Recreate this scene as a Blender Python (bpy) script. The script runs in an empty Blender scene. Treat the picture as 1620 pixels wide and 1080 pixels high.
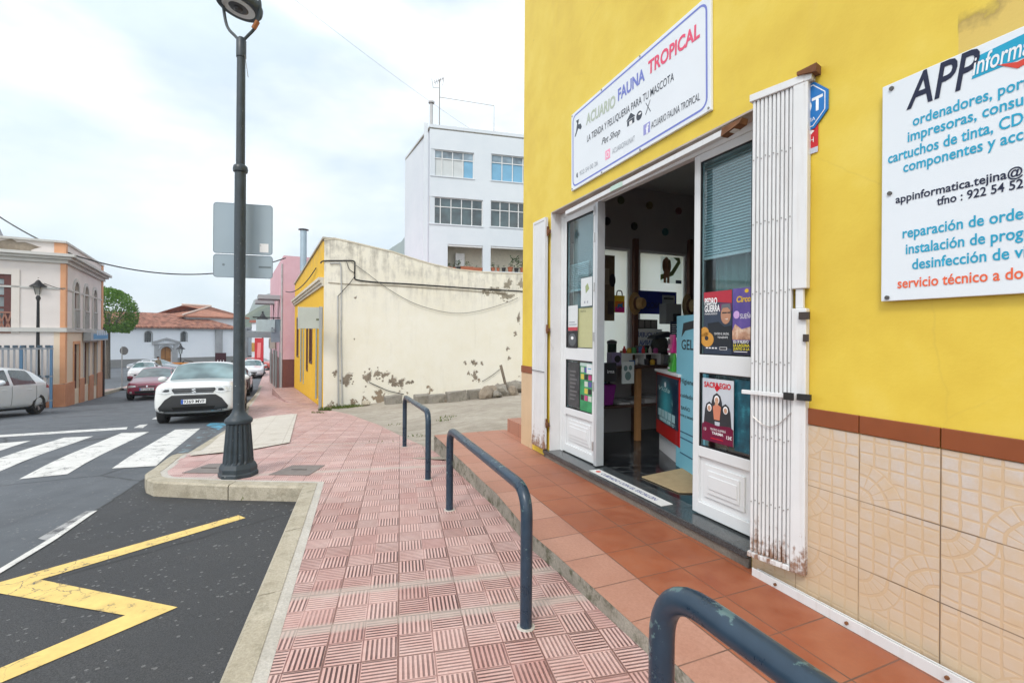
import bpy, bmesh, math, random
from mathutils import Vector, Matrix
from mathutils.bvhtree import BVHTree
random.seed(7)
scene = bpy.context.scene
col = scene.collection
PI = math.pi

# ------------------------------------------------------------------ camera
F, X0, Y0, ROLL, CZ = 750.0, 810.0, 531.0, math.radians(.4), 1.5
cam_d = bpy.data.cameras.new('camera')
cam_d.sensor_width = 36.0
cam_d.lens = 36.0 * F / 1620.0
cam_d.shift_y = -(540.0 - Y0) / 1620.0
cam_d.clip_start = .05
cam_d.clip_end = 9000
cam = bpy.data.objects.new('camera', cam_d)
col.objects.link(cam)
cam.matrix_world = Matrix.Translation((0, 0, CZ)) @ Matrix.Rotation(math.radians(90), 4, 'X') @ Matrix.Rotation(ROLL, 4, 'Z')
scene.camera = cam

# ------------------------------------------------------------------ sky, sun, exposure
SUN_EL, SUN_AZ = math.radians(48), math.radians(202)   # azimuth clockwise from +Y
world = bpy.data.worlds.new('World')
scene.world = world
world.use_nodes = True
wt = world.node_tree
wt.nodes.clear()
def wn(t, **k):
    n = wt.nodes.new(t)
    for a, b in k.items(): setattr(n, a, b)
    return n
w_out = wn('ShaderNodeOutputWorld'); w_bg = wn('ShaderNodeBackground')
w_sky = wn('ShaderNodeTexSky', sky_type='NISHITA', sun_disc=False, sun_elevation=SUN_EL, sun_rotation=SUN_AZ)
w_sky.air_density = 1.0; w_sky.dust_density = 2.0
w_tc = wn('ShaderNodeTexCoord')
w_map = wn('ShaderNodeMapping'); w_map.inputs['Scale'].default_value = (1.1, 1.1, 2.6)
w_map.inputs['Location'].default_value = (.35, .1, .2)
w_no = wn('ShaderNodeTexNoise'); w_no.inputs['Scale'].default_value = 1.7; w_no.inputs['Detail'].default_value = 7; w_no.inputs['Roughness'].default_value = .55
w_r = wn('ShaderNodeValToRGB'); w_r.color_ramp.elements[0].position = .30; w_r.color_ramp.elements[1].position = .62
w_r.color_ramp.elements[0].color = (.48, .48, .48, 1)
w_no2 = wn('ShaderNodeTexNoise'); w_no2.inputs['Scale'].default_value = 3.2; w_no2.inputs['Detail'].default_value = 6
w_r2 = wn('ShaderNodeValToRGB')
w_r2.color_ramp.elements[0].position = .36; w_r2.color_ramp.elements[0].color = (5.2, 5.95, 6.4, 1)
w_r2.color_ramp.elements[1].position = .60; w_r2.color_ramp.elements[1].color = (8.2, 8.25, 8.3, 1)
w_mx = wn('ShaderNodeMixRGB')
L = wt.links.new
L(w_tc.outputs['Generated'], w_map.inputs['Vector']); L(w_map.outputs[0], w_no.inputs['Vector']); L(w_map.outputs[0], w_no2.inputs['Vector'])
L(w_no.outputs['Fac'], w_r.inputs[0]); L(w_no2.outputs['Fac'], w_r2.inputs[0])
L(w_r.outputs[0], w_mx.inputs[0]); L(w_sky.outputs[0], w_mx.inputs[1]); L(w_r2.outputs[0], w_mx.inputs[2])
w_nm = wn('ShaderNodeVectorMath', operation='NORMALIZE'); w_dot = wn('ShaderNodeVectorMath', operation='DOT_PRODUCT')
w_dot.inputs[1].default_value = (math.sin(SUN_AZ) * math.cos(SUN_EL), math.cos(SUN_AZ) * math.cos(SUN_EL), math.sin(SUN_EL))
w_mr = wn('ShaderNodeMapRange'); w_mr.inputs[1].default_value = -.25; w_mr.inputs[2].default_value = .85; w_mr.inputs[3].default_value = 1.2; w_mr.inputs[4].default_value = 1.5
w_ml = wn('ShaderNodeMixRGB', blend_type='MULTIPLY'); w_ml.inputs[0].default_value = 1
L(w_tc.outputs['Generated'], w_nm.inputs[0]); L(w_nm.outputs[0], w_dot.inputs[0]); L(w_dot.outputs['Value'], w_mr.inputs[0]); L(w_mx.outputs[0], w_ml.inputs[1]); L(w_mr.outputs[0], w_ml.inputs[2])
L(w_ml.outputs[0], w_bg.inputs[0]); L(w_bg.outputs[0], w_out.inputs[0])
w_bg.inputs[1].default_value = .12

sun_d = bpy.data.lights.new('sun', 'SUN'); sun_d.energy = 1.4; sun_d.angle = math.radians(14); sun_d.color = (1, .96, .9)
sun = bpy.data.objects.new('sun', sun_d); col.objects.link(sun)
sdir = Vector((math.sin(SUN_AZ) * math.cos(SUN_EL), math.cos(SUN_AZ) * math.cos(SUN_EL), math.sin(SUN_EL)))
sun.rotation_euler = sdir.to_track_quat('Z', 'Y').to_euler()
scene.view_settings.view_transform = 'Standard'
scene.view_settings.look = 'None'
scene.view_settings.exposure = .36
scene.view_settings.gamma = 1
scene.cycles.max_bounces = 8
scene.cycles.transparent_max_bounces = 12
scene.cycles.sample_clamp_indirect = 6
scene.cycles.volume_bounces = 2

# ------------------------------------------------------------------ measuring helpers (pixel of the photo -> real place)
def ray(px, py):
    xc = (px - X0) / F; yc = -(py - Y0) / F
    return xc * math.cos(ROLL) - yc * math.sin(ROLL), xc * math.sin(ROLL) + yc * math.cos(ROLL)
def at(px, py, Y):
    rx, rz = ray(px, py)
    return Vector((rx * Y, Y, CZ + rz * Y))
def sstep(t):
    t = max(0., min(1., t)); return t * t * (3 - 2 * t)
def slope(y): return .02 + .066 * sstep((y - 5.3) / 2.2) - .026 * sstep((y - 14) / 2) - .042 * sstep((y - 22) / 4)
_tab = [0.0]
for _i in range(1, 4001): _tab.append(_tab[-1] - slope(_i * .05 - .025) * .05)
def prof(y):
    if y <= 0: return -.02 * y
    i = y / .05
    if i >= 4000: return _tab[-1]
    k = int(i); return _tab[k] + (_tab[k + 1] - _tab[k]) * (i - k)
def cross(x): return -min(.4, .02 * max(0., -x - 8))
def S0(x, y): return .04 + prof(y) + cross(x)
def R0(x, y): return S0(x, y) - .15
def gp(px, py, fn, y0=.6, y1=150.):
    rx, rz = ray(px, py)
    f = lambda y: CZ + rz * y - fn(rx * y, y)
    a = y0; b = None; y = y0
    while y < y1:
        y2 = y + .25
        if f(y) >= 0 and f(y2) < 0: a, b = y, y2; break
        y = y2
    if b is None: return Vector((rx * y1, y1, fn(rx * y1, y1)))
    for _ in range(40):
        m = (a + b) / 2
        if f(m) >= 0: a = m
        else: b = m
    return Vector((rx * a, a, fn(rx * a, a)))
# shop wall frame: s along the wall towards the viewer, k into the building
WC = Vector((.136, 6.16, 0)); WA = math.atan2(-1, .417)
WD = Vector((math.cos(WA), math.sin(WA), 0)); WI = Vector((-math.sin(WA), math.cos(WA), 0))
def wp(px, py, k=0.):
    rx, rz = ray(px, py)
    Y = (k + WC.x * WI.x + WC.y * WI.y) / (rx * WI.x + WI.y)
    X = rx * Y
    return (X - WC.x) * WD.x + (Y - WC.y) * WD.y, CZ + rz * Y
def w2(s, k, z=0.): return Vector((WC.x + s * WD.x + k * WI.x, WC.y + s * WD.y + k * WI.y, z))

# ------------------------------------------------------------------ node helper and materials
class NT:
    def __init__(self, name):
        self.m = bpy.data.materials.new(name); self.m.use_nodes = True
        self.t = self.m.node_tree; self.t.nodes.clear()
        self.out = self.t.nodes.new('ShaderNodeOutputMaterial')
        self.b = self.t.nodes.new('ShaderNodeBsdfPrincipled')
        self.t.links.new(self.b.outputs[0], self.out.inputs[0])
    def n(self, t, **k):
        n = self.t.nodes.new(t)
        for a, b in k.items(): setattr(n, a, b)
        return n
    def put(self, sock, v):
        if isinstance(v, bpy.types.NodeSocket): self.t.links.new(v, sock)
        elif isinstance(v, (tuple, list)) and len(v) == 3 and sock.type == 'RGBA': sock.default_value = (*v, 1)
        else: sock.default_value = v
    def mt(self, op, a, b=None, c=None):
        n = self.n('ShaderNodeMath', operation=op)
        self.put(n.inputs[0], a)
        if b is not None: self.put(n.inputs[1], b)
        if c is not None: self.put(n.inputs[2], c)
        return n.outputs[0]
    def xyz(self, kind='Object'):
        c = self.n('ShaderNodeTexCoord'); s = self.n('ShaderNodeSeparateXYZ')
        self.t.links.new(c.outputs[kind], s.inputs[0]); return c.outputs[kind], s.outputs
    def vec(self, x, y, z=0.):
        n = self.n('ShaderNodeCombineXYZ')
        self.put(n.inputs[0], x); self.put(n.inputs[1], y); self.put(n.inputs[2], z); return n.outputs[0]
    def noise(self, v, scale, detail=5, rough=.55, out='Fac'):
        n = self.n('ShaderNodeTexNoise'); self.put(n.inputs['Vector'], v)
        n.inputs['Scale'].default_value = scale; n.inputs['Detail'].default_value = detail; n.inputs['Roughness'].default_value = rough
        return n.outputs[out]
    def scl(self, v, s):
        n = self.n('ShaderNodeMapping'); self.put(n.inputs['Vector'], v); n.inputs['Scale'].default_value = s; return n.outputs[0]
    def wnoise(self, v):
        n = self.n('ShaderNodeTexWhiteNoise'); self.put(n.inputs['Vector'], v); return n.outputs['Value']
    def ramp(self, f, stops):
        n = self.n('ShaderNodeValToRGB'); e = n.color_ramp.elements
        while len(e) < len(stops): e.new(.5)
        for q, (p, c) in zip(e, stops):
            q.position = p; q.color = (*c, 1) if isinstance(c, (tuple, list)) else (c, c, c, 1)
        self.put(n.inputs[0], f); return n.outputs[0]
    def rng(self, f, a, b, c=0., d=1.):
        n = self.n('ShaderNodeMapRange'); self.put(n.inputs[0], f)
        for i, v in enumerate((a, b, c, d)): self.put(n.inputs[i + 1], v)
        return n.outputs[0]
    def mix(self, f, a, b, mode='MIX'):
        n = self.n('ShaderNodeMixRGB', blend_type=mode)
        self.put(n.inputs[0], f); self.put(n.inputs[1], a); self.put(n.inputs[2], b); return n.outputs[0]
    def bump(self, h, s=.3, d=.01):
        n = self.n('ShaderNodeBump'); n.inputs['Strength'].default_value = s; n.inputs['Distance'].default_value = d
        self.put(n.inputs['Height'], h); self.t.links.new(n.outputs[0], self.b.inputs['Normal'])
    def fin(self, color, rough=.6, metal=0., spec=None):
        self.put(self.b.inputs['Base Color'], color); self.put(self.b.inputs['Roughness'], rough); self.put(self.b.inputs['Metallic'], metal)
        if spec is not None: self.put(self.b.inputs['Specular IOR Level'], spec)
        return self.m
_mc = {}
def mat(name, c, rough=.6, metal=0., var=.12, scale=6., bump=.0, dirt=0., dirtc=(.12, .09, .06), spec=None, coat=0.):
    """a painted or plain surface: tone varied by two noises, optional blotchy dirt"""
    if name in _mc: return _mc[name]
    t = NT(name); v, o = t.xyz()
    n1 = t.noise(v, scale, 6); n2 = t.noise(v, scale * .17, 3)
    f = t.mt('ADD', t.mt('MULTIPLY', n1, .6), t.mt('MULTIPLY', n2, .4))
    lo = tuple(max(0, x * (1 - var)) for x in c); hi = tuple(min(1, x * (1 + var)) for x in c)
    cc = t.ramp(f, [(.3, lo), (.7, hi)])
    if dirt:
        d = t.rng(t.noise(t.scl(v, (1, 1, .35)), scale * .9, 8, .7), .62 - dirt * .2, .74 - dirt * .1)
        cc = t.mix(t.mt('MULTIPLY', d, .85), cc, dirtc)
    if bump: t.bump(t.noise(v, scale * 5, 6, .65), bump, .01)
    t.fin(cc, rough, metal, spec)
    if coat: t.b.inputs['Coat Weight'].default_value = coat; t.b.inputs['Coat Roughness'].default_value = .04
    _mc[name] = t.m
    return t.m
def flat(name, c, rough=.5, spec=.3): return mat(name, c, rough, 0, .06, 20., spec=spec)
def thin_glass(name, tint=(.85, .92, .92), refl=.10, rough=.01):
    t = NT(name)
    tr = t.n('ShaderNodeBsdfTransparent'); tr.inputs[0].default_value = (*tint, 1)
    gl = t.n('ShaderNodeBsdfGlossy'); gl.inputs['Roughness'].default_value = rough
    lw = t.n('ShaderNodeLayerWeight'); lw.inputs[0].default_value = .5
    mx = t.n('ShaderNodeMixShader')
    t.put(mx.inputs[0], t.mt('MINIMUM', t.mt('ADD', t.mt('MULTIPLY', t.mt('POWER', lw.outputs['Facing'], 4.), .9), refl), 1.))
    t.t.links.new(tr.outputs[0], mx.inputs[1]); t.t.links.new(gl.outputs[0], mx.inputs[2]); t.t.links.new(mx.outputs[0], t.out.inputs[0])
    return t.m
def dark_glass(name, c=(.03, .05, .06), rough=.05):
    t = NT(name); v, o = t.xyz()
    return t.fin(t.ramp(t.noise(v, 1.3, 2), [(.35, tuple(x * .5 for x in c)), (.7, tuple(min(1, x * 1.7) for x in c))]), rough, 0, .9)

# ------------------------------------------------------------------ mesh builder
class MB:
    def __init__(self): self.v = []; self.f = []; self.mi = []; self.M = Matrix.Identity(4); self.k = 0
    def add(self, vs, fs):
        n = len(self.v)
        self.v += [tuple(self.M @ Vector(p)) for p in vs]
        self.f += [tuple(i + n for i in f) for f in fs]; self.mi += [self.k] * len(fs); return self
    def box(self, x0, x1, y0, y1, z0, z1):
        return self.add([(x0, y0, z0), (x1, y0, z0), (x1, y1, z0), (x0, y1, z0), (x0, y0, z1), (x1, y0, z1), (x1, y1, z1), (x0, y1, z1)],
                 [(0, 3, 2, 1), (4, 5, 6, 7), (0, 1, 5, 4), (1, 2, 6, 5), (2, 3, 7, 6), (3, 0, 4, 7)])
    def quad(self, a, b, c, d): return self.add([a, b, c, d], [(0, 1, 2, 3)])
    def hexa(self, bot, top):  # two quads of 4 points, counter-clockwise seen from the top
        return self.add(list(bot) + list(top), [(0, 3, 2, 1), (4, 5, 6, 7), (0, 1, 5, 4), (1, 2, 6, 5), (2, 3, 7, 6), (3, 0, 4, 7)])
    def prism(self, poly, a, b, axis='z'):
        n = len(poly)
        m = {'z': lambda p, h: (p[0], p[1], h), 'y': lambda p, h: (p[0], h, p[1]), 'x': lambda p, h: (h, p[0], p[1])}[axis]
        vs = [m(p, a) for p in poly] + [m(p, b) for p in poly]
        fs = [tuple(range(n))[::-1], tuple(range(n, 2 * n))] + [(i, (i + 1) % n, (i + 1) % n + n, i + n) for i in range(n)]
        return self.add(vs, fs)
    def lathe(self, prof_, n=16, c=(0, 0, 0), cap=True, phase=0.):
        vs = []; fs = []
        for r, z in prof_:
            for i in range(n):
                a = 2 * PI * i / n + phase; vs.append((c[0] + r * math.cos(a), c[1] + r * math.sin(a), c[2] + z))
        for j in range(len(prof_) - 1):
            for i in range(n): fs.append((j * n + i, j * n + (i + 1) % n, (j + 1) * n + (i + 1) % n, (j + 1) * n + i))
        if cap: fs.append(tuple(range(n))[::-1]); fs.append(tuple((len(prof_) - 1) * n + i for i in range(n)))
        return self.add(vs, fs)
    def tube(self, pts, r, n=8, cap=True):
        pts = [Vector(p) for p in pts]; vs = []; fs = []; m = len(pts)
        up = None
        for i, p in enumerate(pts):
            d = (pts[min(i + 1, m - 1)] - pts[max(i - 1, 0)]).normalized()
            if up is None: up = d.orthogonal().normalized()
            up = (up - d * up.dot(d)).normalized(); sd = d.cross(up)
            rr = r[i] if isinstance(r, (list, tuple)) else r
            for k in range(n):
                a = 2 * PI * k / n; vs.append(p + (up * math.cos(a) + sd * math.sin(a)) * rr)
        for i in range(m - 1):
            for k in range(n): fs.append((i * n + k, i * n + (k + 1) % n, (i + 1) * n + (k + 1) % n, (i + 1) * n + k))
        if cap: fs.append(tuple(range(n))[::-1]); fs.append(tuple((m - 1) * n + k for k in range(n)))
        return self.add(vs, fs)
    def ball(self, c, r, seg=12, ring=8, s=(1, 1, 1)):
        vs = []; fs = []
        for j in range(ring + 1):
            t = PI * j / ring
            for i in range(seg):
                a = 2 * PI * i / seg
                vs.append((c[0] + r * s[0] * math.sin(t) * math.cos(a), c[1] + r * s[1] * math.sin(t) * math.sin(a), c[2] + r * s[2] * math.cos(t)))
        for j in range(ring):
            for i in range(seg): fs.append((j * seg + i, (j + 1) * seg + i, (j + 1) * seg + (i + 1) % seg, j * seg + (i + 1) % seg))
        return self.add(vs, fs)
    def disc(self, c, r, n=20, axis='y', depth=0.004, ry=None):
        ry = ry or r
        return self.prism([(c[0] + r * math.cos(2 * PI * i / n), c[2 if axis == 'y' else 1] + ry * math.sin(2 * PI * i / n)) for i in range(n)], c[1 if axis == 'y' else 2] - depth, c[1 if axis == 'y' else 2], axis)
    def build(self, name, m, parent=None, smooth=False, bevel=0., seg=2, fixn=True):
        me = bpy.data.meshes.new(name); me.from_pydata(self.v, [], self.f)
        ms = m if isinstance(m, (list, tuple)) else [m]
        for q in ms: me.materials.append(q)
        for p, i in zip(me.polygons, self.mi): p.material_index = i
        bm = bmesh.new(); bm.from_mesh(me)
        if fixn: bmesh.ops.remove_doubles(bm, verts=bm.verts, dist=1e-5); bmesh.ops.recalc_face_normals(bm, faces=bm.faces)
        if smooth:
            for f in bm.faces: f.smooth = True
            for e in bm.edges:
                if len(e.link_faces) == 2 and e.calc_face_angle(0) > math.radians(38): e.smooth = False
        bm.to_mesh(me); bm.free()
        o = bpy.data.objects.new(name, me); col.objects.link(o)
        if parent: o.parent = parent
        if bevel:
            b = o.modifiers.new('bevel', 'BEVEL'); b.width = bevel; b.segments = seg; b.limit_method = 'ANGLE'; b.angle_limit = math.radians(40)
        return o
def _each(self, name, m, parent=None, **k):
    """one object for every loose piece of the mesh"""
    par = list(range(len(self.v)))
    def fd(i):
        while par[i] != i: par[i] = par[par[i]]; i = par[i]
        return i
    for f in self.f:
        for a in f[1:]: par[fd(a)] = fd(f[0])
    grp = {}
    for f in self.f: grp.setdefault(fd(f[0]), []).append(f)
    out = []
    for fs in grp.values():
        ids = sorted({i for f in fs for i in f}); mp = {a: b for b, a in enumerate(ids)}
        q = MB(); q.add([self.v[i] for i in ids], [tuple(mp[i] for i in f) for f in fs]); out.append(q.build(name, m, parent, **k))
    return out
MB.build_each = _each
def tag(o, label=None, cat=None, group=None, kind=None):
    for k, v in (('label', label), ('category', cat), ('group', group), ('kind', kind)):
        if v: o[k] = v
    return o
def thing(name, label, cat, loc=(0, 0, 0), rz=0., group=None):
    o = bpy.data.objects.new(name, None); col.objects.link(o); o.empty_display_size = .2
    o.location = loc; o.rotation_euler = (0, 0, rz)
    return tag(o, label, cat, group)
def copy_tree(o, parent=None):
    c = o.copy(); col.objects.link(c); c.parent = parent
    for ch in list(o.children): copy_tree(ch, c)
    return c
def text_mesh(body, offset=0., shear=0., extrude=.0008, spacing=1.):
    cu = bpy.data.curves.new('lettering', 'FONT'); cu.body = body; cu.size = 1; cu.offset = offset; cu.shear = shear; cu.resolution_u = 3
    cu.space_character = spacing
    ob = bpy.data.objects.new('lettering', cu)
    col.objects.link(ob)
    dg = bpy.context.evaluated_depsgraph_get()
    me = bpy.data.meshes.new_from_object(ob.evaluated_get(dg))
    bpy.data.objects.remove(ob); bpy.data.curves.remove(cu)
    return me
def text_w(body, **k):
    me = text_mesh(body, **k); x = [v.co.x for v in me.vertices]; y = [v.co.y for v in me.vertices]
    r = (min(x), max(x), min(y), max(y)); bpy.data.meshes.remove(me); return r
def text(body, x, z, h, parent, m, width=None, y=-.002, fit=None, ang=0., name='lettering', mirror=False, **k):
    """lettering lying in the local xz plane, facing -y. h = cap height; width fits the whole text or its first part «fit»"""
    me = text_mesh(body, **k)
    xs = [v.co.x for v in me.vertices]
    if not xs: return None
    x0 = min(xs); sy = h / .72
    w = (text_w(fit, **k)[1] - x0) if fit else max(xs) - x0
    sx = width / w if width else sy
    ca, sa = math.cos(ang), math.sin(ang)
    for v in me.vertices:
        a, b = (v.co.x - x0) * sx, v.co.y * sy
        if mirror: a = -a
        v.co = (a * ca - b * sa, 0, a * sa + b * ca)
    if mirror: me.flip_normals()
    me.materials.clear(); me.materials.append(m)
    o = bpy.data.objects.new(name, me); col.objects.link(o); o.parent = parent; o.location = (x, y, z)
    return o
def sheet(name, poly, zf, step, m, M=None, kind='structure', lift=0., parent=None):
    """a ground sheet: polygon cut on a grid and laid on the height function"""
    bm = bmesh.new()
    f = bm.faces.new([bm.verts.new((p[0], p[1], 0)) for p in poly])
    xs = [p[0] for p in poly]; ys = [p[1] for p in poly]
    def cuts(a, b, ax):
        n = int((b - a) / step)
        for i in range(1, n + 1):
            co = Vector((0, 0, 0)); co[ax] = a + i * step
            no = Vector((0, 0, 0)); no[ax] = 1
            bmesh.ops.bisect_plane(bm, geom=bm.verts[:] + bm.edges[:] + bm.faces[:], plane_co=co, plane_no=no)
    cuts(min(xs), max(xs), 0); cuts(min(ys), max(ys), 1)
    for v in bm.verts: v.co.z = zf(v.co.x, v.co.y) + lift
    bmesh.ops.triangulate(bm, faces=[q for q in bm.faces if len(q.verts) > 4])
    bmesh.ops.recalc_face_normals(bm, faces=bm.faces)
    if sum(q.normal.z for q in bm.faces) < 0: bmesh.ops.reverse_faces(bm, faces=bm.faces)
    for q in bm.faces: q.smooth = True
    me = bpy.data.meshes.new(name); bm.to_mesh(me); bm.free(); me.materials.append(m)
    o = bpy.data.objects.new(name, me); col.objects.link(o)
    if parent: o.parent = parent
    elif kind: o['kind'] = kind
    return o

# ------------------------------------------------------------------ ground
def seg_d(x, y, pts):
    best = 1e9
    for a, b in zip(pts, pts[1:]):
        vx, vy = b[0] - a[0], b[1] - a[1]
        t = max(0, min(1, ((x - a[0]) * vx + (y - a[1]) * vy) / (vx * vx + vy * vy + 1e-9)))
        best = min(best, math.hypot(x - a[0] - t * vx, y - a[1] - t * vy))
    return best
low = lambda x, y: R0(x, y) + .02
DROP = [gp(300, 714, low), gp(360, 677, low), gp(387, 648, low)]
def S(x, y):
    if not (3 < y < 15): return S0(x, y)
    return R0(x, y) + .15 * (.12 + .88 * sstep(seg_d(x, y, DROP) / 1.2))
k1 = gp(478, 770, S0); k0 = gp(345, 1080, S0)
kd = (k0 - k1) / (k0 - k1).length
K = [k0 + kd * 7, k0, k1, gp(360, 767.5, S0), gp(243, 762, S0), gp(231, 757, S0), gp(229, 749, S0), gp(240, 742, S0), DROP[0], DROP[1], DROP[2], gp(404, 622, S0), gp(411, 610, S0)]
KN = len(K)
K += [Vector((-14.2, 26.5, 0)), Vector((-21.4, 40.5, 0)), Vector((-25, 47, 0))]
T = lambda x, y: .06 + .008 * y
TE = [gp(*p, T) for p in ((687, 688), (716.5, 716), (788, 783), (840.7, 845.4), (922, 913), (1031, 1014), (1098.8, 1079))]
te_end = TE[-1] + (TE[-1] - TE[0]).normalized() * 6
GB = [gp(p, q, S0) for p, q in ((640, 692), (600, 672), (553, 655), (525, 649))]     # where the tiles end at the driveway
HC = gp(511, 645, S0)                                                                # corner of the old yellow house
HD = Vector((-.58, 1, 0)).normalized()
H1 = HC + HD * 8.7
plane_g = lambda x, y: .35 + .0763 * x - .049 * y
def G(x, y):
    t = sstep(seg_d(x, y, [TE[0]] + GB + [HC]) / 1.6)
    return (S(x, y) - .012) * (1 - t) + plane_g(x, y) * t

def asphalt():
    t = NT('asphalt'); v, o = t.xyz()
    big = t.noise(v, .35, 4); mid = t.noise(v, 3., 5); fine = t.noise(v, 130., 3, .7)
    c = t.ramp(t.mt('ADD', t.mt('MULTIPLY', big, .5), t.mt('MULTIPLY', mid, .5)), [(.34, (.040, .042, .046)), (.66, (.092, .095, .100))])
    c = t.mix(t.rng(fine, .36, .60, 0, .75), c, (.016, .016, .018))
    P0, P1 = gp(229, 758, R0), gp(0, 905, R0); nx, ny = -(P1.y - P0.y), (P1.x - P0.x)
    ln = t.mt('ADD', t.mt('ADD', t.mt('MULTIPLY', o[0], nx), t.mt('MULTIPLY', o[1], ny)), -(P0.x * nx + P0.y * ny))
    side = 1 if (-8 * nx + 3 * ny - (P0.x * nx + P0.y * ny)) > 0 else -1
    ln = t.mt('ADD', t.mt('MULTIPLY', ln, side / math.hypot(nx, ny)), t.mt('MULTIPLY', t.mt('SUBTRACT', mid, .5), .12))
    out = t.mt('MAXIMUM', t.rng(ln, -.01, .03), t.mt('GREATER_THAN', o[1], P0.y + .15))
    c = t.mix(out, c, t.mix(t.rng(t.mt('ADD', t.mt('MULTIPLY', big, .6), t.mt('MULTIPLY', fine, .4)), .35, .65), (.072, .081, .092), (.118, .130, .146)))
    c = t.mix(t.mt('MULTIPLY', t.rng(t.mt('ABSOLUTE', ln), .0, .02, 1, 0), t.mt('LESS_THAN', o[1], P0.y + .1)), c, (.02, .02, .02))
    tr = t.noise(t.scl(v, (1.2, .16, 1)), 1.1, 5, .6)
    c = t.mix(t.mt('MULTIPLY', t.rng(tr, .55, .72), .5), c, (.045, .046, .05))
    # pale worn stones and spots, mostly in the bay
    vo = t.n('ShaderNodeTexVoronoi'); t.put(vo.inputs['Vector'], v); vo.inputs['Scale'].default_value = 20
    sp = t.mt('MULTIPLY', t.mt('LESS_THAN', vo.outputs['Distance'], .20), t.mt('GREATER_THAN', t.noise(v, 7., 4), .50))
    c = t.mix(t.mt('MULTIPLY', sp, .55), c, (.22, .22, .22))
    vo2 = t.n('ShaderNodeTexVoronoi'); t.put(vo2.inputs['Vector'], t.scl(v, (1.6, 1, 1))); vo2.inputs['Scale'].default_value = 5
    sp2 = t.mt('MULTIPLY', t.mt('LESS_THAN', t.mt('ADD', vo2.outputs['Distance'], t.mt('MULTIPLY', mid, .12)), .17), t.mt('GREATER_THAN', t.noise(v, 1.7, 3), .52))
    c = t.mix(t.mt('MULTIPLY', sp2, .4), c, (.26, .26, .255))
    # cracks
    cr = t.n('ShaderNodeTexVoronoi', feature='DISTANCE_TO_EDGE'); cr.inputs['Scale'].default_value = .35
    wv = t.n('ShaderNodeMixRGB'); t.put(wv.inputs[0], .12); t.put(wv.inputs[1], v); t.put(wv.inputs[2], t.noise(v, 2.2, 5, .6, 'Color')); t.put(cr.inputs['Vector'], wv.outputs[0])
    c = t.mix(t.mt('MULTIPLY', t.rng(cr.outputs['Distance'], .0, .008, 1, 0), .7), c, (.012, .012, .012))
    t.bump(fine, .55, .006)
    return t.fin(c, t.rng(mid, .3, .7, .62, .85))
M_asph = asphalt()

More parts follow.
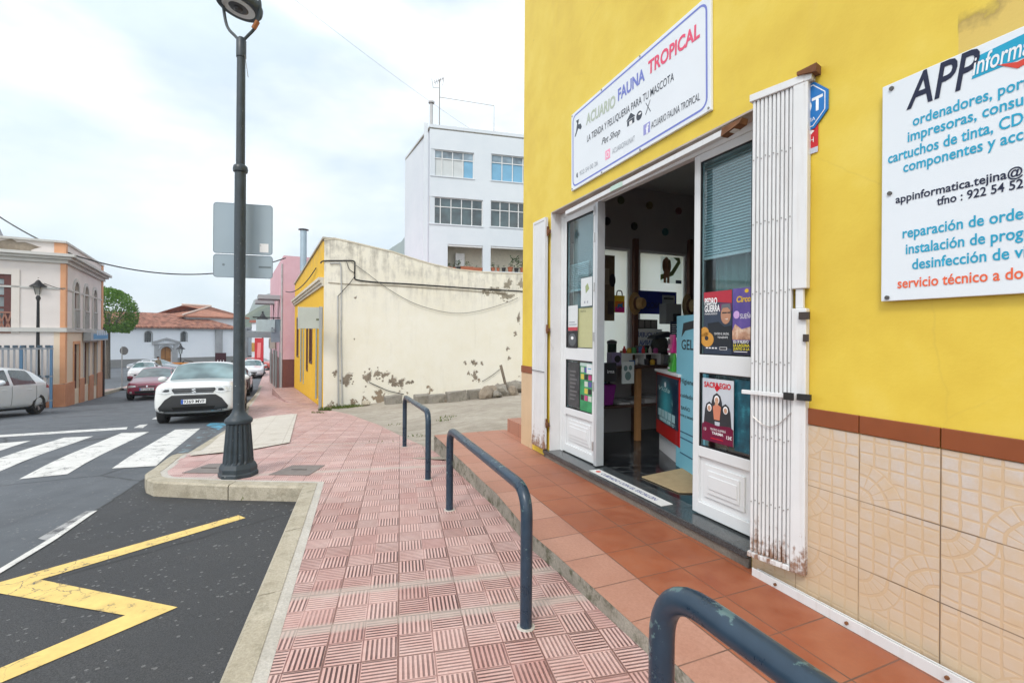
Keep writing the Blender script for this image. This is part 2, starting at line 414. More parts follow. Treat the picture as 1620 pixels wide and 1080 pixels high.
def paving():
    """two by two ribbed red pavement tiles with mortar strips"""
    t = NT('ribbed_tiles'); v, o = t.xyz(); P = .167
    a = math.atan2(.235, 1)
    ca, sa = math.cos(a), math.sin(a)
    wob = t.noise(v, .8, 2)
    U = t.mt('DIVIDE', t.mt('ADD', t.mt('MULTIPLY', o[0], ca), t.mt('MULTIPLY', o[1], sa)), P)
    V = t.mt('ADD', t.mt('DIVIDE', t.mt('SUBTRACT', t.mt('MULTIPLY', o[1], ca), t.mt('MULTIPLY', o[0], sa)), P), .35)
    fu, fv = t.mt('FRACT', U), t.mt('FRACT', V)
    iu, iv = t.mt('FLOOR', U), t.mt('FLOOR', V)
    chk = t.mt('FLOORED_MODULO', t.mt('ADD', iu, iv), 2.)
    rib = t.mt('ADD', t.mt('MULTIPLY', chk, fu), t.mt('MULTIPLY', t.mt('SUBTRACT', 1., chk), fv))
    tri = t.mt('ABSOLUTE', t.mt('SUBTRACT', t.mt('FRACT', t.mt('MULTIPLY', rib, 7.5)), .5))
    groove = t.rng(tri, .25, .33, 0, 1)
    ed = t.mt('MINIMUM', t.mt('MINIMUM', fu, t.mt('SUBTRACT', 1., fu)), t.mt('MINIMUM', fv, t.mt('SUBTRACT', 1., fv)))
    groove = t.mt('MULTIPLY', groove, t.rng(ed, .035, .05, 0, 1))
    sj = t.rng(ed, .012, .03, 1, 0)
    hu, hv = t.mt('FRACT', t.mt('MULTIPLY', U, .5)), t.mt('FRACT', t.mt('MULTIPLY', V, .5))
    e2 = t.mt('MINIMUM', t.mt('MINIMUM', hu, t.mt('SUBTRACT', 1., hu)), t.mt('MINIMUM', hv, t.mt('SUBTRACT', 1., hv)))
    joint = t.rng(e2, .008, .018, 1, 0)
    tile = t.wnoise(t.vec(t.mt('FLOOR', t.mt('MULTIPLY', U, .5)), t.mt('FLOOR', t.mt('MULTIPLY', V, .5))))
    small = t.wnoise(t.vec(iu, iv))
    big = t.noise(v, .55, 4); mid = t.noise(v, 5., 6, .65); fine = t.noise(v, 60., 3, .7)
    lo = t.mix(t.rng(tile, 0, 1), (.56, .305, .27), (.66, .415, .375))
    c = t.mix(t.rng(mid, .3, .75, 0, .8), lo, (.68, .51, .475))
    c = t.mix(t.mt('MULTIPLY', t.rng(small, .75, .98), .4), c, (.40, .17, .15))
    c = t.mix(t.rng(fine, .35, .65, .0, .22), c, (.33, .16, .14))
    wear = t.rng(t.mt('ADD', t.mt('MULTIPLY', mid, .55), t.mt('ADD', t.mt('MULTIPLY', tile, .22), t.mt('MULTIPLY', small, .28))), .42, .84, 1.0, .30)
    far = t.rng(o[1], 3.0, 6.0, 1., .65)          # the tiles further down are worn smoother
    wear = t.mt('MULTIPLY', wear, far)
    dust = t.mix(t.rng(t.noise(v, 2.1, 4), .35, .65), (.035, .012, .012), (.10, .04, .036))
    c = t.mix(t.mt('MULTIPLY', groove, t.mt('MULTIPLY', wear, .95)), c, dust)
    c = t.mix(t.mt('MULTIPLY', sj, t.mt('MULTIPLY', wear, 1.)), c, (.17, .075, .065))
    c = t.mix(t.mt('MULTIPLY', joint, .75), c, (.16, .08, .065))
    st = None
    for y0_, w in STRIPS:
        d = t.mt('ABSOLUTE', t.mt('SUBTRACT', t.mt('ADD', V, t.mt('MULTIPLY', t.mt('SUBTRACT', mid, .5), .30)), y0_))
        s_ = t.rng(d, w * .6, w * 1.25, 1, 0); st = s_ if st is None else t.mt('MAXIMUM', st, s_)
    c = t.mix(t.mt('MULTIPLY', st, .62), c, t.mix(mid, (.36, .31, .27), (.52, .46, .41)))
    gum = t.n('ShaderNodeTexVoronoi'); t.put(gum.inputs['Vector'], v); gum.inputs['Scale'].default_value = 2.6
    c = t.mix(t.mt('MULTIPLY', t.mt('LESS_THAN', t.mt('ADD', gum.outputs['Distance'], t.mt('MULTIPLY', fine, .03)), .055), .55), c, (.14, .10, .09))
    # grime and pale cement smears
    c = t.mix(t.mt('MULTIPLY', t.rng(big, .56, .75), .35), c, (.52, .43, .39))
    c = t.mix(t.mt('MULTIPLY', t.rng(t.noise(v, 1.3, 7, .7), .60, .74), .42), c, (.20, .11, .10))
    h = t.mt('SUBTRACT', 1., t.mt('MULTIPLY', t.mt('MULTIPLY', groove, wear), t.mt('SUBTRACT', 1., st)))
    h = t.mt('ADD', t.mt('SUBTRACT', h, t.mt('MULTIPLY', joint, .6)), t.mt('MULTIPLY', fine, .12))
    t.bump(h, .8, .006)
    return t.fin(c, t.rng(mid, .3, .7, .38, .62))
def Vof(p):
    a = math.atan2(.235, 1)
    return (p.y * math.cos(a) - p.x * math.sin(a)) / .167 + .35
STRIPS = [(Vof(gp(640, 925, S)), .28), (Vof(gp(600, 983, S)), .26), (Vof(gp(600, 741, S)), .33), (Vof(gp(600, 700, S)), .2)]
M_pave = paving()
def concrete(name, a, b, dark=(.12, .10, .07), joint=0., moss=.0, gravel=0.):
    t = NT(name); v, o = t.xyz()
    mid = t.noise(v, 4., 7, .65); fine = t.noise(v, 70., 3, .7); big = t.noise(v, .7, 3)
    c = t.mix(t.rng(t.mt('ADD', t.mt('MULTIPLY', mid, .6), t.mt('MULTIPLY', big, .4)), .35, .65), a, b)
    c = t.mix(t.rng(fine, .35, .62, 0, .4), c, tuple(x * .55 for x in a))
    c = t.mix(t.mt('MULTIPLY', t.rng(t.noise(v, 2.3, 8, .72), .56, .72), .6), c, dark)
    if moss: c = t.mix(t.mt('MULTIPLY', t.rng(t.noise(v, 9., 6, .7), .5, .62), moss), c, (.05, .055, .02))
    if gravel:
        vo = t.n('ShaderNodeTexVoronoi'); t.put(vo.inputs['Vector'], v); vo.inputs['Scale'].default_value = 34
        g = t.mt('MULTIPLY', t.rng(vo.outputs['Distance'], .1, .45, 1, 0), t.rng(t.noise(v, 1.1, 5), .45, .6))
        c = t.mix(t.mt('MULTIPLY', g, gravel), c, t.mix(t.wnoise(vo.outputs['Position']), (.16, .13, .10), (.42, .37, .31)))
    t.bump(t.mt('ADD', mid, t.mt('MULTIPLY', fine, .4)), .5, .012)
    return t.fin(c, .82)
M_kerb = concrete('kerb_stone', (.38, .335, .25), (.53, .48, .385), (.16, .13, .08), moss=.25)
M_mortar = concrete('mortar_bed', (.45, .42, .37), (.60, .57, .52), (.25, .22, .18))
M_drive = concrete('driveway_concrete', (.28, .24, .19), (.48, .43, .355), (.13, .10, .07), gravel=.7)
M_drop = concrete('pale_ramp_tiles', (.52, .47, .40), (.64, .60, .53), (.34, .29, .22))
def _grid(m, P, ang):
    nt = m.node_tree; b = next(n for n in nt.nodes if n.type == 'BSDF_PRINCIPLED'); t = NT.__new__(NT); t.m = m; t.t = nt; t.b = b
    v, o = t.xyz(); ca, sa = math.cos(ang), math.sin(ang)
    U = t.mt('FRACT', t.mt('DIVIDE', t.mt('ADD', t.mt('MULTIPLY', o[0], ca), t.mt('MULTIPLY', o[1], sa)), P)); V = t.mt('FRACT', t.mt('DIVIDE', t.mt('SUBTRACT', t.mt('MULTIPLY', o[1], ca), t.mt('MULTIPLY', o[0], sa)), P))
    old = b.inputs['Base Color'].links[0].from_socket
    t.put(b.inputs['Base Color'], t.mix(t.mt('MULTIPLY', t.mt('LESS_THAN', t.mt('MINIMUM', U, V), .02), .55), old, (.26, .20, .16)))
_grid(M_drop, .42, math.atan2(.42, 1))
M_riser = concrete('stained_plaster', (.20, .185, .15), (.40, .37, .31), (.05, .05, .03), moss=.8)
M_soil = concrete('dry_ground', (.18, .16, .11), (.28, .25, .18))

sheet('ground', [(-1500, -60), (1500, -60), (1500, 1690), (-1500, 1690)], lambda x, y: -2.75, 250, M_soil)
sheet('road', [(-110, -7), (12, -7), (12, 90), (-110, 90)], R0, 1.0, M_asph)
# kerb run: outer line K, inner line offset towards the pavement
def offset_path(pts, d):
    out = []
    for i, p in enumerate(pts):
        a = pts[max(i - 1, 0)]; b = pts[min(i + 1, len(pts) - 1)]
        n1 = Vector((-(p.y - a.y), p.x - a.x, 0)) if i > 0 else None
        n2 = Vector((-(b.y - p.y), b.x - p.x, 0)) if i < len(pts) - 1 else None
        ns = [q.normalized() for q in (n1, n2) if q is not None and q.length > 1e-6]
        n = sum(ns, Vector()).normalized()
        sc = 1 / max(.5, n.dot(ns[0])) if ns else 1
        out.append(Vector((p.x - n.x * d * sc, p.y - n.y * d * sc, 0)))
    return out
def kerb_run(name, pts, width, zf, drop=.2, joint=.95, m=None, side=1):
    """kerb stones with narrow open joints, one mesh"""
    dense = []; brk = []
    for a, b in zip(pts, pts[1:]):
        a = Vector((a.x, a.y, 0)); b = Vector((b.x, b.y, 0))
        n = max(1, int((b - a).length / .24))
        for i in range(n): dense.append(a.lerp(b, i / n))
    dense.append(Vector((pts[-1].x, pts[-1].y, 0)))
    inn = offset_path(pts, width * side); di = []
    for (a, b), (p, q) in zip(zip(inn, inn[1:]), zip(pts, pts[1:])):
        n = max(1, int(Vector((q.x - p.x, q.y - p.y, 0)).length / .24))
        for i in range(n): di.append(a.lerp(b, i / n))
    di.append(inn[-1])
    mb = MB(); acc = 0; j = .012
    ch = .018
    for i in range(len(dense) - 1):
        a, b, c, d = dense[i], dense[i + 1], di[i + 1], di[i]
        acc += (b - a).length
        gap = acc > joint
        if gap: acc = 0; b = b + (a - b).normalized() * j; c = c + (d - c).normalized() * j
        def z(p): return zf(p.x, p.y)
        def row(p, q):
            zt = z(p); e = (q - p).normalized() if (q - p).length > 0 else Vector((0, 0, 0))
            return [(p.x, p.y, zt - drop), (p.x, p.y, zt - ch), (p.x + e.x * ch, p.y + e.y * ch, zt), (q.x, q.y, zt), (q.x, q.y, zt - drop)]
        r1, r2 = row(a, d), row(b, c)
        mb.add(r1 + r2, [(k, k + 1, k + 6, k + 5) for k in range(4)] + [(0, 1, 2, 3, 4), (5, 6, 7, 8, 9)])
    o = mb.build(name, m or M_kerb); o['kind'] = 'structure'; return o
SK = lambda x, y: S(x, y) + .004
kerb_run('kerb', K[:KN], .135, SK)
# mortar bed between kerb and tiles
IN1 = offset_path(K, .10); IN2 = offset_path(K, .20)
mpoly = [(p.x, p.y) for p in IN1[:KN]] + [(p.x, p.y) for p in reversed(IN2[:KN])]
sheet('mortar_bed', mpoly, S, 1.2, M_mortar, lift=.0015)
PB = H1 + Vector((-.72, .35, 0)); P2 = PB + HD * 10.5
right_side = [te_end + Vector((.4, 0, 0)), TE[-1] + Vector((.25, 0, 0)), TE[0] + Vector((.25, .0, 0)), TE[0] + Vector((-.02, .05, 0))] + GB + [HC, H1, PB, P2, Vector((-22.0, 47, 0))]
IN3 = offset_path(K, .17)
spoly = [(p.x, p.y) for p in right_side] + [(p.x, p.y) for p in reversed(IN3)]
sheet('sidewalk', spoly, S, .35, M_pave)
gpoly = [(p.x, p.y) for p in [TE[0] + Vector((-.25, -.45, 0))] + [g + Vector((-.1, -.35, 0)) for g in GB] + [HC + Vector((-.3, -.35, 0)), HC + Vector((1, 1.4, 0)), HC + Vector((8, 6.0, 0)), Vector((9, 17, 0)), Vector((6, 8, 0)), Vector((1.5, 6.3, 0)), Vector((.3, 5.6, 0)), Vector((-.6, 5.9, 0))]]
sheet('driveway', gpoly, G, .3, M_drive)
# pale tiles of the dropped kerb ramp
rp = [gp(p, q, S) for p, q in ((470, 655), (458, 701), (398, 712), (300, 722), (348, 690), (396, 664))]
sheet('ramp_tiles', [(p.x, p.y) for p in rp], S, .4, M_drop, lift=.014)

# terrace in front of the shop: its own frame, x along the wall, y into the building
def terrace_mat():
    t = NT('terracotta_tiles'); v, o = t.xyz(); P = .335
    e0, e1 = TE[0], TE[-1]
    def sk(p): d = Vector((p.x, p.y, 0)) - WC; return d.dot(WD), d.dot(WI)
    (s0, q0), (s1, q1) = sk(e0), sk(e1)
    edge = t.mt('SUBTRACT', o[1], t.mt('ADD', q0, t.mt('MULTIPLY', t.mt('SUBTRACT', o[0], s0), (q1 - q0) / (s1 - s0))))
    U, V = t.mt('DIVIDE', o[0], P), t.mt('DIVIDE', t.mt('SUBTRACT', edge, .29), P)
    fu, fv = t.mt('FRACT', U), t.mt('FRACT', V)
    ed = t.mt('MINIMUM', t.mt('MINIMUM', fu, t.mt('SUBTRACT', 1., fu)), t.mt('MINIMUM', fv, t.mt('SUBTRACT', 1., fv)))
    joint = t.rng(ed, .006, .016, 1, 0)
    tl = t.wnoise(t.vec(t.mt('FLOOR', U), t.mt('FLOOR', V)))
    mid = t.noise(v, 4.5, 7, .62); fine = t.noise(v, 60, 4, .7); big = t.noise(v, 1.1, 4)
    c = t.mix(tl, (.25, .060, .022), (.335, .098, .040))
    c = t.mix(t.rng(mid, .34, .7), c, (.36, .135, .07))
    c = t.mix(t.rng(big, .5, .7, 0, .4), c, (.16, .042, .02))
    row = t.mt('MULTIPLY', t.mt('LESS_THAN', edge, .29), t.rng(tl, .0, .45, .65, .95))
    far = t.rng(o[0], .2, 2.0, .6, 0.)
    c = t.mix(t.mt('MAXIMUM', row, far), c, t.mix(mid, (.40, .20, .14), (.50, .29, .22)))
    c = t.mix(t.rng(fine, .40, .62, 0, .25), c, (.25, .10, .06))
    c = t.mix(t.mt('MULTIPLY', t.rng(t.noise(v, 2.6, 8, .72), .58, .75), .45), c, (.17, .075, .05))
    c = t.mix(t.mt('MULTIPLY', joint, t.rng(mid, .35, .6, .4, .95)), c, (.12, .075, .055))
    t.bump(t.mt('SUBTRACT', t.mt('MULTIPLY', fine, .15), joint), .5, .004)
    return t.fin(c, t.rng(mid, .3, .7, .38, .6), spec=.3)
def sk(p): d = Vector((p.x, p.y, 0)) - WC; return d.dot(WD), d.dot(WI)
tp = [sk(p) for p in TE] + [sk(te_end)]
tz = lambda s, k: T(*w2(s, k).xy)
mb = MB(); n = 26
edge_s = [tp[0][0] + (tp[-1][0] - tp[0][0]) * i / n for i in range(n + 1)]
def edge_k(s):
    for a, b in zip(tp, tp[1:]):
        if a[0] <= s <= b[0]: return a[1] + (b[1] - a[1]) * (s - a[0]) / (b[0] - a[0])
    return tp[-1][1]
xs = [(s, edge_k(s) + .012 * math.sin(s * 9) * .3) for s in edge_s]
back = lambda s: (.12 if s < .02 else .04)
vs = []
for s, k in xs:
    sb = max(s, -.55) if s < 0 else s
    vs += [(s, k, tz(s, k)), (s + (0 if s > 0 else .0), back(s), tz(s, .0))]
mb.add(vs, [(2 * i, 2 * i + 2, 2 * i + 3, 2 * i + 1) for i in range(n)])
ter = mb.build('terrace', terrace_mat()); ter.location = WC; ter.rotation_euler = (0, 0, WA); ter['kind'] = 'structure'
mb = MB()
for i in range(n):
    (a, ka), (b, kb) = xs[i], xs[i + 1]
    mb.quad((a, ka + .004, tz(a, ka) - .30), (b, kb + .004, tz(b, kb) - .30), (b, kb + .004, tz(b, kb) - .003), (a, ka + .004, tz(a, ka) - .003))
a, ka = xs[0]
mb.quad((a, ka, tz(a, ka) - .3), (a, .1, tz(a, .1) - .3), (a, .1, tz(a, .1) - .003), (a, ka, tz(a, ka) - .003))
o = mb.build('terrace_riser', M_riser); o.location = WC; o.rotation_euler = (0, 0, WA); o['kind'] = 'structure'

# painted markings
def paint(name, c, wear=.5):
    t = NT(name); v, o = t.xyz()
    n1 = t.noise(v, 5., 8, .72); fine = t.noise(v, 90., 3, .7)
    cr = t.n('ShaderNodeTexVoronoi', feature='DISTANCE_TO_EDGE'); cr.inputs['Scale'].default_value = 6
    t.put(cr.inputs['Vector'], t.mix(.15, v, t.noise(v, 6, 4, .6, 'Color')))
    col_ = t.mix(t.rng(n1, .35, .7), c, tuple(x * .72 for x in c))
    k = t.mt('MAXIMUM', t.mt('MULTIPLY', t.rng(cr.outputs['Distance'], .0, .022, 1, 0), t.rng(t.noise(v, 1.5, 3), .42, .58)), t.rng(t.mt('ADD', n1, t.mt('MULTIPLY', fine, .25)), .80 - wear * .25, .86 - wear * .2))
    return t.fin(t.mix(k, col_, (.07, .07, .075)), .6)
M_white, M_yel, M_blue, M_worn = paint('white_road_paint', (.70, .69, .66), .4), paint('yellow_road_paint', (.82, .59, .19), .38), paint('blue_road_paint', (.10, .36, .52), .7), paint('worn_white_paint', (.36, .36, .36), .75)
def marking(name, pl, m, lift=.004):
    o = sheet(name, [(p.x, p.y) for p in (gp(a, b, R0) for a, b in pl)], R0, .7, m, lift=lift); return o
Z = [(377, 815), (388.5, 819.3), (64, 917), (281, 960.7), (68, 1052), (-40, 1098), (-40, 1074), (198, 973.5), (-10, 937), (-14, 925)]
marking('yellow_zigzag_marking', Z, M_yel)
for pl in ([(177, 741), (247, 737), (317, 677.5), (277, 679.6)], [(30, 758), (106.5, 750), (236, 683), (192, 685)], [(102, 692), (148, 690), (-10, 750), (-110, 780), (-90, 760)], [(-10, 702), (49, 697), (0, 713), (-60, 729), (-80, 720)]):
    marking('crosswalk_stripe', pl, M_white)
marking('stop_line', [(-60, 692), (0, 688), (202, 675.4), (200, 679), (0, 691.5), (-60, 696)], M_white)
marking('lane_dash', [(211, 676.8), (221, 672), (234, 671), (226, 676.8)], M_white)
marking('lane_dash', [(240, 663), (250, 658), (262, 658), (254, 663)], M_white)
marking('worn_dash', [(60, 852), (136, 808.7), (154, 807.4), (81, 857)], M_worn)
marking('thin_white_line', [(-30, 926), (-30, 918), (78, 853), (140, 812), (154, 808), (85, 856)], M_white, .007)
marking('blue_bay_line', [(326, 673), (333, 669), (362, 669), (346, 680)], M_blue)
marking('worn_blue_line', [(346, 680), (330, 677), (262, 733), (275, 733)], paint('faded_blue_paint', (.22, .36, .42), 1.35))
mb = MB()
# manhole covers set in the pavement
def cover(pl, label):
    q = [gp(a, b, S) for a, b in pl]
    mb = MB(); mb.hexa([(p.x, p.y, p.z - .02) for p in q], [(p.x, p.y, p.z + .006) for p in q])
    root = mb.build('manhole_cover', mat('cast_cover', (.20, .17, .155), .6, .2, .2, 14, bump=.4)); tag(root, label, 'manhole cover', 'manhole covers by the street lamp')
    c = sum(q, Vector()) / 4; e = (q[1] - q[0]).normalized()
    mb = MB(); mb.tube([c - e * .09 + Vector((0, 0, .009)), c + e * .09 + Vector((0, 0, .009))], .006, 6)
    mb.build('handle', mat('cover_handle', (.08, .07, .065), .6), root)
cover([(425, 751), (488, 752), (514, 736), (463, 736)], 'square grey manhole cover right of the street lamp base')
cover([(288, 748), (350, 749), (352, 733), (330, 734)], 'square grey manhole cover left of the street lamp base, half hidden by it')

# left pavement of the far corner
LN_ = Vector((-1, -.633, 0)).normalized()
LK = [gp(73, 634, S0) + LN_ * 22, gp(73, 634, S0) + LN_ * 9] + [gp(a, b, S0) for a, b in ((73, 634), (134, 626), (170, 619.5), (196, 612))]
LC = gp(101, 637, S0); LD = Vector((-.633, 1, 0)).normalized()
LE = LC + LD * 10.4
lp = [(p.x, p.y) for p in LK] + [(LK[-1].x - 3.2, LK[-1].y + 5.5), (LE.x + .5, LE.y + 1.5), (LE.x - .5, LE.y), (LC.x - .5, LC.y), (LC.x - 12, LC.y - 6)]
sheet('far_pavement', lp, S0, 1.2, concrete('pink_paving', (.46, .30, .25), (.60, .42, .37), (.3, .2, .17)))
kerb_run('far_kerb', [Vector((p.x, p.y, 0)) for p in reversed(LK)], .16, lambda x, y: S0(x, y) + .004, side=1)

# ------------------------------------------------------------------ the yellow shop building
M_ywhite = mat('white_aluminium', (.66, .68, .69), .38, 0, .05, 3.)
M_revl = mat('white_reveal_paint', (.66, .66, .66), .6, 0, .1, 4, dirt=.25, dirtc=(.35, .3, .25))
M_brown = mat('brown_painted_wood', (.11, .045, .03), .45, 0, .25, 8)
M_black = flat('black_print', (.012, .012, .014)); M_wprint = flat('white_print', (.78, .79, .80))
def yellow_wall():
    t = NT('yellow_wall_paint'); v, o = t.xyz()
    big = t.noise(v, .7, 4); mid = t.noise(v, 3.5, 7, .6); fine = t.noise(v, 55., 4, .6)
    c = t.ramp(t.mt('ADD', t.mt('MULTIPLY', big, .6), t.mt('MULTIPLY', mid, .4)), [(.34, (.62, .425, .038)), (.52, (.705, .515, .056)), (.68, (.76, .59, .105))])
    st = t.noise(t.scl(v, (3.5, 1, .35)), 2., 7, .65)
    c = t.mix(t.mt('MULTIPLY', t.rng(st, .58, .78), .30), c, (.60, .42, .10))
    (s0, z0), (s1, z1) = wp(1575, 0), wp(1515, 62)
    ln = t.mt('SUBTRACT', t.mt('ADD', t.mt('MULTIPLY', o[0], z0 - z1), t.mt('ADD', t.mt('MULTIPLY', o[2], s1 - s0), -(s1 * z0 - s0 * z1))), t.mt('MULTIPLY', t.mt('SUBTRACT', mid, .5), .06))
    msk = t.mt('MULTIPLY', t.mt('GREATER_THAN', ln, 0.), t.mt('MULTIPLY', t.mt('GREATER_THAN', o[0], s1 + .003), t.mt('GREATER_THAN', o[2], z1 - .25)))
    c = t.mix(t.mt('MULTIPLY', msk, .8), c, (.63, .45, .12))
    edge = t.mt('MULTIPLY', t.mt('MULTIPLY', t.rng(t.mt('ABSOLUTE', ln), 0, .006, 1, 0), t.mt('GREATER_THAN', o[0], s1)), t.mt('GREATER_THAN', o[2], z1 - .1))
    c = t.mix(t.mt('MULTIPLY', edge, .6), c, (.25, .17, .05))
    cr = t.n('ShaderNodeTexVoronoi', feature='DISTANCE_TO_EDGE'); cr.inputs['Scale'].default_value = .8
    t.put(cr.inputs['Vector'], t.mix(.14, v, t.noise(v, 1.7, 5, .6, 'Color')))
    c = t.mix(t.mt('MULTIPLY', t.mt('MULTIPLY', t.rng(cr.outputs['Distance'], 0, .004, 1, 0), t.rng(t.noise(v, .8, 2), .52, .6)), .16), c, (.42, .29, .06))
    sp = t.n('ShaderNodeTexVoronoi'); t.put(sp.inputs['Vector'], v); sp.inputs['Scale'].default_value = 3.1
    c = t.mix(t.mt('LESS_THAN', sp.outputs['Distance'], .022), c, (.30, .2, .06))
    t.bump(t.mt('ADD', t.mt('MULTIPLY', fine, .35), mid), .38, .007)
    return t.fin(c, .55)
def dado():
    t = NT('cobble_relief_tiles'); v, o = t.xyz(); P = .33
    U = t.mt('DIVIDE', t.mt('SUBTRACT', o[0], 4.135 - P * 13), P); V = t.mt('DIVIDE', t.mt('SUBTRACT', o[2], 1.03 - P * 6), P)
    fu, fv = t.mt('FRACT', U), t.mt('FRACT', V)
    cell = t.vec(t.mt('FLOOR', U), t.mt('FLOOR', V)); r1 = t.wnoise(cell); r2 = t.wnoise(t.vec(t.mt('FLOOR', V), t.mt('FLOOR', U), 3.))
    a = t.mt('ABSOLUTE', t.mt('SUBTRACT', fu, t.mt('GREATER_THAN', r1, .5))); b = t.mt('ABSOLUTE', t.mt('SUBTRACT', fv, t.mt('GREATER_THAN', r2, .5)))
    rr = t.mt('SQRT', t.mt('ADD', t.mt('MULTIPLY', a, a), t.mt('MULTIPLY', b, b))); th = t.mt('ARCTAN2', b, a)
    wob = t.noise(v, 9., 2)
    def cellm(x, k, m=.10):
        q = t.mt('FRACT', t.mt('ADD', t.mt('MULTIPLY', x, k), t.mt('MULTIPLY', t.mt('SUBTRACT', wob, .5), .3))); return t.rng(t.mt('MINIMUM', q, t.mt('SUBTRACT', 1., q)), m * .6, m, 0, 1)
    pol = t.mt('MULTIPLY', cellm(rr, 5.2, .13), cellm(th, 3.2, .09)); car = t.mt('MULTIPLY', cellm(a, 5.), cellm(b, 5.5))
    blk = t.mix(t.mt('LESS_THAN', rr, .58), car, pol)
    pat = t.rng(t.noise(v, 6., 6, .7), .36, .62)
    lowz = t.rng(o[2], .15, .95, .25, 1.)
    nearer = t.rng(o[0], 3.7, 4.4, .5, 1.)
    k = t.mt('MULTIPLY', t.mt('MULTIPLY', blk, pat), t.mt('MULTIPLY', t.mt('MULTIPLY', lowz, nearer), .85))
    tv = t.wnoise(t.vec(t.mt('FLOOR', V), t.mt('FLOOR', U), 7.))
    g = t.mix(t.mt('ADD', t.mt('MULTIPLY', t.noise(v, 3., 5), .6), t.mt('MULTIPLY', tv, .4)), (.51, .365, .215), (.62, .48, .33))
    c = t.mix(t.mt('MULTIPLY', blk, .10), g, (.64, .54, .43))
    c = t.mix(k, c, t.mix(t.noise(v, 90., 3), (.50, .455, .42), (.62, .575, .545)))
    outl = t.mt('MULTIPLY', t.mt('SUBTRACT', 1., blk), .2)
    c = t.mix(outl, c, (.55, .38, .245))
    ed = t.mt('MINIMUM', t.mt('MINIMUM', fu, t.mt('SUBTRACT', 1., fu)), t.mt('MINIMUM', fv, t.mt('SUBTRACT', 1., fv)))
    c = t.mix(t.mt('MULTIPLY', t.rng(ed, .004, .011, 1, 0), t.rng(t.noise(v, 1.9, 3), .4, .6, .45, .95)), c, (.13, .09, .06))
    c = t.mix(t.mt('MULTIPLY', t.rng(o[2], .04, .2, 1, 0), t.rng(t.noise(v, 6, 6), .4, .7, 0, .7)), c, (.23, .16, .09))
    t.bump(t.mt('ADD', blk, t.mt('MULTIPLY', t.noise(v, 80., 3), .2)), .3, .004)
    return t.fin(c, .28)
shop = thing('shop_building', 'bright yellow shop building with tiled base and wide white doorway', 'building', WC, WA)
MY = yellow_wall()
OS0, OS1, OZ0, OZ1 = .79, 3.5, .19, 2.915
mb = MB(); HT = 7.4
mb.box(0, OS0, 0, .22, -.9, HT); mb.box(OS1, 10, 0, .22, -.3, HT); mb.box(OS0, OS1, 0, .22, OZ1, HT); mb.box(OS0, OS1, .05, .22, -.3, .1)
mb.build('front_wall', MY, shop)
mb = MB()   # end wall towards the driveway, with two tall window openings
for a, b, c, d in ((.22, .62, -.9, HT), (1.56, 1.70, -.9, HT), (2.56, 6.0, -.9, HT), (.62, 1.56, -.9, 1.1), (1.70, 2.56, -.9, 1.1), (.62, 1.56, 2.72, HT), (1.70, 2.56, 2.72, HT)): mb.box(.0, .15, a, b, c, d)
endw = mb.build('end_wall', MY, shop)
mb = MB(); mb.box(.0, 10, 6.0, 6.2, -.9, HT); mb.box(9.8, 10, .22, 6.0, -.9, HT); mb.build('rear_wall', MY, shop)
mb = MB(); mb.box(-.04, 10.04, -.04, 6.24, HT, HT + .12); mb.build('roof', mat('roof_screed', (.4, .36, .33), .8), shop)
MI = mat('interior_wall_paint', (.36, .35, .35), .7, 0, .05, 2)
mb = MB()
mb.box(.15, .17, .22, .62, .19, 3.58); mb.box(.15, .17, 1.56, 1.70, .19, 3.58); mb.box(.15, .17, 2.56, 5, .19, 3.58); mb.box(.15, .17, .62, 1.56, .19, 1.1); mb.box(.15, .17, 1.70, 2.56, .19, 1.1); mb.box(.15, .17, .62, 1.56, 2.72, 3.58); mb.box(.15, .17, 1.70, 2.56, 2.72, 3.58)
mb.box(.17, 4.6, 4.9, 5, .19, 3.58); mb.box(4.5, 4.6, .22, 4.9, .19, 3.58); mb.box(.17, OS0, .22, .235, .19, 3.58); mb.box(OS1, 4.5, .22, .235, .19, 3.58); mb.box(OS0, OS1, .22, .235, OZ1, 3.58)
mb.build('interior_wall', MI, shop)
mb = MB(); mb.box(.15, 4.6, .22, 5, 3.58, 3.7); mb.build('ceiling', mat('ceiling_paint', (.42, .43, .42), .7, 0, .05), shop)
def marble():
    t = NT('dark_marble_floor'); v, o = t.xyz()
    n = t.noise(v, 3., 8, .7); w = t.n('ShaderNodeTexVoronoi', feature='DISTANCE_TO_EDGE'); w.inputs['Scale'].default_value = 2.2
    t.put(w.inputs['Vector'], t.mix(.3, v, t.noise(v, 2.6, 6, .65, 'Color')))
    c = t.mix(t.rng(n, .45, .75), (.012, .014, .017), (.05, .055, .06))
    c = t.mix(t.rng(w.outputs['Distance'], 0, .02, .5, 0), c, (.16, .17, .17))
    fu, fv = t.mt('FRACT', t.mt('DIVIDE', o[0], .4)), t.mt('FRACT', t.mt('DIVIDE', o[1], .4))
    c = t.mix(t.mt('LESS_THAN', t.mt('MINIMUM', fu, fv), .012), c, (.005, .005, .005))
    return t.fin(c, .12)
mb = MB(); mb.box(.15, 4.6, .22, 5, .1, .186); mb.build('shop_floor', marble(), shop)
def granite():
    t = NT('dark_granite'); v, o = t.xyz(); n = t.noise(v, 140., 3, .7); m = t.noise(v, 5, 6)
    return t.fin(t.mix(t.rng(m, .5, .75, 0, .45), t.mix(t.rng(n, .4, .65), (.025, .03, .033), (.085, .095, .10)), (.15, .14, .125)), .16)
mb = MB(); mb.box(.70, 3.51, -.045, .235, .145, .192); mb.build('door_sill', granite(), shop, bevel=.006)
mb = MB(); mb.box(.70, 3.51, -.028, .05, .02, .144); mb.build('sill_riser', concrete('sill_mortar', (.10, .09, .08), (.26, .23, .19), (.03, .03, .02)), shop)
MD = dado()
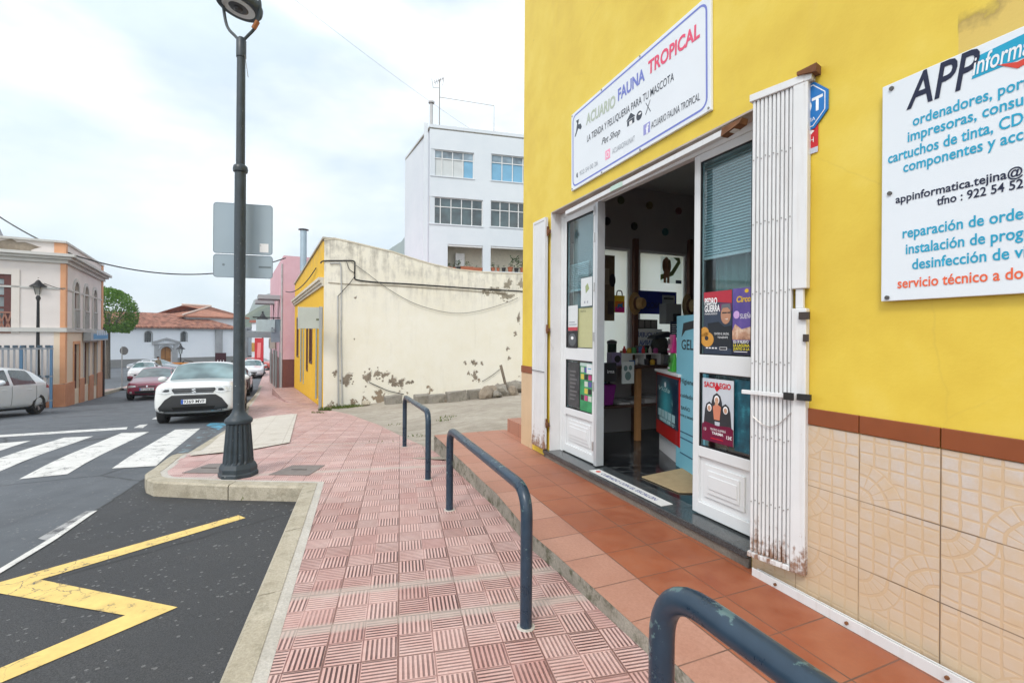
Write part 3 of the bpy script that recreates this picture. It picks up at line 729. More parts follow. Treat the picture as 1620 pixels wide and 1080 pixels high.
mb = MB(); mb.box(3.52, 9.9, -.010, .0, .06, 1.0285); mb.build('tile_dado', MD, shop)
mb = MB(); mb.box(.0, .33, -.010, 0, -.3, 1.0285); mb.build('tile_dado', mat('plain_tan_tiles', (.58, .42, .26), .45, 0, .1, 4, dirt=.15), shop)
MBand = mat('brown_glazed_tile', (.235, .066, .022), .28, 0, .16, 5, dirt=.1)
mb = MB()
x = 4.135 - .33 * 2 + .05
for i in range(18):
    a, b = max(3.52, 4.135 + .33 * (i - 2) + .0025), 4.135 + .33 * (i - 1) - .0025
    mb.box(a, b, -.017, 0, 1.0315, 1.119)
mb.box(0, .34, -.017, 0, 1.0315, 1.119)
mb.build_each('dado_band', MBand, shop, bevel=.003)
# reveal, soffit, frame
mb = MB(); mb.box(OS0 + .002, OS0 + .014, -.004, .21, .193, OZ1 - .003); mb.build('reveal_lining', M_revl, shop)
mb = MB(); mb.box(OS0 + .015, OS1 - .002, -.006, .21, OZ1 - .014, OZ1 - .002); mb.build('soffit_lining', mat('soffit_plaster', (.42, .355, .32), .75, 0, .15, 7, dirt=.2), shop)
mb = MB(); f0, f1 = .12, .18
mb.box(.806, .862, f0, f1, .193, 2.9); mb.box(3.44, 3.496, f0, f1, .193, 2.9); mb.box(.862, 3.44, f0, f1, 2.848, 2.9)
mb.build('door_frame', M_ywhite, shop, bevel=.004)
M_dglass = thin_glass('door_glass', (.80, .90, .92), .07)
def leaf(s0, s1, label=None):
    mb = MB(); a, b = .128, .172; w = .058
    zs = [.205, .29, .625, .70, 1.24, 1.372, 2.79, 2.845]
    mb.box(s0, s0 + w, a, b, zs[0], zs[7]); mb.box(s1 - w, s1, a, b, zs[0], zs[7])
    for lo, hi in ((0, 1), (2, 3), (4, 5), (6, 7)): mb.box(s0 + w, s1 - w, a, b, zs[lo], zs[hi])
    d = mb.build('door_leaf', M_ywhite, shop, bevel=.004)
    for lo, hi in ((3, 4), (5, 6)):
        g = MB(); g.box(s0 + w, s1 - w, .148, .152, zs[lo], zs[hi]); g.build('glass_pane', M_dglass, d)
        g = MB(); x0, x1, z0, z1 = s0 + w, s1 - w, zs[lo], zs[hi]; q = .008
        g.box(x0, x0 + q, .133, .147, z0, z1); g.box(x1 - q, x1, .133, .147, z0, z1); g.box(x0 + q, x1 - q, .133, .147, z0, z0 + q); g.box(x0 + q, x1 - q, .133, .147, z1 - q, z1); g.build('gasket', M_black, d)
    p = MB(); x0, x1, z0, z1 = s0 + w, s1 - w, zs[1], zs[2]
    p.box(x0, x1, .15, .165, z0, z1)
    for i, (m_, y_) in enumerate(((.0, .141), (.055, .135), (.075, .141), (.085, .135))):
        pass
    p.box(x0 + .05, x1 - .05, .138, .15, z0 + .05, z1 - .05); p.box(x0 + .085, x1 - .085, .130, .138, z0 + .085, z1 - .085); p.box(x0 + .1, x1 - .1, .124, .130, z0 + .12, z1 - .12)
    p.build('door_panel', M_ywhite, d, bevel=.006)
    return d
lf = leaf(.862, 1.535)
rf = leaf(2.875, 3.44)
mb = MB(); mb.box(1.552, 1.60, .10, .19, .205, 2.845); mb.box(1.5365, 1.551, .14, .18, .205, 2.845)
fo = mb.build('folded_leaf_edge', mat('grey_aluminium_edge', (.52, .54, .56), .4, .3, .08), shop, bevel=.003)
mb = MB()
for z in (.35, .95, 1.45, 1.95, 2.45, 2.72): mb.lathe([(.012, 0), (.012, .09)], 10, (1.545, .098, z))
mb.build_each('hinge', mat('hinge_metal', (.5, .5, .5), .3, .8), fo)
# windows of the end wall, frosted, with brown posts inside
def frosted():
    t = NT('frosted_film'); v, o = t.xyz()
    a = t.n('ShaderNodeBsdfTranslucent'); b = t.n('ShaderNodeBsdfDiffuse'); m = t.n('ShaderNodeMixShader')
    c = t.mix(t.noise(v, 2., 4), (.86, .92, .90), (.95, .97, .96))
    t.put(a.inputs[0], c); t.put(b.inputs[0], c); m.inputs[0].default_value = .12
    t.t.links.new(a.outputs[0], m.inputs[1]); t.t.links.new(b.outputs[0], m.inputs[2]); t.t.links.new(m.outputs[0], t.out.inputs[0]); return t.m
M_fr = frosted()
for a, b in ((.62, 1.56), (1.70, 2.56)):
    mb = MB(); w = .035
    mb.box(.105, .165, a, a + w, 1.1, 2.72); mb.box(.105, .165, b - w, b, 1.1, 2.72); mb.box(.105, .165, a + w, b - w, 1.1, 1.1 + w); mb.box(.105, .165, a + w, b - w, 2.72 - w, 2.72)
    wf = mb.build('end_window', M_ywhite, shop)
    mb = MB(); mb.box(.135, .139, a + w, b - w, 1.1 + w, 2.72 - w); mb.build('frosted_pane', M_fr, wf)
mb = MB(); mb.box(.172, .23, 1.585, 1.66, .19, 2.86); mb.build('timber_post', M_brown, shop, bevel=.006)
mb = MB(); mb.box(.172, .23, 2.565, 2.63, .19, 2.93); mb.build('timber_post', M_brown, shop, bevel=.006)
for (px, py), c in zip(((982, 317), (1027, 325), (1073, 334), (1003, 358), (1052, 367), (960, 350)), ((.10, .12, .07), (.16, .12, .05), (.17, .05, .05), (.02, .02, .025), (.05, .15, .17), (.02, .02, .03))):
    rx, rz = ray(px, py); Y = (.172 + WC.x * WD.x + WC.y * WD.y) / (rx * WD.x + WD.y)
    p = Vector((rx * Y, Y, 0)) - WC
    mb = MB(); mb.lathe([(.055, 0), (.055, .012)], 18); mb.v = [(.172 + z, p.dot(WI) + x, CZ + rz * Y + y) for x, y, z in mb.v]
    mb.build('wall_dot', flat('wall_dot_%d' % px, c), shop)
# downpipe-like step by the corner of the terrace
mb = MB(); mb.hexa([(-.75, .10, -.1), (.0, .10, -.1), (.0, .95, -.1), (-.75, .95, -.1)], [(-.75, .10, .30), (.0, .10, .30), (.0, .95, .30), (-.75, .95, .30)])
stp = mb.build('corner_step', terrace_mat(), None, bevel=.008); stp.location = WC; stp.rotation_euler = (0, 0, WA); tag(stp, 'terracotta tiled step at the far corner of the yellow shop', 'step')

# ---- flat boards on the shop wall: local x along the wall, z up, facing -y
def board(name, label, cat, s0, z0, w, h, k, m, th=.003, poly=None, bevel=0., rz=None, group=None, ang=0.):
    mb = MB(); mb.prism(poly or [(0, 0), (w, 0), (w, h), (0, h)], 0, th, 'y')
    o = mb.build(name, m, None, bevel=bevel)
    o.location = w2(s0, k, z0); o.rotation_euler = (0, -ang, WA if rz is None else rz)
    return tag(o, label, cat, group)
def area(root, pl, m, y=-.0008, name='printed_area'):
    mb = MB(); mb.prism(pl, y - .0004, y + .0004, 'y'); return mb.build(name, m, root)
def rect(root, x0, z0, x1, z1, m, y=-.0008, name='printed_area'): return area(root, [(x0, z0), (x1, z0), (x1, z1), (x0, z1)], m, y, name)
def oval(root, cx, cz, rx, rz, m, y=-.0008, n=20, name='printed_area', a0=0, a1=2 * PI):
    return area(root, [(cx + rx * math.cos(a0 + (a1 - a0) * i / n), cz + rz * math.sin(a0 + (a1 - a0) * i / n)) for i in range(n if a1 - a0 > 6.2 else n + 1)], m, y, name)
def ring_poly(w, h, r, inset, n=5):
    out = []
    for cx, cz, a in ((w - inset - r, inset + r, -PI / 2), (w - inset - r, h - inset - r, 0), (inset + r, h - inset - r, PI / 2), (inset + r, inset + r, PI)):
        for i in range(n + 1): out.append((cx + r * math.cos(a + PI / 2 * i / n), cz + r * math.sin(a + PI / 2 * i / n)))
    return out
def border(root, w, h, inset, th, r, m, y=-.001):
    A, B = ring_poly(w, h, r, inset), ring_poly(w, h, r - th, inset + th); n = len(A); mb = MB()
    mb.add([(p[0], y, p[1]) for p in A] + [(p[0], y, p[1]) for p in B], [(i, (i + 1) % n, (i + 1) % n + n, i + n) for i in range(n)])
    return mb.build('border_line', m, root)
# shop sign
(sx0, sz0), (sx1, sz1) = wp(904.4, 302.9, -.02), wp(1125.5, 173.7, -.02)
ang = math.atan2(sz1 - sz0, sx1 - sx0); SW = math.hypot(sx1 - sx0, sz1 - sz0); SH = .80
sg = board('shop_sign', 'long white shop sign with violet border and rounded lettering above the doorway', 'sign', sx0, sz0, SW, SH, -.024, mat('white_sign_panel', (.70, .74, .78), .32, 0, .04, 2), .022, bevel=.003, ang=ang)
M_vio, M_pink, M_lett, M_fade = flat('violet_print', (.17, .21, .55)), flat('pink_print', (.72, .09, .17)), flat('slate_print', (.055, .065, .085)), flat('faded_print', (.44, .50, .41))
M_grey = flat('faded_grey_print', (.33, .36, .40)); M_lil = flat('lilac_print', (.30, .31, .60))
border(sg, SW, SH, .028, .016, .07, M_vio)
def sp(px, py):
    s, z = wp(px, py, -.026); dx, dz = s - sx0, z - sz0
    return dx * math.cos(ang) + dz * math.sin(ang), -dx * math.sin(ang) + dz * math.cos(ang)
def sline(body, p0, p1, h, m, **k):
    a, b = sp(*p0), sp(*p1)
    return text(body, a[0], a[1], h, sg, m, width=math.hypot(b[0] - a[0], b[1] - a[1]), ang=math.atan2(b[1] - a[1], b[0] - a[0]), **k)
sline('ACUARIO', (927, 198), (973, 168), .105, M_fade, offset=.03)
sline('FAUNA', (977.6, 160), (1019.8, 126), .105, M_vio, offset=.03)
sline('TROPICAL', (1025, 119), (1107, 58), .108, M_pink, offset=.03)
sline('LA TIENDA Y PELUQUERIA PARA TU MASCOTA', (928.8, 225), (1066, 127), .066, M_lett, offset=.002)
sline('Pet Shop', (951.8, 229.6), (981, 212), .062, M_lett, shear=.35)
sline('ACUARIO FAUNA TROPICAL', (1030, 204), (1107, 158), .056, M_lett)
sline('ACUARIOFAUNAT', (968.5, 244), (1004, 223), .05, M_grey)
sline('922 54 00 26', (917, 278), (945.5, 261), .046, M_grey)
a = sp(912, 281); oval(sg, a[0] + .018, a[1] + .02, .022, .026, M_lett, n=12, a0=.5 * PI, a1=1.6 * PI)
a = sp(957.5, 254); rect(sg, a[0], a[1], a[0] + .075, a[1] + .085, flat('rose_print', (.80, .33, .47))); 
for q, (r_, mm) in enumerate(((.026, M_wprint), (.018, flat('rose_print', (.8, .33, .47))))): oval(sg, a[0] + .037, a[1] + .042, r_, r_, mm, -.0016 - q * .0008)
a = sp(1017.7, 215); rect(sg, a[0], a[1], a[0] + .083, a[1] + .085, M_lil); text('f', a[0] + .033, a[1], .075, sg, M_wprint, y=-.002, offset=.03)
a = sp(992, 201)   # little house, ball and crossed scissors
area(sg, [(a[0], a[1]), (a[0] + .10, a[1]), (a[0] + .10, a[1] + .045), (a[0], a[1] + .045)], M_lett); area(sg, [(a[0] - .012, a[1] + .05), (a[0] + .112, a[1] + .05), (a[0] + .05, a[1] + .10)], M_lett)
rect(sg, a[0] + .03, a[1], a[0] + .07, a[1] + .03, M_wprint, -.0016)
a = sp(1011, 183); oval(sg, a[0], a[1], .038, .038, M_lett); oval(sg, a[0] + .01, a[1] + .012, .02, .008, M_wprint, -.0016)
a = sp(1025, 171)
for d in (-1, 1): area(sg, [(a[0] - .034 * d, a[1] - .04), (a[0] - .028 * d, a[1] - .043), (a[0] + .03 * d, a[1] + .052), (a[0] + .026 * d, a[1] + .055)], M_lett, -.0008 - .0004 * (d + 1))
a = sp(909, 217)   # dark emblem of a leaping dog
area(sg, [(a[0], a[1]), (a[0] + .02, a[1]), (a[0] + .07, a[1] + .06), (a[0] + .12, a[1] + .03), (a[0] + .14, a[1] + .05), (a[0] + .12, a[1] + .09), (a[0] + .07, a[1] + .10), (a[0] + .085, a[1] + .15), (a[0] + .03, a[1] + .155), (a[0] + .05, a[1] + .12), (a[0] + .03, a[1] + .05)], M_lett)
M_screw = mat('screw_steel', (.30, .29, .28), .35, .9, .1)
mb = MB()
for u, v_ in ((.02, .02), (SW - .02, .02), (.02, SH - .02), (SW - .02, SH - .02), (SW * .3, .012), (SW * .3, SH - .012), (SW * .6, .012), (SW * .6, SH - .012)): mb.disc((u, -.0002, v_), .008, 10, 'y', .005)
mb.build_each('screw', M_screw, sg)
# computer shop sign, cut by the edge of the photograph
(ax0, az0), (ax1, az1) = wp(1394, 477, -.03), wp(1401, 136.6, -.03)
AW, AH = 1.36, az1 - az0
ap = board('computer_shop_sign', 'large white acrylic sign with cyan lettering and bolted corners on the yellow wall', 'sign', ax0, az0, AW, AH, -.032, mat('white_acrylic', (.70, .75, .79), .16, 0, .04, 1.5), .012, bevel=.003)
M_cy, M_nvy, M_org = flat('cyan_print', (.015, .33, .52)), flat('navy_print', (.015, .02, .05)), flat('orange_print', (.75, .13, .05))
def aline(body, fit, p0, p1, h, m, **k):
    a, b = wp(*p0, -.033), wp(*p1, -.033)
    return text(body, a[0] - ax0, a[1] - az0, h, ap, m, width=b[0] - a[0], fit=fit, ang=0 if abs(b[1] - a[1]) < .03 else math.atan2(b[1] - a[1], b[0] - a[0]), **k)
aline('APP', None, (1434, 174), (1550, 134), .15, M_nvy, offset=.012, shear=.22)
a = wp(1537, 126, -.033); b = wp(1640, 72, -.033)
area(ap, [(a[0] - ax0, a[1] - az0), (a[0] - ax0 + .55, a[1] - az0 + .02), (a[0] - ax0 + .56, a[1] - az0 + .13), (a[0] - ax0 + .02, a[1] - az0 + .085)], M_cy)
aline('informática', 'inform', (1539, 120), (1617, 88), .075, M_wprint, y=-.003, offset=.01, shear=.2)
a = wp(1577, 103, -.033)
area(ap, [(a[0] - ax0, a[1] - az0), (a[0] - ax0 + .06, a[1] - az0 - .045), (a[0] - ax0 + .15, a[1] - az0 - .02), (a[0] - ax0 + .17, a[1] - az0 + .03), (a[0] - ax0 + .13, a[1] - az0 - .006), (a[0] - ax0 + .06, a[1] - az0 - .02)], flat('red_print', (.6, .06, .04)), -.002)
for body, fit, p0, p1, h, m in (('ordenadores, portátiles', 'ordenadores, por', (1444, 200), (1619, 138), .047, M_cy), ('impresoras, consumibles', 'impresoras, consu', (1436, 225), (1619, 168), .047, M_cy),
        ('cartuchos de tinta, CDs', 'cartuchos de tinta, CD', (1405, 259), (1619, 194), .048, M_cy), ('componentes y accesorios', 'componentes y acc', (1429, 273), (1619, 222), .047, M_cy),
        ('appinformatica.tejina@', 'appinformatica.tejina@', (1417, 322), (1619, 284), .036, M_nvy), ('tfno : 922 54 52', 'tfno : 922 54 52', (1482, 325), (1619, 300), .036, M_nvy),
        ('reparación de ordenadores', 'reparación de orde', (1428, 377), (1619, 352), .047, M_cy), ('instalación de programas', 'instalación de prog', (1433, 402), (1619, 385), .047, M_cy),
        ('desinfección de virus', 'desinfección de v', (1443, 426), (1619, 415), .047, M_cy), ('servicio técnico a domicilio', 'servicio técnico a do', (1420, 456), (1619, 444), .046, M_org)):
    aline(body, fit, p0, p1, h, m, offset=.016)
mb = MB()
for px, py in ((1407, 142), (1404, 307), (1400, 471)):
    s, z = wp(px, py, -.033); mb.disc((s - ax0 + .01, -.001, z - az0), .0095, 14, 'y', .006); mb.disc((AW - .03, -.001, z - az0), .0095, 14, 'y', .006)
mb.build_each('bolt', mat('dark_bolt', (.12, .11, .10), .35, .7), ap)
# alarm octagon and red sticker beside the gate
M_abl = flat('alarm_blue', (.02, .17, .48), .3)
R_ = .135; s, z = wp(1290, 166, -.008)
octp = [(R_ * math.cos(PI / 8 + i * PI / 4), R_ * math.sin(PI / 8 + i * PI / 4)) for i in range(8)]
al = board('alarm_plate', 'blue octagonal alarm plate half hidden behind the white folding gate', 'alarm sign', s - .055, z, 0, 0, -.012, M_abl, .008, poly=octp)
area(al, [(p[0] * .9, p[1] * .9) for p in octp], M_wprint, -.001); area(al, [(p[0] * .86, p[1] * .86) for p in octp], M_abl, -.0018)
text('ADT', -.10, -.035, .075, al, M_wprint, width=.20, y=-.0026, offset=.03)
text('ALARMA', -.06, -.085, .022, al, M_wprint, width=.12, y=-.0026)
s, z = wp(1277, 246, -.006)
rs = board('red_sticker', 'small red and white warning sticker under the blue alarm plate', 'sticker', s - .09, z, .15, .185, -.006, flat('red_sticker_print', (.55, .03, .04)), .002)
rect(rs, 0, 0, .15, .03, flat('pale_sticker_print', (.5, .55, .65))); text('24H', .06, .06, .03, rs, M_wprint); area(rs, [(.09, .09), (.13, .12), (.10, .14), (.12, .16), (.08, .13), (.10, .115)], M_wprint)

# ---- folding security gates, tracks
def chipped(name, rust=.5, foot=1.):
    t = NT(name); v, o = t.xyz()
    n = t.noise(v, 26., 8, .72); st = t.noise(t.scl(v, (9, 9, .5)), 3.2, 8, .7); big = t.noise(v, 2.3, 4)
    c = t.mix(t.noise(v, 8., 5), (.60, .61, .62), (.70, .71, .71))
    low_ = t.rng(o[2], 0, .30, .22 * foot, 0)
    k = t.rng(t.mt('ADD', t.mt('ADD', t.mt('MULTIPLY', n, .45), t.mt('MULTIPLY', st, .55)), low_), .66 - rust * .06, .70)
    rc = t.mix(t.noise(v, 60., 4), (.10, .04, .015), (.30, .13, .05))
    c = t.mix(t.mt('MULTIPLY', t.rng(st, .5, .75), .25), c, (.36, .29, .22))
    c = t.mix(t.mt('MULTIPLY', k, .9), c, rc)
    t.bump(k, .3, .002)
    return t.fin(c, t.rng(k, 0, 1, .42, .85))
M_chip = chipped('chipped_white_metal', .8)
M_chip0 = chipped('lightly_chipped_white_metal', .2, 0.)
M_rust = mat('rusty_steel', (.16, .065, .025), .85, .1, .5, 18, bump=.3)
(gs0, gz0), (gs1, gz1) = wp(1187, 880, -.10), wp(1272, 915, -.05)
gtop = wp(1195, 152, -.10)[1]
gl = w2(gs0, -.125, gz0 + .012); gr = w2(gs1, -.045, gz0 + .012)
GA = math.atan2(gr.y - gl.y, gr.x - gl.x); GW = (gr - gl).length; GH = gtop - gz0 - .02
gate = thing('folding_security_gate', 'tall white lattice security gate folded together right of the doorway, paint chipped and rusting', 'security gate', gl, GA, 'folding gates at the shop doorway')
mb = MB(); ns = 10; sw = (GW - .085) / ns
for i in range(ns):
    x0 = .012 + i * sw
    mb.hexa([(x0, .004, .03), (x0 + sw * .72, .004, .03), (x0 + sw * .72, .034, .03), (x0, .034, .03)], [(x0, .004, GH - .03), (x0 + sw * .72, .004, GH - .03), (x0 + sw * .72, .034, GH - .03), (x0, .034, GH - .03)])
mb.box(.014, GW - .08, .022, .030, .04, GH - .04)
mb.build('gate_slats', M_chip, gate, bevel=.004)
mb = MB(); mb.box(GW - .075, GW, -.004, .045, .0, GH * .535); mb.box(GW - .075, GW, -.004, .045, GH * .575, GH); mb.box(GW - .06, GW - .02, .008, .035, GH * .535, GH * .575); mb.build('end_channel', M_chip, gate, bevel=.005)
mb = MB(); mb.box(.0, GW - .077, -.006, .045, .0, .028); mb.build('bottom_channel', chipped('rusting_white_metal', 1.0, .6), gate, bevel=.003)
mb = MB(); mb.box(-.002, GW + .02, -.008, .05, GH - .03, GH + .012); mb.build('top_channel', M_chip, gate, bevel=.003)
mb = MB(); mb.hexa([(GW - .05, -.02, GH + .013), (GW + .05, -.03, GH - .01), (GW + .05, .07, GH - .01), (GW - .05, .05, GH + .013)], [(GW - .05, -.02, GH + .03), (GW + .05, -.03, GH + .035), (GW + .05, .07, GH + .035), (GW - .05, .05, GH + .03)]); mb.build('rusty_cap', M_rust, gate)
lz = wp(1230, 628, -.1)[1] - gz0
mb = MB(); mb.box(-.03, GW - .055, -.024, -.009, lz - .012, lz + .012); lb = mb.build('latch_bar', M_chip, gate, bevel=.003)
mb = MB(); mb.box(GW - .10, GW - .05, -.036, -.025, lz - .02, lz + .02); mb.box(GW - .035, GW + .03, -.03, -.006, lz - .016, lz + .018); mb.build_each('latch', flat('black_latch', (.02, .02, .02)), lb)
mb = MB(); mb.box(GW - .03, GW + .02, -.024, -.006, lz + .42, lz + .46); mb.box(GW - .01, GW + .015, -.02, -.006, lz + .30, lz + .34); mb.build_each('hinge', flat('dark_hinge', (.05, .04, .035)), gate)
mb = MB()
for z in [GH * q for q in (.12, .26, .42, .57, .72, .86)]:
    for i in range(ns): mb.disc((.012 + i * sw + sw * .36, .003, z + (i % 2) * .012), .0035, 8, 'y', .003)
mb.build_each('rivet', mat('rivet_grey', (.25, .24, .23), .5, .6), gate)
mb = MB(); mb.tube([(.03 + (GW - .1) * q, -.007, lz - .14 - .07 * math.sin(q * PI) + .05 * q) for q in [i / 14 for i in range(15)]], .0025, 6); mb.build('chain', mat('chain_metal', (.45, .43, .42), .4, .8), gate)
(a0, b0), (a1, b1) = wp(842, 695, -.06), wp(861, 712, -.06); ltop = wp(854, 347, -.06)[1]
g2 = thing('folding_security_gate', 'narrow white security gate panel folded against the yellow wall left of the doorway', 'security gate', w2(a0, -.07, b1 + .01), WA, 'folding gates at the shop doorway')
W2, H2 = a1 - a0, ltop - b1 - .02
mb = MB(); mb.box(.03, W2 - .03, .006, .03, .03, H2 - .03); mb.build('gate_slats', M_chip, g2)
mb = MB(); mb.box(0, .03, 0, .04, 0, H2); mb.box(W2 - .03, W2, 0, .04, 0, H2); mb.box(.03, W2 - .03, 0, .04, 0, .03); mb.box(.03, W2 - .03, 0, .04, H2 - .03, H2); mb.build('gate_frame', M_chip, g2, bevel=.003)
mb = MB()
for z in (.25, H2 * .5, H2 * .92): mb.lathe([(.014, 0), (.014, .1)], 10, (W2 + .016, .03, z)); mb.box(W2, W2 + .06, .02, .045, z + .02, z + .06)
mb.build_each('hinge', M_rust, g2)
mb = MB(); mb.tube([(-.005, -.004, H2 * .335), (W2 + .01, -.004, H2 * .333)], .004, 6); mb.build('tie_wire', flat('dark_wire', (.05, .05, .05)), g2)
# top guide rail with a rusty end bracket, floor guide rail along the tiled base
(a0, b0), (a1, b1) = wp(895, 337, -.05), wp(1163, 200, -.05)
tr = thing('gate_guide_rail', 'white guide rail fixed over the shop doorway with a broken rusty end', 'guide rail', w2(a0, -.055, b0), WA)
Lr = a1 - a0; tl = (b1 - b0)
mb = MB(); mb.hexa([(0, 0, -.02), (Lr, 0, tl - .02), (Lr, .05, tl - .02), (0, .05, -.02)], [(0, 0, .02), (Lr, 0, tl + .02), (Lr, .05, tl + .02), (0, .05, .02)]); mb.build('rail', M_chip0, tr, bevel=.003)
mb = MB(); mb.box(Lr * .38, Lr * .46, -.004, -.001, tl * .4 - .02, tl * .45 + .022); mb.build('green_tape', flat('pale_green_tape', (.45, .60, .52)), tr)
mb = MB(); mb.hexa([(Lr - .10, -.012, tl - .03), (Lr + .05, -.02, tl - .005), (Lr + .05, .05, tl - .005), (Lr - .10, .05, tl - .03)], [(Lr - .10, -.003, tl + .028), (Lr + .06, -.003, tl + .03), (Lr + .06, .05, tl + .03), (Lr - .10, .05, tl + .028)]); mb.build('end_bracket', M_rust, tr)
a0 = wp(1194, 907, -.05)[0]
fr = thing('floor_guide_rail', 'long white floor rail along the foot of the tiled wall', 'guide rail', w2(a0, -.075, 0), WA)
mb = MB(); mb.box(0, 5, 0, .008, .07, .128); mb.box(0, 5, .042, .05, .07, .115); mb.box(0, 5, .008, .042, .07, .09); mb.build('rail', M_chip0, fr, bevel=.002)
mb = MB()
for q in (.16, .55, .95, 1.5): mb.disc((q, -.001, .105), .008, 10, 'y', .01)
mb.build_each('bolt', M_rust, fr)

# ------------------------------------------------------------------ old yellow house with the cream side wall
def plaster(name, c, c2, peel=.0, band=None, drip=.3, patchc=(.19, .145, .10), scale=1.):
    """old lime plaster: mottled, dark drips from the top, peeled patches low down"""
    t = NT(name); v, o = t.xyz()
    big = t.noise(v, .6 * scale, 4); mid = t.noise(v, 3. * scale, 8, .65); fine = t.noise(v, 40., 4, .7)
    k = t.mix(t.rng(t.mt('ADD', t.mt('MULTIPLY', big, .6), t.mt('MULTIPLY', mid, .4)), .35, .66), c, c2)
    st = t.noise(t.scl(v, (2.2, 2.2, .3)), 2.2, 8, .7)
    if band:
        lo, hi = band     # z range with grey weather stains under the coping
        k = t.mix(t.mt('MULTIPLY', t.mt('MULTIPLY', t.rng(o[2], lo, hi, 0, 1), t.rng(t.mt('ADD', t.mt('MULTIPLY', st, .5), t.mt('MULTIPLY', mid, .5)), .46, .62)), .75), k, (.22, .20, .165))
    k = t.mix(t.mt('MULTIPLY', t.rng(st, .56, .78), drip), k, tuple(x * .55 for x in c))
    if peel:
        p = t.mt('ADD', t.noise(v, 1.9, 9, .68), t.rng(o[2], .15, 1.5, .11, -.12))
        m = t.rng(p, .66 - peel, .672 - peel, 0, 1)
        rim = t.mt('SUBTRACT', t.rng(p, .63 - peel, .65 - peel, 0, 1), m)
        k = t.mix(m, k, t.mix(t.noise(v, 22., 5), patchc, tuple(min(1, x * 1.9) for x in patchc)))
        k = t.mix(t.mt('MULTIPLY', rim, .4), k, (.75, .71, .62))
        t.bump(t.mt('SUBTRACT', t.mt('MULTIPLY', mid, .5), m), .6, .02)
    else: t.bump(t.mt('ADD', mid, t.mt('MULTIPLY', fine, .3)), .3, .01)
    return t.fin(k, .8)
def facade(mb, u0, u1, z0, z1, th, holes, y0=0.):
    """a wall in the local xz plane (outside at y0, thickness th inwards +y) with rectangular openings (u0,u1,z0,z1)"""
    us = sorted(set([u0, u1] + [h[0] for h in holes] + [h[1] for h in holes]))
    for a, b in zip(us, us[1:]):
        hs = sorted([h for h in holes if h[0] <= a + 1e-6 and h[1] >= b - 1e-6], key=lambda h: h[2])
        z = z0
        for h in hs:
            if h[2] > z + 1e-6: mb.box(a, b, y0, y0 + th, z, h[2])
            z = h[3]
        if z1 > z + 1e-6: mb.box(a, b, y0, y0 + th, z, z1)
HA = math.atan2(HD.y, HD.x)                     # house frame: x up the street, y into the street is +? (left of x)
house = thing('old_house', 'old single storey house with yellow street front and long cream side wall with peeling plaster', 'house', (HC.x, HC.y, HC.z), HA)
hz = lambda py, Y: 0
TOPN, TOPF = 5.35, 5.02
MHY = plaster('yellow_house_paint', (.70, .40, .012), (.78, .47, .03), drip=.25, band=(4.3, 5.4))
doors = [(.55, 1.45, .12, 3.0), (5.1, 6.0, .3, 3.1)]; wins = [(2.55, 3.35, 1.25, 3.0), (3.75, 4.2, .9, 3.25), (7.0, 7.7, 1.3, 3.1)]
mb = MB()
facade(mb, .02, 8.7, -.6, 3.9, -.3, doors + wins, y0=.0)
mb.hexa([(0, -.3, 3.9), (8.7, -.3, 3.9), (8.7, 0, 3.9), (0, 0, 3.9)], [(0, -.3, TOPN), (8.7, -.3, TOPF - .35), (8.7, 0, TOPF - .35), (0, 0, TOPN)])
mb.build('street_front', MHY, house)
mb = MB()
for i in range(3):
    mb.hexa([(0, .0 + .001, 3.86 + i * .09), (8.7, .001, 3.66 + i * .09), (8.7, .06 + i * .05, 3.66 + i * .09), (0, .06 + i * .05, 3.86 + i * .09)], [(0, .001, 3.95 + i * .09), (8.7, .001, 3.75 + i * .09), (8.7, .06 + i * .05, 3.75 + i * .09), (0, .06 + i * .05, 3.95 + i * .09)])
mb.build('cornice', plaster('cornice_plaster', (.50, .46, .38), (.66, .61, .5), drip=.5), house)
mb = MB(); mb.hexa([(-.02, -.34, TOPN), (8.7, -.34, TOPF - .35), (8.7, .05, TOPF - .35), (-.02, .05, TOPN)], [(-.02, -.34, TOPN + .06), (8.7, -.34, TOPF - .29), (8.7, .05, TOPF - .29), (-.02, .05, TOPN + .06)]); mb.build('coping', plaster('coping_plaster', (.34, .31, .26), (.5, .46, .38), drip=.6), house)
M_gdoor = mat('grey_painted_door', (.33, .36, .40), .5, 0, .1, 5, dirt=.2)
M_bluew = mat('blue_grey_wood', (.25, .34, .40), .5, 0, .12, 6)
for a, b, c, d in doors:
    mb = MB(); mb.box(a, b, -.14, -.07, c, d); mb.box(a + .1, (a + b) / 2 - .04, -.069, -.05, c + .2, d - .9); mb.box((a + b) / 2 + .04, b - .1, -.069, -.05, c + .2, d - .9); mb.build('door', M_gdoor, house)
    mb = MB(); mb.box(a - .06, a, -.02, .03, c, d + .06); mb.box(b, b + .06, -.02, .03, c, d + .06); mb.box(a, b, -.02, .03, d, d + .06); mb.build('door_surround', M_bluew, house)
for a, b, c, d in wins:
    mb = MB(); mb.box(a, b, -.16, -.1, c, d); w = mb.build('window', dark_glass('house_glass', (.05, .06, .07)), house)
    mb = MB(); mb.box(a, a + .07, -.099, .02, c, d); mb.box(b - .07, b, -.099, .02, c, d); mb.box(a + .07, b - .07, -.099, .02, d - .07, d); mb.box(a + .07, b - .07, -.099, .02, c, c + .07); mb.build('frame', M_brown, w)
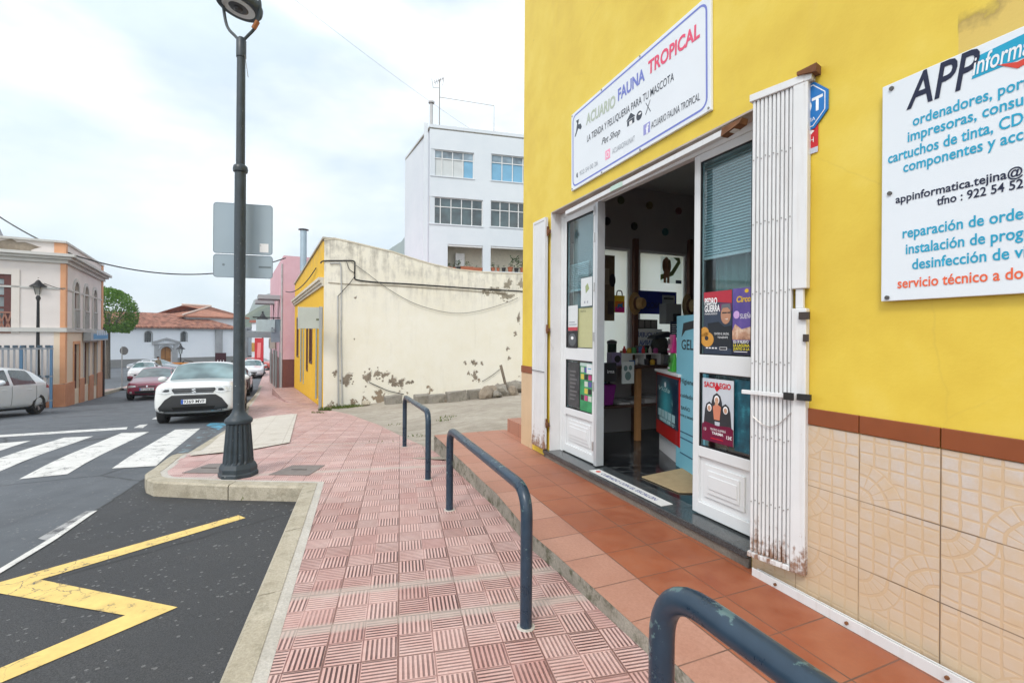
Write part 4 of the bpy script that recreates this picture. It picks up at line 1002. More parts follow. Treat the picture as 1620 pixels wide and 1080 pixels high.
# side wall: local x along the wall (away from the street), slightly rising ground, curved worn top
HSD = Vector((1, .58, 0)).normalized(); HSA = math.atan2(HSD.y, HSD.x)
def side_pt(px, py):
    rx, rz = ray(px, py)
    n = Vector((-HSD.y, HSD.x, 0)); Y = HC.dot(n) / (rx * n.x + n.y)
    return Vector((rx * Y - HC.x, Y - HC.y, 0)).dot(HSD), CZ + rz * Y - HC.z
tops = [side_pt(px, py) for px, py in ((517, 381), (528, 378), (552, 383), (585, 391), (620, 399), (650, 409), (680, 418), (720, 427), (760, 431), (800, 433), (830, 434))]
tops[0] = (0, tops[0][1]); tops.append((tops[-1][0] + 4, tops[-1][1] - .1))
pl = [(0, -.7)] + [(tops[-1][0], -.7)] + [(a, b) for a, b in reversed(tops)]
Ms = Matrix.Rotation(HSA - HA, 4, 'Z')
bm_ = MB(); bm_.M = Ms; bm_.prism([(max(.004, a), b) for a, b in pl], -.014, .3, 'y')
M_cream = plaster('cream_plaster', (.76, .715, .59), (.81, .78, .69), peel=.012, band=(2.9, 5.3), drip=.22)
sw_ = bm_.build('side_wall', M_cream, house)
cap = MB(); cap.M = Ms
for (a, b), (c, d) in zip(tops, tops[1:]): cap.hexa([(a, -.03, b), (c, -.03, d), (c, .33, d), (a, .33, b)], [(a, -.01, b + .05), (c, -.01, d + .05), (c, .3, d + .05), (a, .3, b + .05)])
cap.build('wall_top', plaster('worn_wall_top', (.40, .35, .26), (.58, .53, .42), drip=.7), house)
cap = MB(); cap.M = Ms; cap.hexa([(0.31, .31, 4.2), (8, .31, 4.0), (8, 6, 4.0), (.31, 6, 4.2)], [(.31, .31, 4.3), (8, .31, 4.1), (8, 6, 4.1), (.31, 6, 4.3)]); cap.build('roof', M_riser, house)
def stain(px0, py0, w, h, seed, m, name='bare_patch'):
    w, h = w * .78, h * .78
    r = random.Random(seed); c = side_pt(px0, py0); n = 30; ph = [r.uniform(0, 6.3) for _ in range(5)]
    pts = []
    for i in range(n):
        a = 2 * PI * i / n; q = 1 + .28 * math.sin(2 * a + ph[0]) + .22 * math.sin(3 * a + ph[1]) + .18 * math.sin(5 * a + ph[2]) + .14 * math.sin(8 * a + ph[3]) + .12 * math.sin(13 * a + ph[4])
        pts.append((c[0] + w / 2 * q * math.cos(a), c[1] + h / 2 * q * math.sin(a)))
    mb = MB(); mb.M = Ms; mb.prism(pts, -.018, -.0145, 'y')
    for _ in range(9 if w > .15 else 2):     # flecks broken off around the patch
        a = r.uniform(0, 6.3); d = r.uniform(.62, 1.25); e, f = c[0] + w * d * .75 * math.cos(a), c[1] + h * d * .75 * math.sin(a); q = r.uniform(.012, .045)
        mb.prism([(e + q * r.uniform(.5, 1.4) * math.cos(2 * PI * i / 7), f + q * r.uniform(.5, 1.2) * math.sin(2 * PI * i / 7)) for i in range(7)], -.018, -.0145, 'y')
    o_ = mb.build(name, m, house)
    mb = MB(); mb.M = Ms; mb.prism([(c[0] + (x - c[0]) * 1.22 + .015, c[1] + (z - c[1]) * 1.22 + .02) for x, z in pts], -.0165, -.0142, 'y'); mb.build('chipped_edge', M_chipe, o_); return o_
M_chipe = concrete('flaking_plaster', (.55, .50, .40), (.76, .73, .66), (.30, .26, .2))
M_patch = concrete('bare_rubble', (.19, .15, .11), (.38, .32, .245), (.05, .04, .03))
M_soot = concrete('mould_stain', (.24, .21, .155), (.46, .41, .32), (.07, .05, .03))
for i, (x, y, w, h) in enumerate(((547, 601, .42, .36), (581, 597, .24, .42), (530, 590, .16, .2), (596, 591, .2, .3), (606, 594, .14, .25), (622, 604, .36, .32), (634, 605, .3, .24), (648, 605, .2, .12), (612, 592, .16, .16), (750, 574, .24, .22), (751, 595, .20, .34), (741, 590, .10, .16), (762, 575, .1, .16), (735, 573, .1, .1), (802, 478, .05, .05), (802, 552, .13, .15), (805, 566, .13, .16), (815, 527, .16, .16), (820, 503, .12, .5), (560, 536, .05, .04), (563, 470, .05, .05))):
    stain(x, y, w, h, i, M_patch)
for i, (x, y, w, h) in enumerate(((785, 460, .5, .3), (800, 468, .55, .35), (770, 463, .35, .2), (803, 450, .35, .4), (825, 450, .3, .5))): stain(x, y, w, h, 40 + i, M_soot, 'mould_patch')
def along(pts, r, off=-.03, n=6, sag=None):
    """pixel polyline laid on the cream wall, off metres in front of it"""
    P = [side_pt(*p) for p in pts]; mb = MB(); mb.M = Ms
    mb.tube([(a, off, b) for a, b in P], r, n); return mb
def catm(pts, n=6):
    out = []; q = [pts[0]] + list(pts) + [pts[-1]]
    for i in range(1, len(q) - 2):
        for k in range(n):
            t = k / n; p0, p1, p2, p3 = q[i - 1], q[i], q[i + 1], q[i + 2]
            out.append(tuple(.5 * (2 * p1[j] + (p2[j] - p0[j]) * t + (2 * p0[j] - 5 * p1[j] + 4 * p2[j] - p3[j]) * t * t + (3 * p1[j] - p0[j] - 3 * p2[j] + p3[j]) * t ** 3) for j in range(len(pts[0]))))
    out.append(tuple(pts[-1])); return out
M_cable = flat('black_cable', (.02, .02, .022)); M_gcable = flat('grey_cable', (.17, .16, .145)); M_pipe = mat('grey_conduit', (.42, .42, .41), .5, 0, .15, 6, dirt=.2)
def cable(name, label, pts, r, m, off=-.03, cat='cable', group='cables on the cream side wall'):
    o = along(catm(pts, 5), r, off).build(name, m, None, smooth=True); o.location = house.location; o.rotation_euler = house.rotation_euler
    return tag(o, label, cat, group)
cable('wall_cable', 'thick black cable stepping down and running along the top of the cream wall', [(507, 417), (512, 413), (540, 412.5), (559, 413), (561, 420), (561, 437), (565, 443), (600, 447), (640, 449), (700, 453), (760, 457), (828, 461)], .022, M_cable)
cable('wall_cable', 'thin brown cable running straight just under the thick black one', [(519, 447), (560, 450), (620, 452), (680, 456), (740, 460), (800, 465)], .010, mat('brown_cable', (.24, .19, .13), .6))
cable('wall_cable', 'thin dark cable hanging in a long sagging loop across the cream wall', [(555, 415), (578, 431), (610, 455), (650, 478), (690, 491), (725, 495.5), (760, 491), (800, 479), (818, 471)], .009, M_gcable, -.06)
cable('wall_cable', 'short black cable loop between the corner of the house and the conduit', [(548, 414), (552, 426), (561, 434), (556, 444), (543, 459), (534, 469)], .010, M_cable, -.05)
cable('wall_cable', 'black cable lying along the foot of the cream wall', [(583, 604), (596, 610), (615, 618), (638, 623)], .012, M_cable, -.05)
cable('wall_cable', 'slack black cable rising to the leaning wooden stake', [(762, 603), (772, 597), (782, 590), (791, 583)], .010, M_cable, -.05)
cable('conduit', 'tall thin grey conduit pipe with dark top on the cream wall', [(534, 468), (534, 520), (534.5, 580), (535, 641)], .024, M_pipe, -.035, 'pipe')
cable('conduit', 'grey conduit pipe fed by a curved black cable on the cream wall', [(522, 417), (534, 417), (539, 424), (539.5, 500), (539, 510), (540, 560), (541, 638)], .022, M_pipe, -.035, 'pipe')
# ---- rubble, blocks, stake, weeds on the driveway edge
M_block = concrete('grey_concrete_block', (.20, .18, .155), (.36, .33, .28), (.08, .07, .055), moss=.25)
blocks = [(622, 639, .52, .30, 'grey concrete block nearest the house corner at the foot of the cream wall'), (667, 639, .50, .30, 'grey concrete block behind the first railing at the foot of the cream wall'), (690, 637.5, .50, .28, 'brownish concrete block third along the foot of the cream wall'), (722, 635, .60, .34, 'long grey concrete block in the middle of the row along the cream wall'), (751, 631, .42, .34, 'rounded grey block just before the heap of stones')]
for i, (px, py, w, h, lab) in enumerate(blocks):
    p = gp(px, py, G); mb = MB(); mb.box(-w / 2, w / 2, -.14, .14, -.1, h - .04)
    for k, v_ in enumerate(mb.v): mb.v[k] = tuple(c + random.uniform(-.03, .03) for c in v_)
    o = mb.build('concrete_block', M_block, bevel=.025); o.location = p + Vector((0, .1, 0)); o.rotation_euler = (random.uniform(-.05, .05), random.uniform(-.05, .05), HSA + random.uniform(-.08, .08)); tag(o, lab, 'block', 'blocks along the cream wall')
def rock(label, p, r, seed, m, s=(1, 1, .8), group='stones of the rubble heap'):
    bm = bmesh.new(); bmesh.ops.create_icosphere(bm, subdivisions=2, radius=r); q = random.Random(seed); d = [Vector((q.uniform(-1, 1), q.uniform(-1, 1), q.uniform(-1, 1))).normalized() for _ in range(7)]
    for v in bm.verts:
        for e in d:
            k = v.co.normalized().dot(e)
            if k > .72: v.co -= e * (k - .72) * r * 1.1
        v.co = Vector((v.co.x * s[0], v.co.y * s[1], v.co.z * s[2]))
    me = bpy.data.meshes.new('stone'); bm.to_mesh(me); bm.free(); me.materials.append(m)
    o = bpy.data.objects.new('stone', me); col.objects.link(o); o.location = p; o.rotation_euler = (0, 0, seed * 1.3); return tag(o, label, 'stone', group)
rocks = [(772, 630, .30, 'brown boulder leaning on the last block of the row'), (797, 626, .30, 'broken grey stone at the foot of the leaning stake'), (787, 621, .26, 'dark stone wedged high in the rubble heap'), (812, 625, .24, 'pale slab-like stone right of the leaning stake'), (821, 621, .38, 'big pale stone against the end of the cream wall'), (806, 620, .28, 'squat grey stone between the stake and the big pale stone'), (779, 624, .24, 'grey stone on the crest of the rubble heap'), (764, 627, .22, 'angular brown stone behind the boulder'), (737, 631, .15, 'fist-sized stone on the soil behind the long block'), (706, 636, .14, 'pebble-like stone between third and long block'), (759, 625, .18, 'small dark stone behind the row of blocks'), (684, 634, .12, 'small dark stone between the second and third blocks'), (645, 637, .12, 'tiny dark stone behind the first block'), (786, 629, .18, 'small brown stone between boulder and stake')]
for i, (px, py, r, lab) in enumerate(rocks):
    p = gp(px, py, G); rock(lab, p + Vector((0, .08, r * .45)), r, i + 3, M_block if i % 3 else M_patch, (1.2, .9, .85))
p = gp(578, 642, G); rock('smooth pale stone standing alone by the foot of the cream wall', p + Vector((0, .1, .06)), .16, 31, M_kerb, (1.2, .9, .7), None)
p = gp(804, 626, G); q = p
mb = MB(); mb.tube([p + Vector((.0, .1, 0)), p + Vector((-.25, .25, .95))], .045, 7); tag(mb.build('wooden_stake', mat('weathered_wood', (.16, .13, .10), .85, 0, .3, 14)), 'weathered wooden stake leaning over the rubble heap', 'stake')
def leaf_mat(name, a, b):
    t = NT(name); v, o = t.xyz(); g = t.n('ShaderNodeNewGeometry')
    c = t.mix(g.outputs['Random Per Island'], a, b)
    d = t.n('ShaderNodeBsdfTranslucent'); t.put(d.inputs[0], c); m = t.n('ShaderNodeMixShader'); m.inputs[0].default_value = .3
    t.put(t.b.inputs['Base Color'], c); t.b.inputs['Roughness'].default_value = .5
    t.t.links.new(t.b.outputs[0], m.inputs[1]); t.t.links.new(d.outputs[0], m.inputs[2]); t.t.links.new(m.outputs[0], t.out.inputs[0]); return t.m
M_weed = leaf_mat('weed_green', (.05, .10, .012), (.16, .19, .03))
def tuft(mb, p, n, r, h, rnd):
    for _ in range(n):
        a = rnd.uniform(0, 2 * PI); d = r * math.sqrt(rnd.random()); x, y = p.x + d * math.cos(a), p.y + d * math.sin(a) * .6
        b = rnd.uniform(0, 2 * PI); hh = h * rnd.uniform(.4, 1); w = .012
        lx, ly = rnd.uniform(-.5, .5) * hh, rnd.uniform(-.5, .5) * hh
        mb.add([(x - w * math.cos(b), y - w * math.sin(b), p.z - .01), (x + w * math.cos(b), y + w * math.sin(b), p.z - .01), (x + lx, y + ly, p.z + hh)], [(0, 1, 2)])
mb = MB(); rnd = random.Random(5)
for px, py, n, r, h in ((547, 644, 420, .5, .13), (565, 643, 240, .4, .08), (538, 646, 120, .3, .1), (514, 649, 160, .2, .14), (505, 653, 60, .2, .06), (710, 660, 40, .25, .05), (705, 665, 30, .2, .05), (660, 690, 22, .2, .04), (600, 700, 20, .3, .03), (824, 597, 160, .35, .35), (818, 590, 90, .3, .3), (1030 - 400, 672, 16, .3, .03)):
    tuft(mb, gp(px, py, G if px > 520 else S), n, r, h, rnd)
for px in range(372, 478, 6): tuft(mb, gp(px, 790, R0), 6 if px < 440 else 14, .03, .05, rnd)
o = mb.build('weeds', M_weed, None, fixn=False); o['kind'] = 'stuff'; o['label'] = 'low green weeds along the foot of the cream wall and the kerb'; o['category'] = 'weeds'

# tiled platform in front of the yellow house
mb = MB(); a = .02
mb.hexa([(3.3, .02, -1.2), (8.6, .02, -1.3), (8.6, .95, -1.3), (3.3, .85, -1.2)], [(3.3, .02, -.06), (8.6, .02, -.18), (8.6, .95, -.18), (3.3, .85, -.10)])
mb.hexa([(.9, .02, -.9), (3.29, .02, -1.2), (3.29, .85, -1.2), (.9, .55, -.9)], [(.9, .02, -.02), (3.29, .02, -.062), (3.29, .85, -.10), (.9, .55, -.10)])
plat = mb.build('front_platform', M_pave, None, bevel=.01); plat.location = HC; plat.rotation_euler = (0, 0, HA); tag(plat, 'low tiled platform along the foot of the yellow house front', 'platform')

# ------------------------------------------------------------------ pink building further down
M_pinkw = plaster('pink_paint', (.58, .33, .37), (.66, .42, .46), drip=.15)
pink = thing('pink_building', 'pink two storey building beyond the yellow house with grey projecting slabs', 'building', (PB.x, PB.y, HC.z - .6), HA)
mb = MB(); PL = 10.5; PT = CZ + ray(452, 404)[1] * PB.y - HC.z + .6
wn_ = [(1.0 + i * 1.9, 1.8 + i * 1.9, 3.1, 4.9) for i in range(5)]
facade(mb, 0, PL, -.6, PT, -.3, wn_)
mb.box(0, .3, -9, -.3, -.6, PT); mb.box(PL - .3, PL, -9, -.3, -.6, PT - .3); mb.box(.3, PL - .3, -9, -8.7, -.6, PT - .3); mb.box(.3, PL - .3, -8.7, -.3, PT - .5, PT - .35)
mb.build('wall', M_pinkw, pink)
mb = MB(); mb.box(-.012, PL, 0.001, .012, -.6, 1.7); mb.box(-.012, -.001, -1.4, 0, -.6, 1.7); mb.build('plinth', mat('maroon_plinth', (.16, .05, .04), .5, 0, .2, 5), pink)
for k, (a, b) in enumerate(((2.0, 3.4), (6.2, 7.6))):
    mb = MB(); mb.box(a, b, .0, 1.0, PT - 2.0 + .0 * k, PT - 1.78); mb.build('projecting_slab', mat('grey_slab', (.36, .37, .38), .7), pink, bevel=.01)
for a, b, c, d in wn_:
    mb = MB(); mb.box(a, b, -.2, -.14, c, d); w = mb.build('window', dark_glass('pink_house_glass', (.06, .07, .08)), pink)
    mb = MB(); mb.box(a, a + .08, -.139, -.05, c, d); mb.box(b - .08, b, -.139, -.05, c, d); mb.box((a + b) / 2 - .04, (a + b) / 2 + .04, -.139, -.05, c, d); mb.build('frame', mat('white_window_wood', (.65, .65, .63), .5), w)
for a in (.6, 3.6, 5.6, 8.2):
    mb = MB(); mb.box(a, a + 1.0, .013, .05, -.5, 2.0); mb.build('shop_door', mat('grey_shop_door', (.20, .21, .20), .4, 0, .2, 3), pink)
mb = MB(); mb.tube([(.12, .05, -.3), (.12, .05, PT - .4)], .04, 8); mb.build('downpipe', M_pipe, pink)
ac = thing('air_conditioner', 'cream air conditioner unit hung low on the front of the pink building', 'air conditioner', (0, 0, 0)); 
pp = PB + HD * 4.9 + Vector((-HD.y, HD.x, 0)) * .32
ac.location = (pp.x, pp.y, HC.z + 1.5); ac.rotation_euler = (0, 0, HA)
mb = MB(); mb.box(-.42, .42, -.28, .02, 0, .6); mb.build('casing', mat('cream_casing', (.50, .48, .42), .5), ac, bevel=.015)
mb = MB(); mb.lathe([(.24, 0), (.24, .01)], 20); mb.v = [(x - .1, .024 + z, y + .3) for x, y, z in mb.v]; mb.build('fan_grille', flat('grille_dark', (.06, .06, .06)), ac)
# chimney pipe on the yellow house roof
q = at(480, 400, 20.5)
ch = thing('chimney_pipe', 'tall grey metal chimney pipe with flat cap rising behind the yellow house', 'chimney', (q.x, q.y, q.z - .8))
hh = at(480, 365, 20.5).z - q.z + .8
mb = MB(); mb.lathe([(.13, 0), (.13, hh), ], 14); mb.build('pipe', mat('galvanised_steel', (.34, .42, .48), .35, .5, .12, 3), ch, smooth=True)
mb = MB(); mb.lathe([(.22, hh + .03), (.2, hh + .06), (.03, hh + .1)], 14); mb.lathe([(.02, hh), (.02, hh + .03)], 8); mb.build('cap', flat('dark_cap', (.06, .06, .065)), ch)

# ------------------------------------------------------------------ white apartment block behind
A0 = Vector((at(680, 400, 30).x, 30, 0)); AD = Vector((1, .255, 0)).normalized(); AA = math.atan2(AD.y, AD.x)
apt = thing('apartment_block', 'white four storey apartment block with wide windows and open balconies behind the cream wall', 'building', A0, AA)
def ap_pt(px, py):
    rx, rz = ray(px, py); n = Vector((-AD.y, AD.x, 0)); Y = A0.dot(n) / (rx * n.x + n.y)
    return Vector((rx * Y - A0.x, Y - A0.y, 0)).dot(AD), CZ + rz * Y
M_wht = plaster('white_render', (.55, .60, .64), (.62, .66, .69), drip=.10, scale=.4)
AT = ap_pt(680, 196)[1]
def apr(x0, y0, x1, y1): a, b = ap_pt(x0, y1), ap_pt(x1, y0); return a[0], b[0], a[1], ap_pt(x0, y0)[1]
w1 = [apr(682, 235, 750, 277), apr(777, 243, 845, 285)]; w2_ = [apr(679, 310, 764, 353), apr(776, 317, 850, 358)]; bal = [apr(708, 386, 764, 430), apr(776, 389, 850, 432)]
HGT = .42
bal = [(a, b, c - .5, d) for a, b, c, d in bal]
mb = MB(); facade(mb, 0, 16, -3, AT, .3, w1 + w2_ + bal + [(a + 7.6, b + 7.6, c, d) for a, b, c, d in (w1[0], w2_[0], bal[0])])
S0d = Vector((at(640, 400, 35.5).x, 35.5, 0)) - A0; sl = S0d.length; sa = math.atan2(S0d.y, S0d.x) - AA
mb.M = Matrix.Rotation(sa, 4, 'Z'); mb.box(.0, sl, -.3, 0, -3, AT)
mb.M = Matrix.Identity(4); mb.box(-1, 16, 9, 9.3, -3, AT); mb.box(15.7, 16, .3, 9, -3, AT)
for z in (bal[0][2] - .2, bal[0][3] + .3, w2_[0][3] + .3): mb.box(.3, 15.7, .3, 8.9, z, z + .2)
mb.build('wall', M_wht, apt)
mb = MB(); mb.prism([(-.1, .0), (16, 0), (16, 9.3), (S0d.length * math.cos(sa), 6.0)], AT - .3, AT - .2); mb.build('roof', M_riser, apt)
mb = MB()
for z in (bal[0][2],): mb.box(.4, 15.6, 1.5, 1.6, z, bal[0][3] + .3)
mb.build('balcony_back_wall', mat('balcony_cream', (.72, .66, .54), .7), apt)
M_curt = mat('pale_curtains', (.52, .55, .55), .8, 0, .1, 2); M_blues = mat('blue_blind', (.16, .36, .52), .6, 0, .12, 2)
M_gl1, M_gl2 = dark_glass('sky_lit_glass', (.16, .22, .26), .06), dark_glass('dark_green_glass', (.03, .055, .06), .05)
def apt_window(h, n, top, cur, m):
    a, b, c, d = h
    mb = MB(); mb.box(a, b, .16, .18, c, d); w = mb.build('window', m, apt)
    mb = MB(); f = .05
    mb.box(a, b, .10, .155, c, c + f); mb.box(a, b, .10, .155, d - f, d); mb.box(a, b, .105, .15, d - top, d - top + f)
    for i in range(n + 1): x = a + (b - a - f) * i / n; mb.box(x, x + f, .095, .158, c, d)
    mb.build('frame', mat('white_window_frame', (.66, .67, .66), .5), w)
    for i in cur:
        x0 = a + (b - a) * i / n + f; x1 = a + (b - a) * (i + 1) / n
        mb = MB(); mb.box(x0, x1, .156, .1595, c + f, d - top); mb.build('curtain', M_curt if cur[i] == 0 else M_blues, w)
    mb = MB(); mb.box(a - .05, b + .05, -.05, .09, c - .06, c - .002); mb.build('sill', M_wht, w)
apt_window(w1[0], 4, .55, {0: 0, 1: 0, 2: 0, 3: 1}, M_gl1); apt_window(w1[1], 4, .55, {0: 1, 1: 1, 2: 1}, M_gl1)
apt_window(w2_[0], 5, .62, {}, M_gl2); apt_window(w2_[1], 5, .62, {}, M_gl2)
for h in (w1[0], w2_[0]): apt_window((h[0] + 7.6, h[1] + 7.6, h[2], h[3]), 4, .55, {}, M_gl2)
mb = MB(); mb.box(-.42, -.18, -.06, .0, -2, AT); mb.M = Matrix.Identity(4); mb.build('corner_pilaster', M_wht, apt)
for h in bal:
    mb = MB(); mb.box(h[0], h[1], .05, .12, h[3] - .12, h[3]); mb.build('awning_rail', mat('white_window_frame', (.66, .67, .66), .5), apt)
mb = MB(); a = bal[0]; mb.box(a[0] + (a[1] - a[0]) * .28, a[0] + (a[1] - a[0]) * .54, 1.0, 1.45, a[2], a[2] + 1.9); tag(mb.build('cupboard', mat('white_cupboard', (.7, .7, .68), .5), None), 'white cupboard standing on the left balcony of the white block', 'cupboard').location = A0
bpy.data.objects['cupboard'].rotation_euler = (0, 0, AA)
M_terra = mat('terracotta_pot', (.36, .11, .05), .8, 0, .2, 8); M_leafd = leaf_mat('balcony_leaf', (.02, .05, .012), (.07, .12, .03)); M_dpot = flat('black_pot', (.02, .02, .02))
def potted(label, x, z, r, h, kind, spread, m):
    p = A0 + AD * x; root = thing('potted_plant', label, 'potted plant', (p.x, p.y, z), AA, 'potted plants along the balcony ledges')
    mb = MB(); mb.lathe([(r * .72, 0), (r, h * .9), (r * 1.1, h * .9), (r * 1.1, h), (r * .9, h)], 12, (0, .15, 0))
    if kind == 'trough': mb = MB(); mb.hexa([(-r * 2.4, .04, 0), (r * 2.4, .04, 0), (r * 2.4, .28, 0), (-r * 2.4, .28, 0)], [(-r * 2.8, .02, h), (r * 2.8, .02, h), (r * 2.8, .3, h), (-r * 2.8, .3, h)])
    mb.build('pot', m, root)
    q = random.Random(int(x * 100)); mb = MB()
    for i in range(46):
        a = q.uniform(0, 2 * PI); d = spread * q.random(); b = q.uniform(.05, 1) * spread * 1.9
        c = Vector((d * math.cos(a) * (2 if kind == 'trough' else 1), .15 + d * math.sin(a) * .5, h + b)); e = Vector((q.uniform(-1, 1), q.uniform(-1, 1), q.uniform(-.3, 1))).normalized() * spread * .55; f = e.orthogonal().normalized() * spread * .16
        mb.add([c, c + e * .5 + f, c + e, c + e * .5 - f], [(0, 1, 2, 3)])
    mb.build('leaves', M_leafd, root, fixn=False)
ledge = lambda h: h[2] + .62
for h, items in ((bal[0], ((.06, .13, .22, 'round', .13, M_terra, 'green plant at the far left of the left balcony ledge'), (.19, .12, .2, 'round', .1, M_terra, 'small terracotta pot second along the left balcony ledge'), (.31, .15, .25, 'round', .22, M_dpot, 'bushy dark plant in the middle of the left balcony ledge'), (.55, .15, .28, 'trough', .16, M_terra, 'long terracotta trough with reddish plants on the left balcony ledge'), (.82, .15, .24, 'trough', .08, M_terra, 'long terracotta trough with short plants at the right of the left balcony ledge'))),
                 (bal[1], ((.06, .14, .26, 'round', .16, M_terra, 'terracotta pot with small plant at the left end of the right balcony ledge'), (.17, .11, .26, 'round', .1, M_terra, 'tiny terracotta pot second along the right balcony ledge'), (.29, .14, .28, 'round', .08, M_dpot, 'black pot with hardly any leaves on the right balcony ledge'), (.43, .18, .34, 'round', .14, M_terra, 'wide terracotta pot before the tall plant on the right balcony ledge'), (.56, .15, .3, 'round', .38, M_dpot, 'tallest spiky plant in a black pot on the right balcony ledge'), (.70, .2, .34, 'round', .22, M_terra, 'round plant in a terracotta pot right of the tallest plant')))):
    for u, r, hh_, kind, spread, m, lab in items: potted(lab, h[0] + (h[1] - h[0]) * u, ledge(h), r, hh_, kind, spread, m)
mb = MB()
for h in bal: mb.box(h[0] - .05, h[1] + .05, -.06, .34, h[2] + .50, h[2] + .62)
for h in bal: mb.box(h[0], h[1], .02, .12, h[2], h[2] + .5)
mb.build('balcony_parapet', M_wht, apt)
# roof antenna and vent
q = A0 + AD * -.05; vz = ap_pt(678, 155)[1]
v_ = thing('vent_pipe', 'white vent pipe with cap on the roof corner of the white block', 'vent pipe', (q.x, q.y + .5, AT - .3))
mb = MB(); mb.lathe([(.10, 0), (.10, vz - AT + .2)], 10); mb.build('pipe', mat('grey_vent', (.45, .45, .45), .5), v_)
mb = MB(); mb.lathe([(.2, vz - AT + .22), (.2, vz - AT + .32), (.05, vz - AT + .4)], 10); mb.build('cap', mat('grey_vent', (.45, .45, .45), .5), v_)
q = A0 + AD * .45
an = thing('roof_antenna', 'thin roof antenna mast with small aerials on the white block', 'antenna', (q.x, q.y + .6, AT - .3))
mb = MB(); mb.tube([(0, 0, 0), (0, 0, 3.5)], .03, 6); mb.build('mast', M_gcable, an)
mb = MB()
for i in range(5): mb.tube([(-.3 + .12 * i, -.25, 3.3 + .06 * i), (-.3 + .12 * i, .25, 3.3 + .06 * i)], .014, 5)
mb.tube([(-.35, 0, 3.28), (.3, 0, 3.6)], .016, 5); mb.tube([(-.4, -.1, 2.9), (.0, .1, 3.0)], .014, 5); mb.tube([(-.4, -.1, 2.9), (-.5, -.1, 3.5)], .014, 5); mb.tube([(.2, 0, 3.1), (.28, 0, 3.7)], .014, 5); mb.build('aerial', M_gcable, an)
mb = MB(); mb.tube([(0, 0, 2.35), (3.5, .9, 2.25), (3.5, .9, .2)], .018, 5); mb.build('stay', M_gcable, an)

# ------------------------------------------------------------------ two storey corner building on the left
LA = math.atan2(LD.y, LD.x)           # x goes away along the street side
LN = Vector((-LD.y, LD.x, 0))         # towards the left: direction of the other front
lb_ = thing('corner_building', 'pale two storey corner building with orange corner pilasters and arched windows', 'building', (LC.x, LC.y, LC.z), LA)
def lb_pt(px, py):      # street side plane
    rx, rz = ray(px, py); Y = LC.dot(LN) / (rx * LN.x + LN.y)
    return Vector((rx * Y - LC.x, Y - LC.y, 0)).dot(LD), CZ + rz * Y - LC.z
def lf_pt(px, py):      # front facing the camera: distance to the left of the corner
    rx, rz = ray(px, py); Y = LC.dot(LD) / (rx * LD.x + LD.y)
    return Vector((rx * Y - LC.x, Y - LC.y, 0)).dot(LN), CZ + rz * Y - LC.z
LTOP = lf_pt(103, 385)[1]; LCOR = lf_pt(103, 415)[1]; LMID = lf_pt(103, 523)[1]
M_lw = plaster('pale_pink_render', (.64, .59, .56), (.73, .68, .65), drip=.12, scale=.5)
M_lw2 = plaster('cream_ground_floor', (.68, .56, .42), (.74, .63, .50), drip=.12, scale=.5)
M_or = plaster('orange_pilaster_paint', (.60, .29, .15), (.68, .37, .21), drip=.1)
LLEN = lb_pt(162, 500)[0]
def lbr(x0, y0, x1, y1): a, b = lb_pt(x0, y1), lb_pt(x1, y0); return a[0], b[0], a[1], lb_pt((x0 + x1) / 2, y0)[1]
uw = [lbr(115.5, 446, 124, 521), lbr(132, 453, 139, 522), lbr(146, 458.5, 152, 522)]
gd = [lbr(116, 544, 125, 617), lbr(132, 542, 140, 610), lbr(146.5, 541, 153, 612)]
mb = MB(); facade(mb, .0, LLEN, LMID, LTOP, .3, uw, 0)
mb.build('upper_wall', M_lw, lb_)
mb = MB(); facade(mb, .0, LLEN, -1.2, LMID - .001, .3, gd, 0); 
for k, v_ in enumerate(mb.v): pass
mb.build('lower_wall', M_lw2, lb_)
M_lsur = plaster('pale_window_surround', (.63, .58, .53), (.70, .65, .6), drip=.1)
M_stone = plaster('grey_cornice', (.46, .46, .44), (.58, .57, .54), drip=.35)
fwin = (lf_pt(18, 480)[0], lf_pt(18, 480)[0] + 1.5, lf_pt(18, 527)[1], lf_pt(16, 434)[1])
FL = 12.0
mb = MB(); mb.M = Matrix.Rotation(PI / 2, 4, 'Z'); facade(mb, .3, FL, LMID, LTOP, -.3, [fwin, (fwin[0] + 4.2, fwin[1] + 4.2, fwin[2], fwin[3])]); facade(mb, .3, FL, -1.2, LMID - .001, -.3, []); mb.build('front_wall', M_lw, lb_)
mb = MB(); mb.box(LLEN - .3, LLEN, .3, FL, -1.2, LTOP - .002); mb.box(.3, LLEN - .3, FL - .3, FL, -1.2, LTOP - .002); mb.box(.3, LLEN - .3, .3, FL - .3, LTOP - .7, LTOP - .5); mb.build('rear_wall', M_lw, lb_)
mb = MB()
for i, (d, z0, z1) in enumerate(((.10, -.05, .09), (.22, .091, .19), (.34, .191, .30))):
    mb.box(-d, LLEN + d, -d, -.001, LCOR + z0, LCOR + z1); mb.box(-d, -.001, 0, FL, LCOR + z0, LCOR + z1)
for z, d, h in ((LMID - .05, .08, .16), (lf_pt(100, 458)[1], .03, .07)): mb.box(-d, LLEN + d, -d, -.001, z, z + h); mb.box(-d, -.001, 0, FL, z, z + h)
mb.build('cornice', M_stone, lb_)
mb = MB(); mb.box(-.1, LLEN + .05, -.06, .32, LTOP, LTOP + .08); mb.box(-.1, .32, .321, FL, LTOP, LTOP + .08); mb.build('coping', M_stone, lb_)
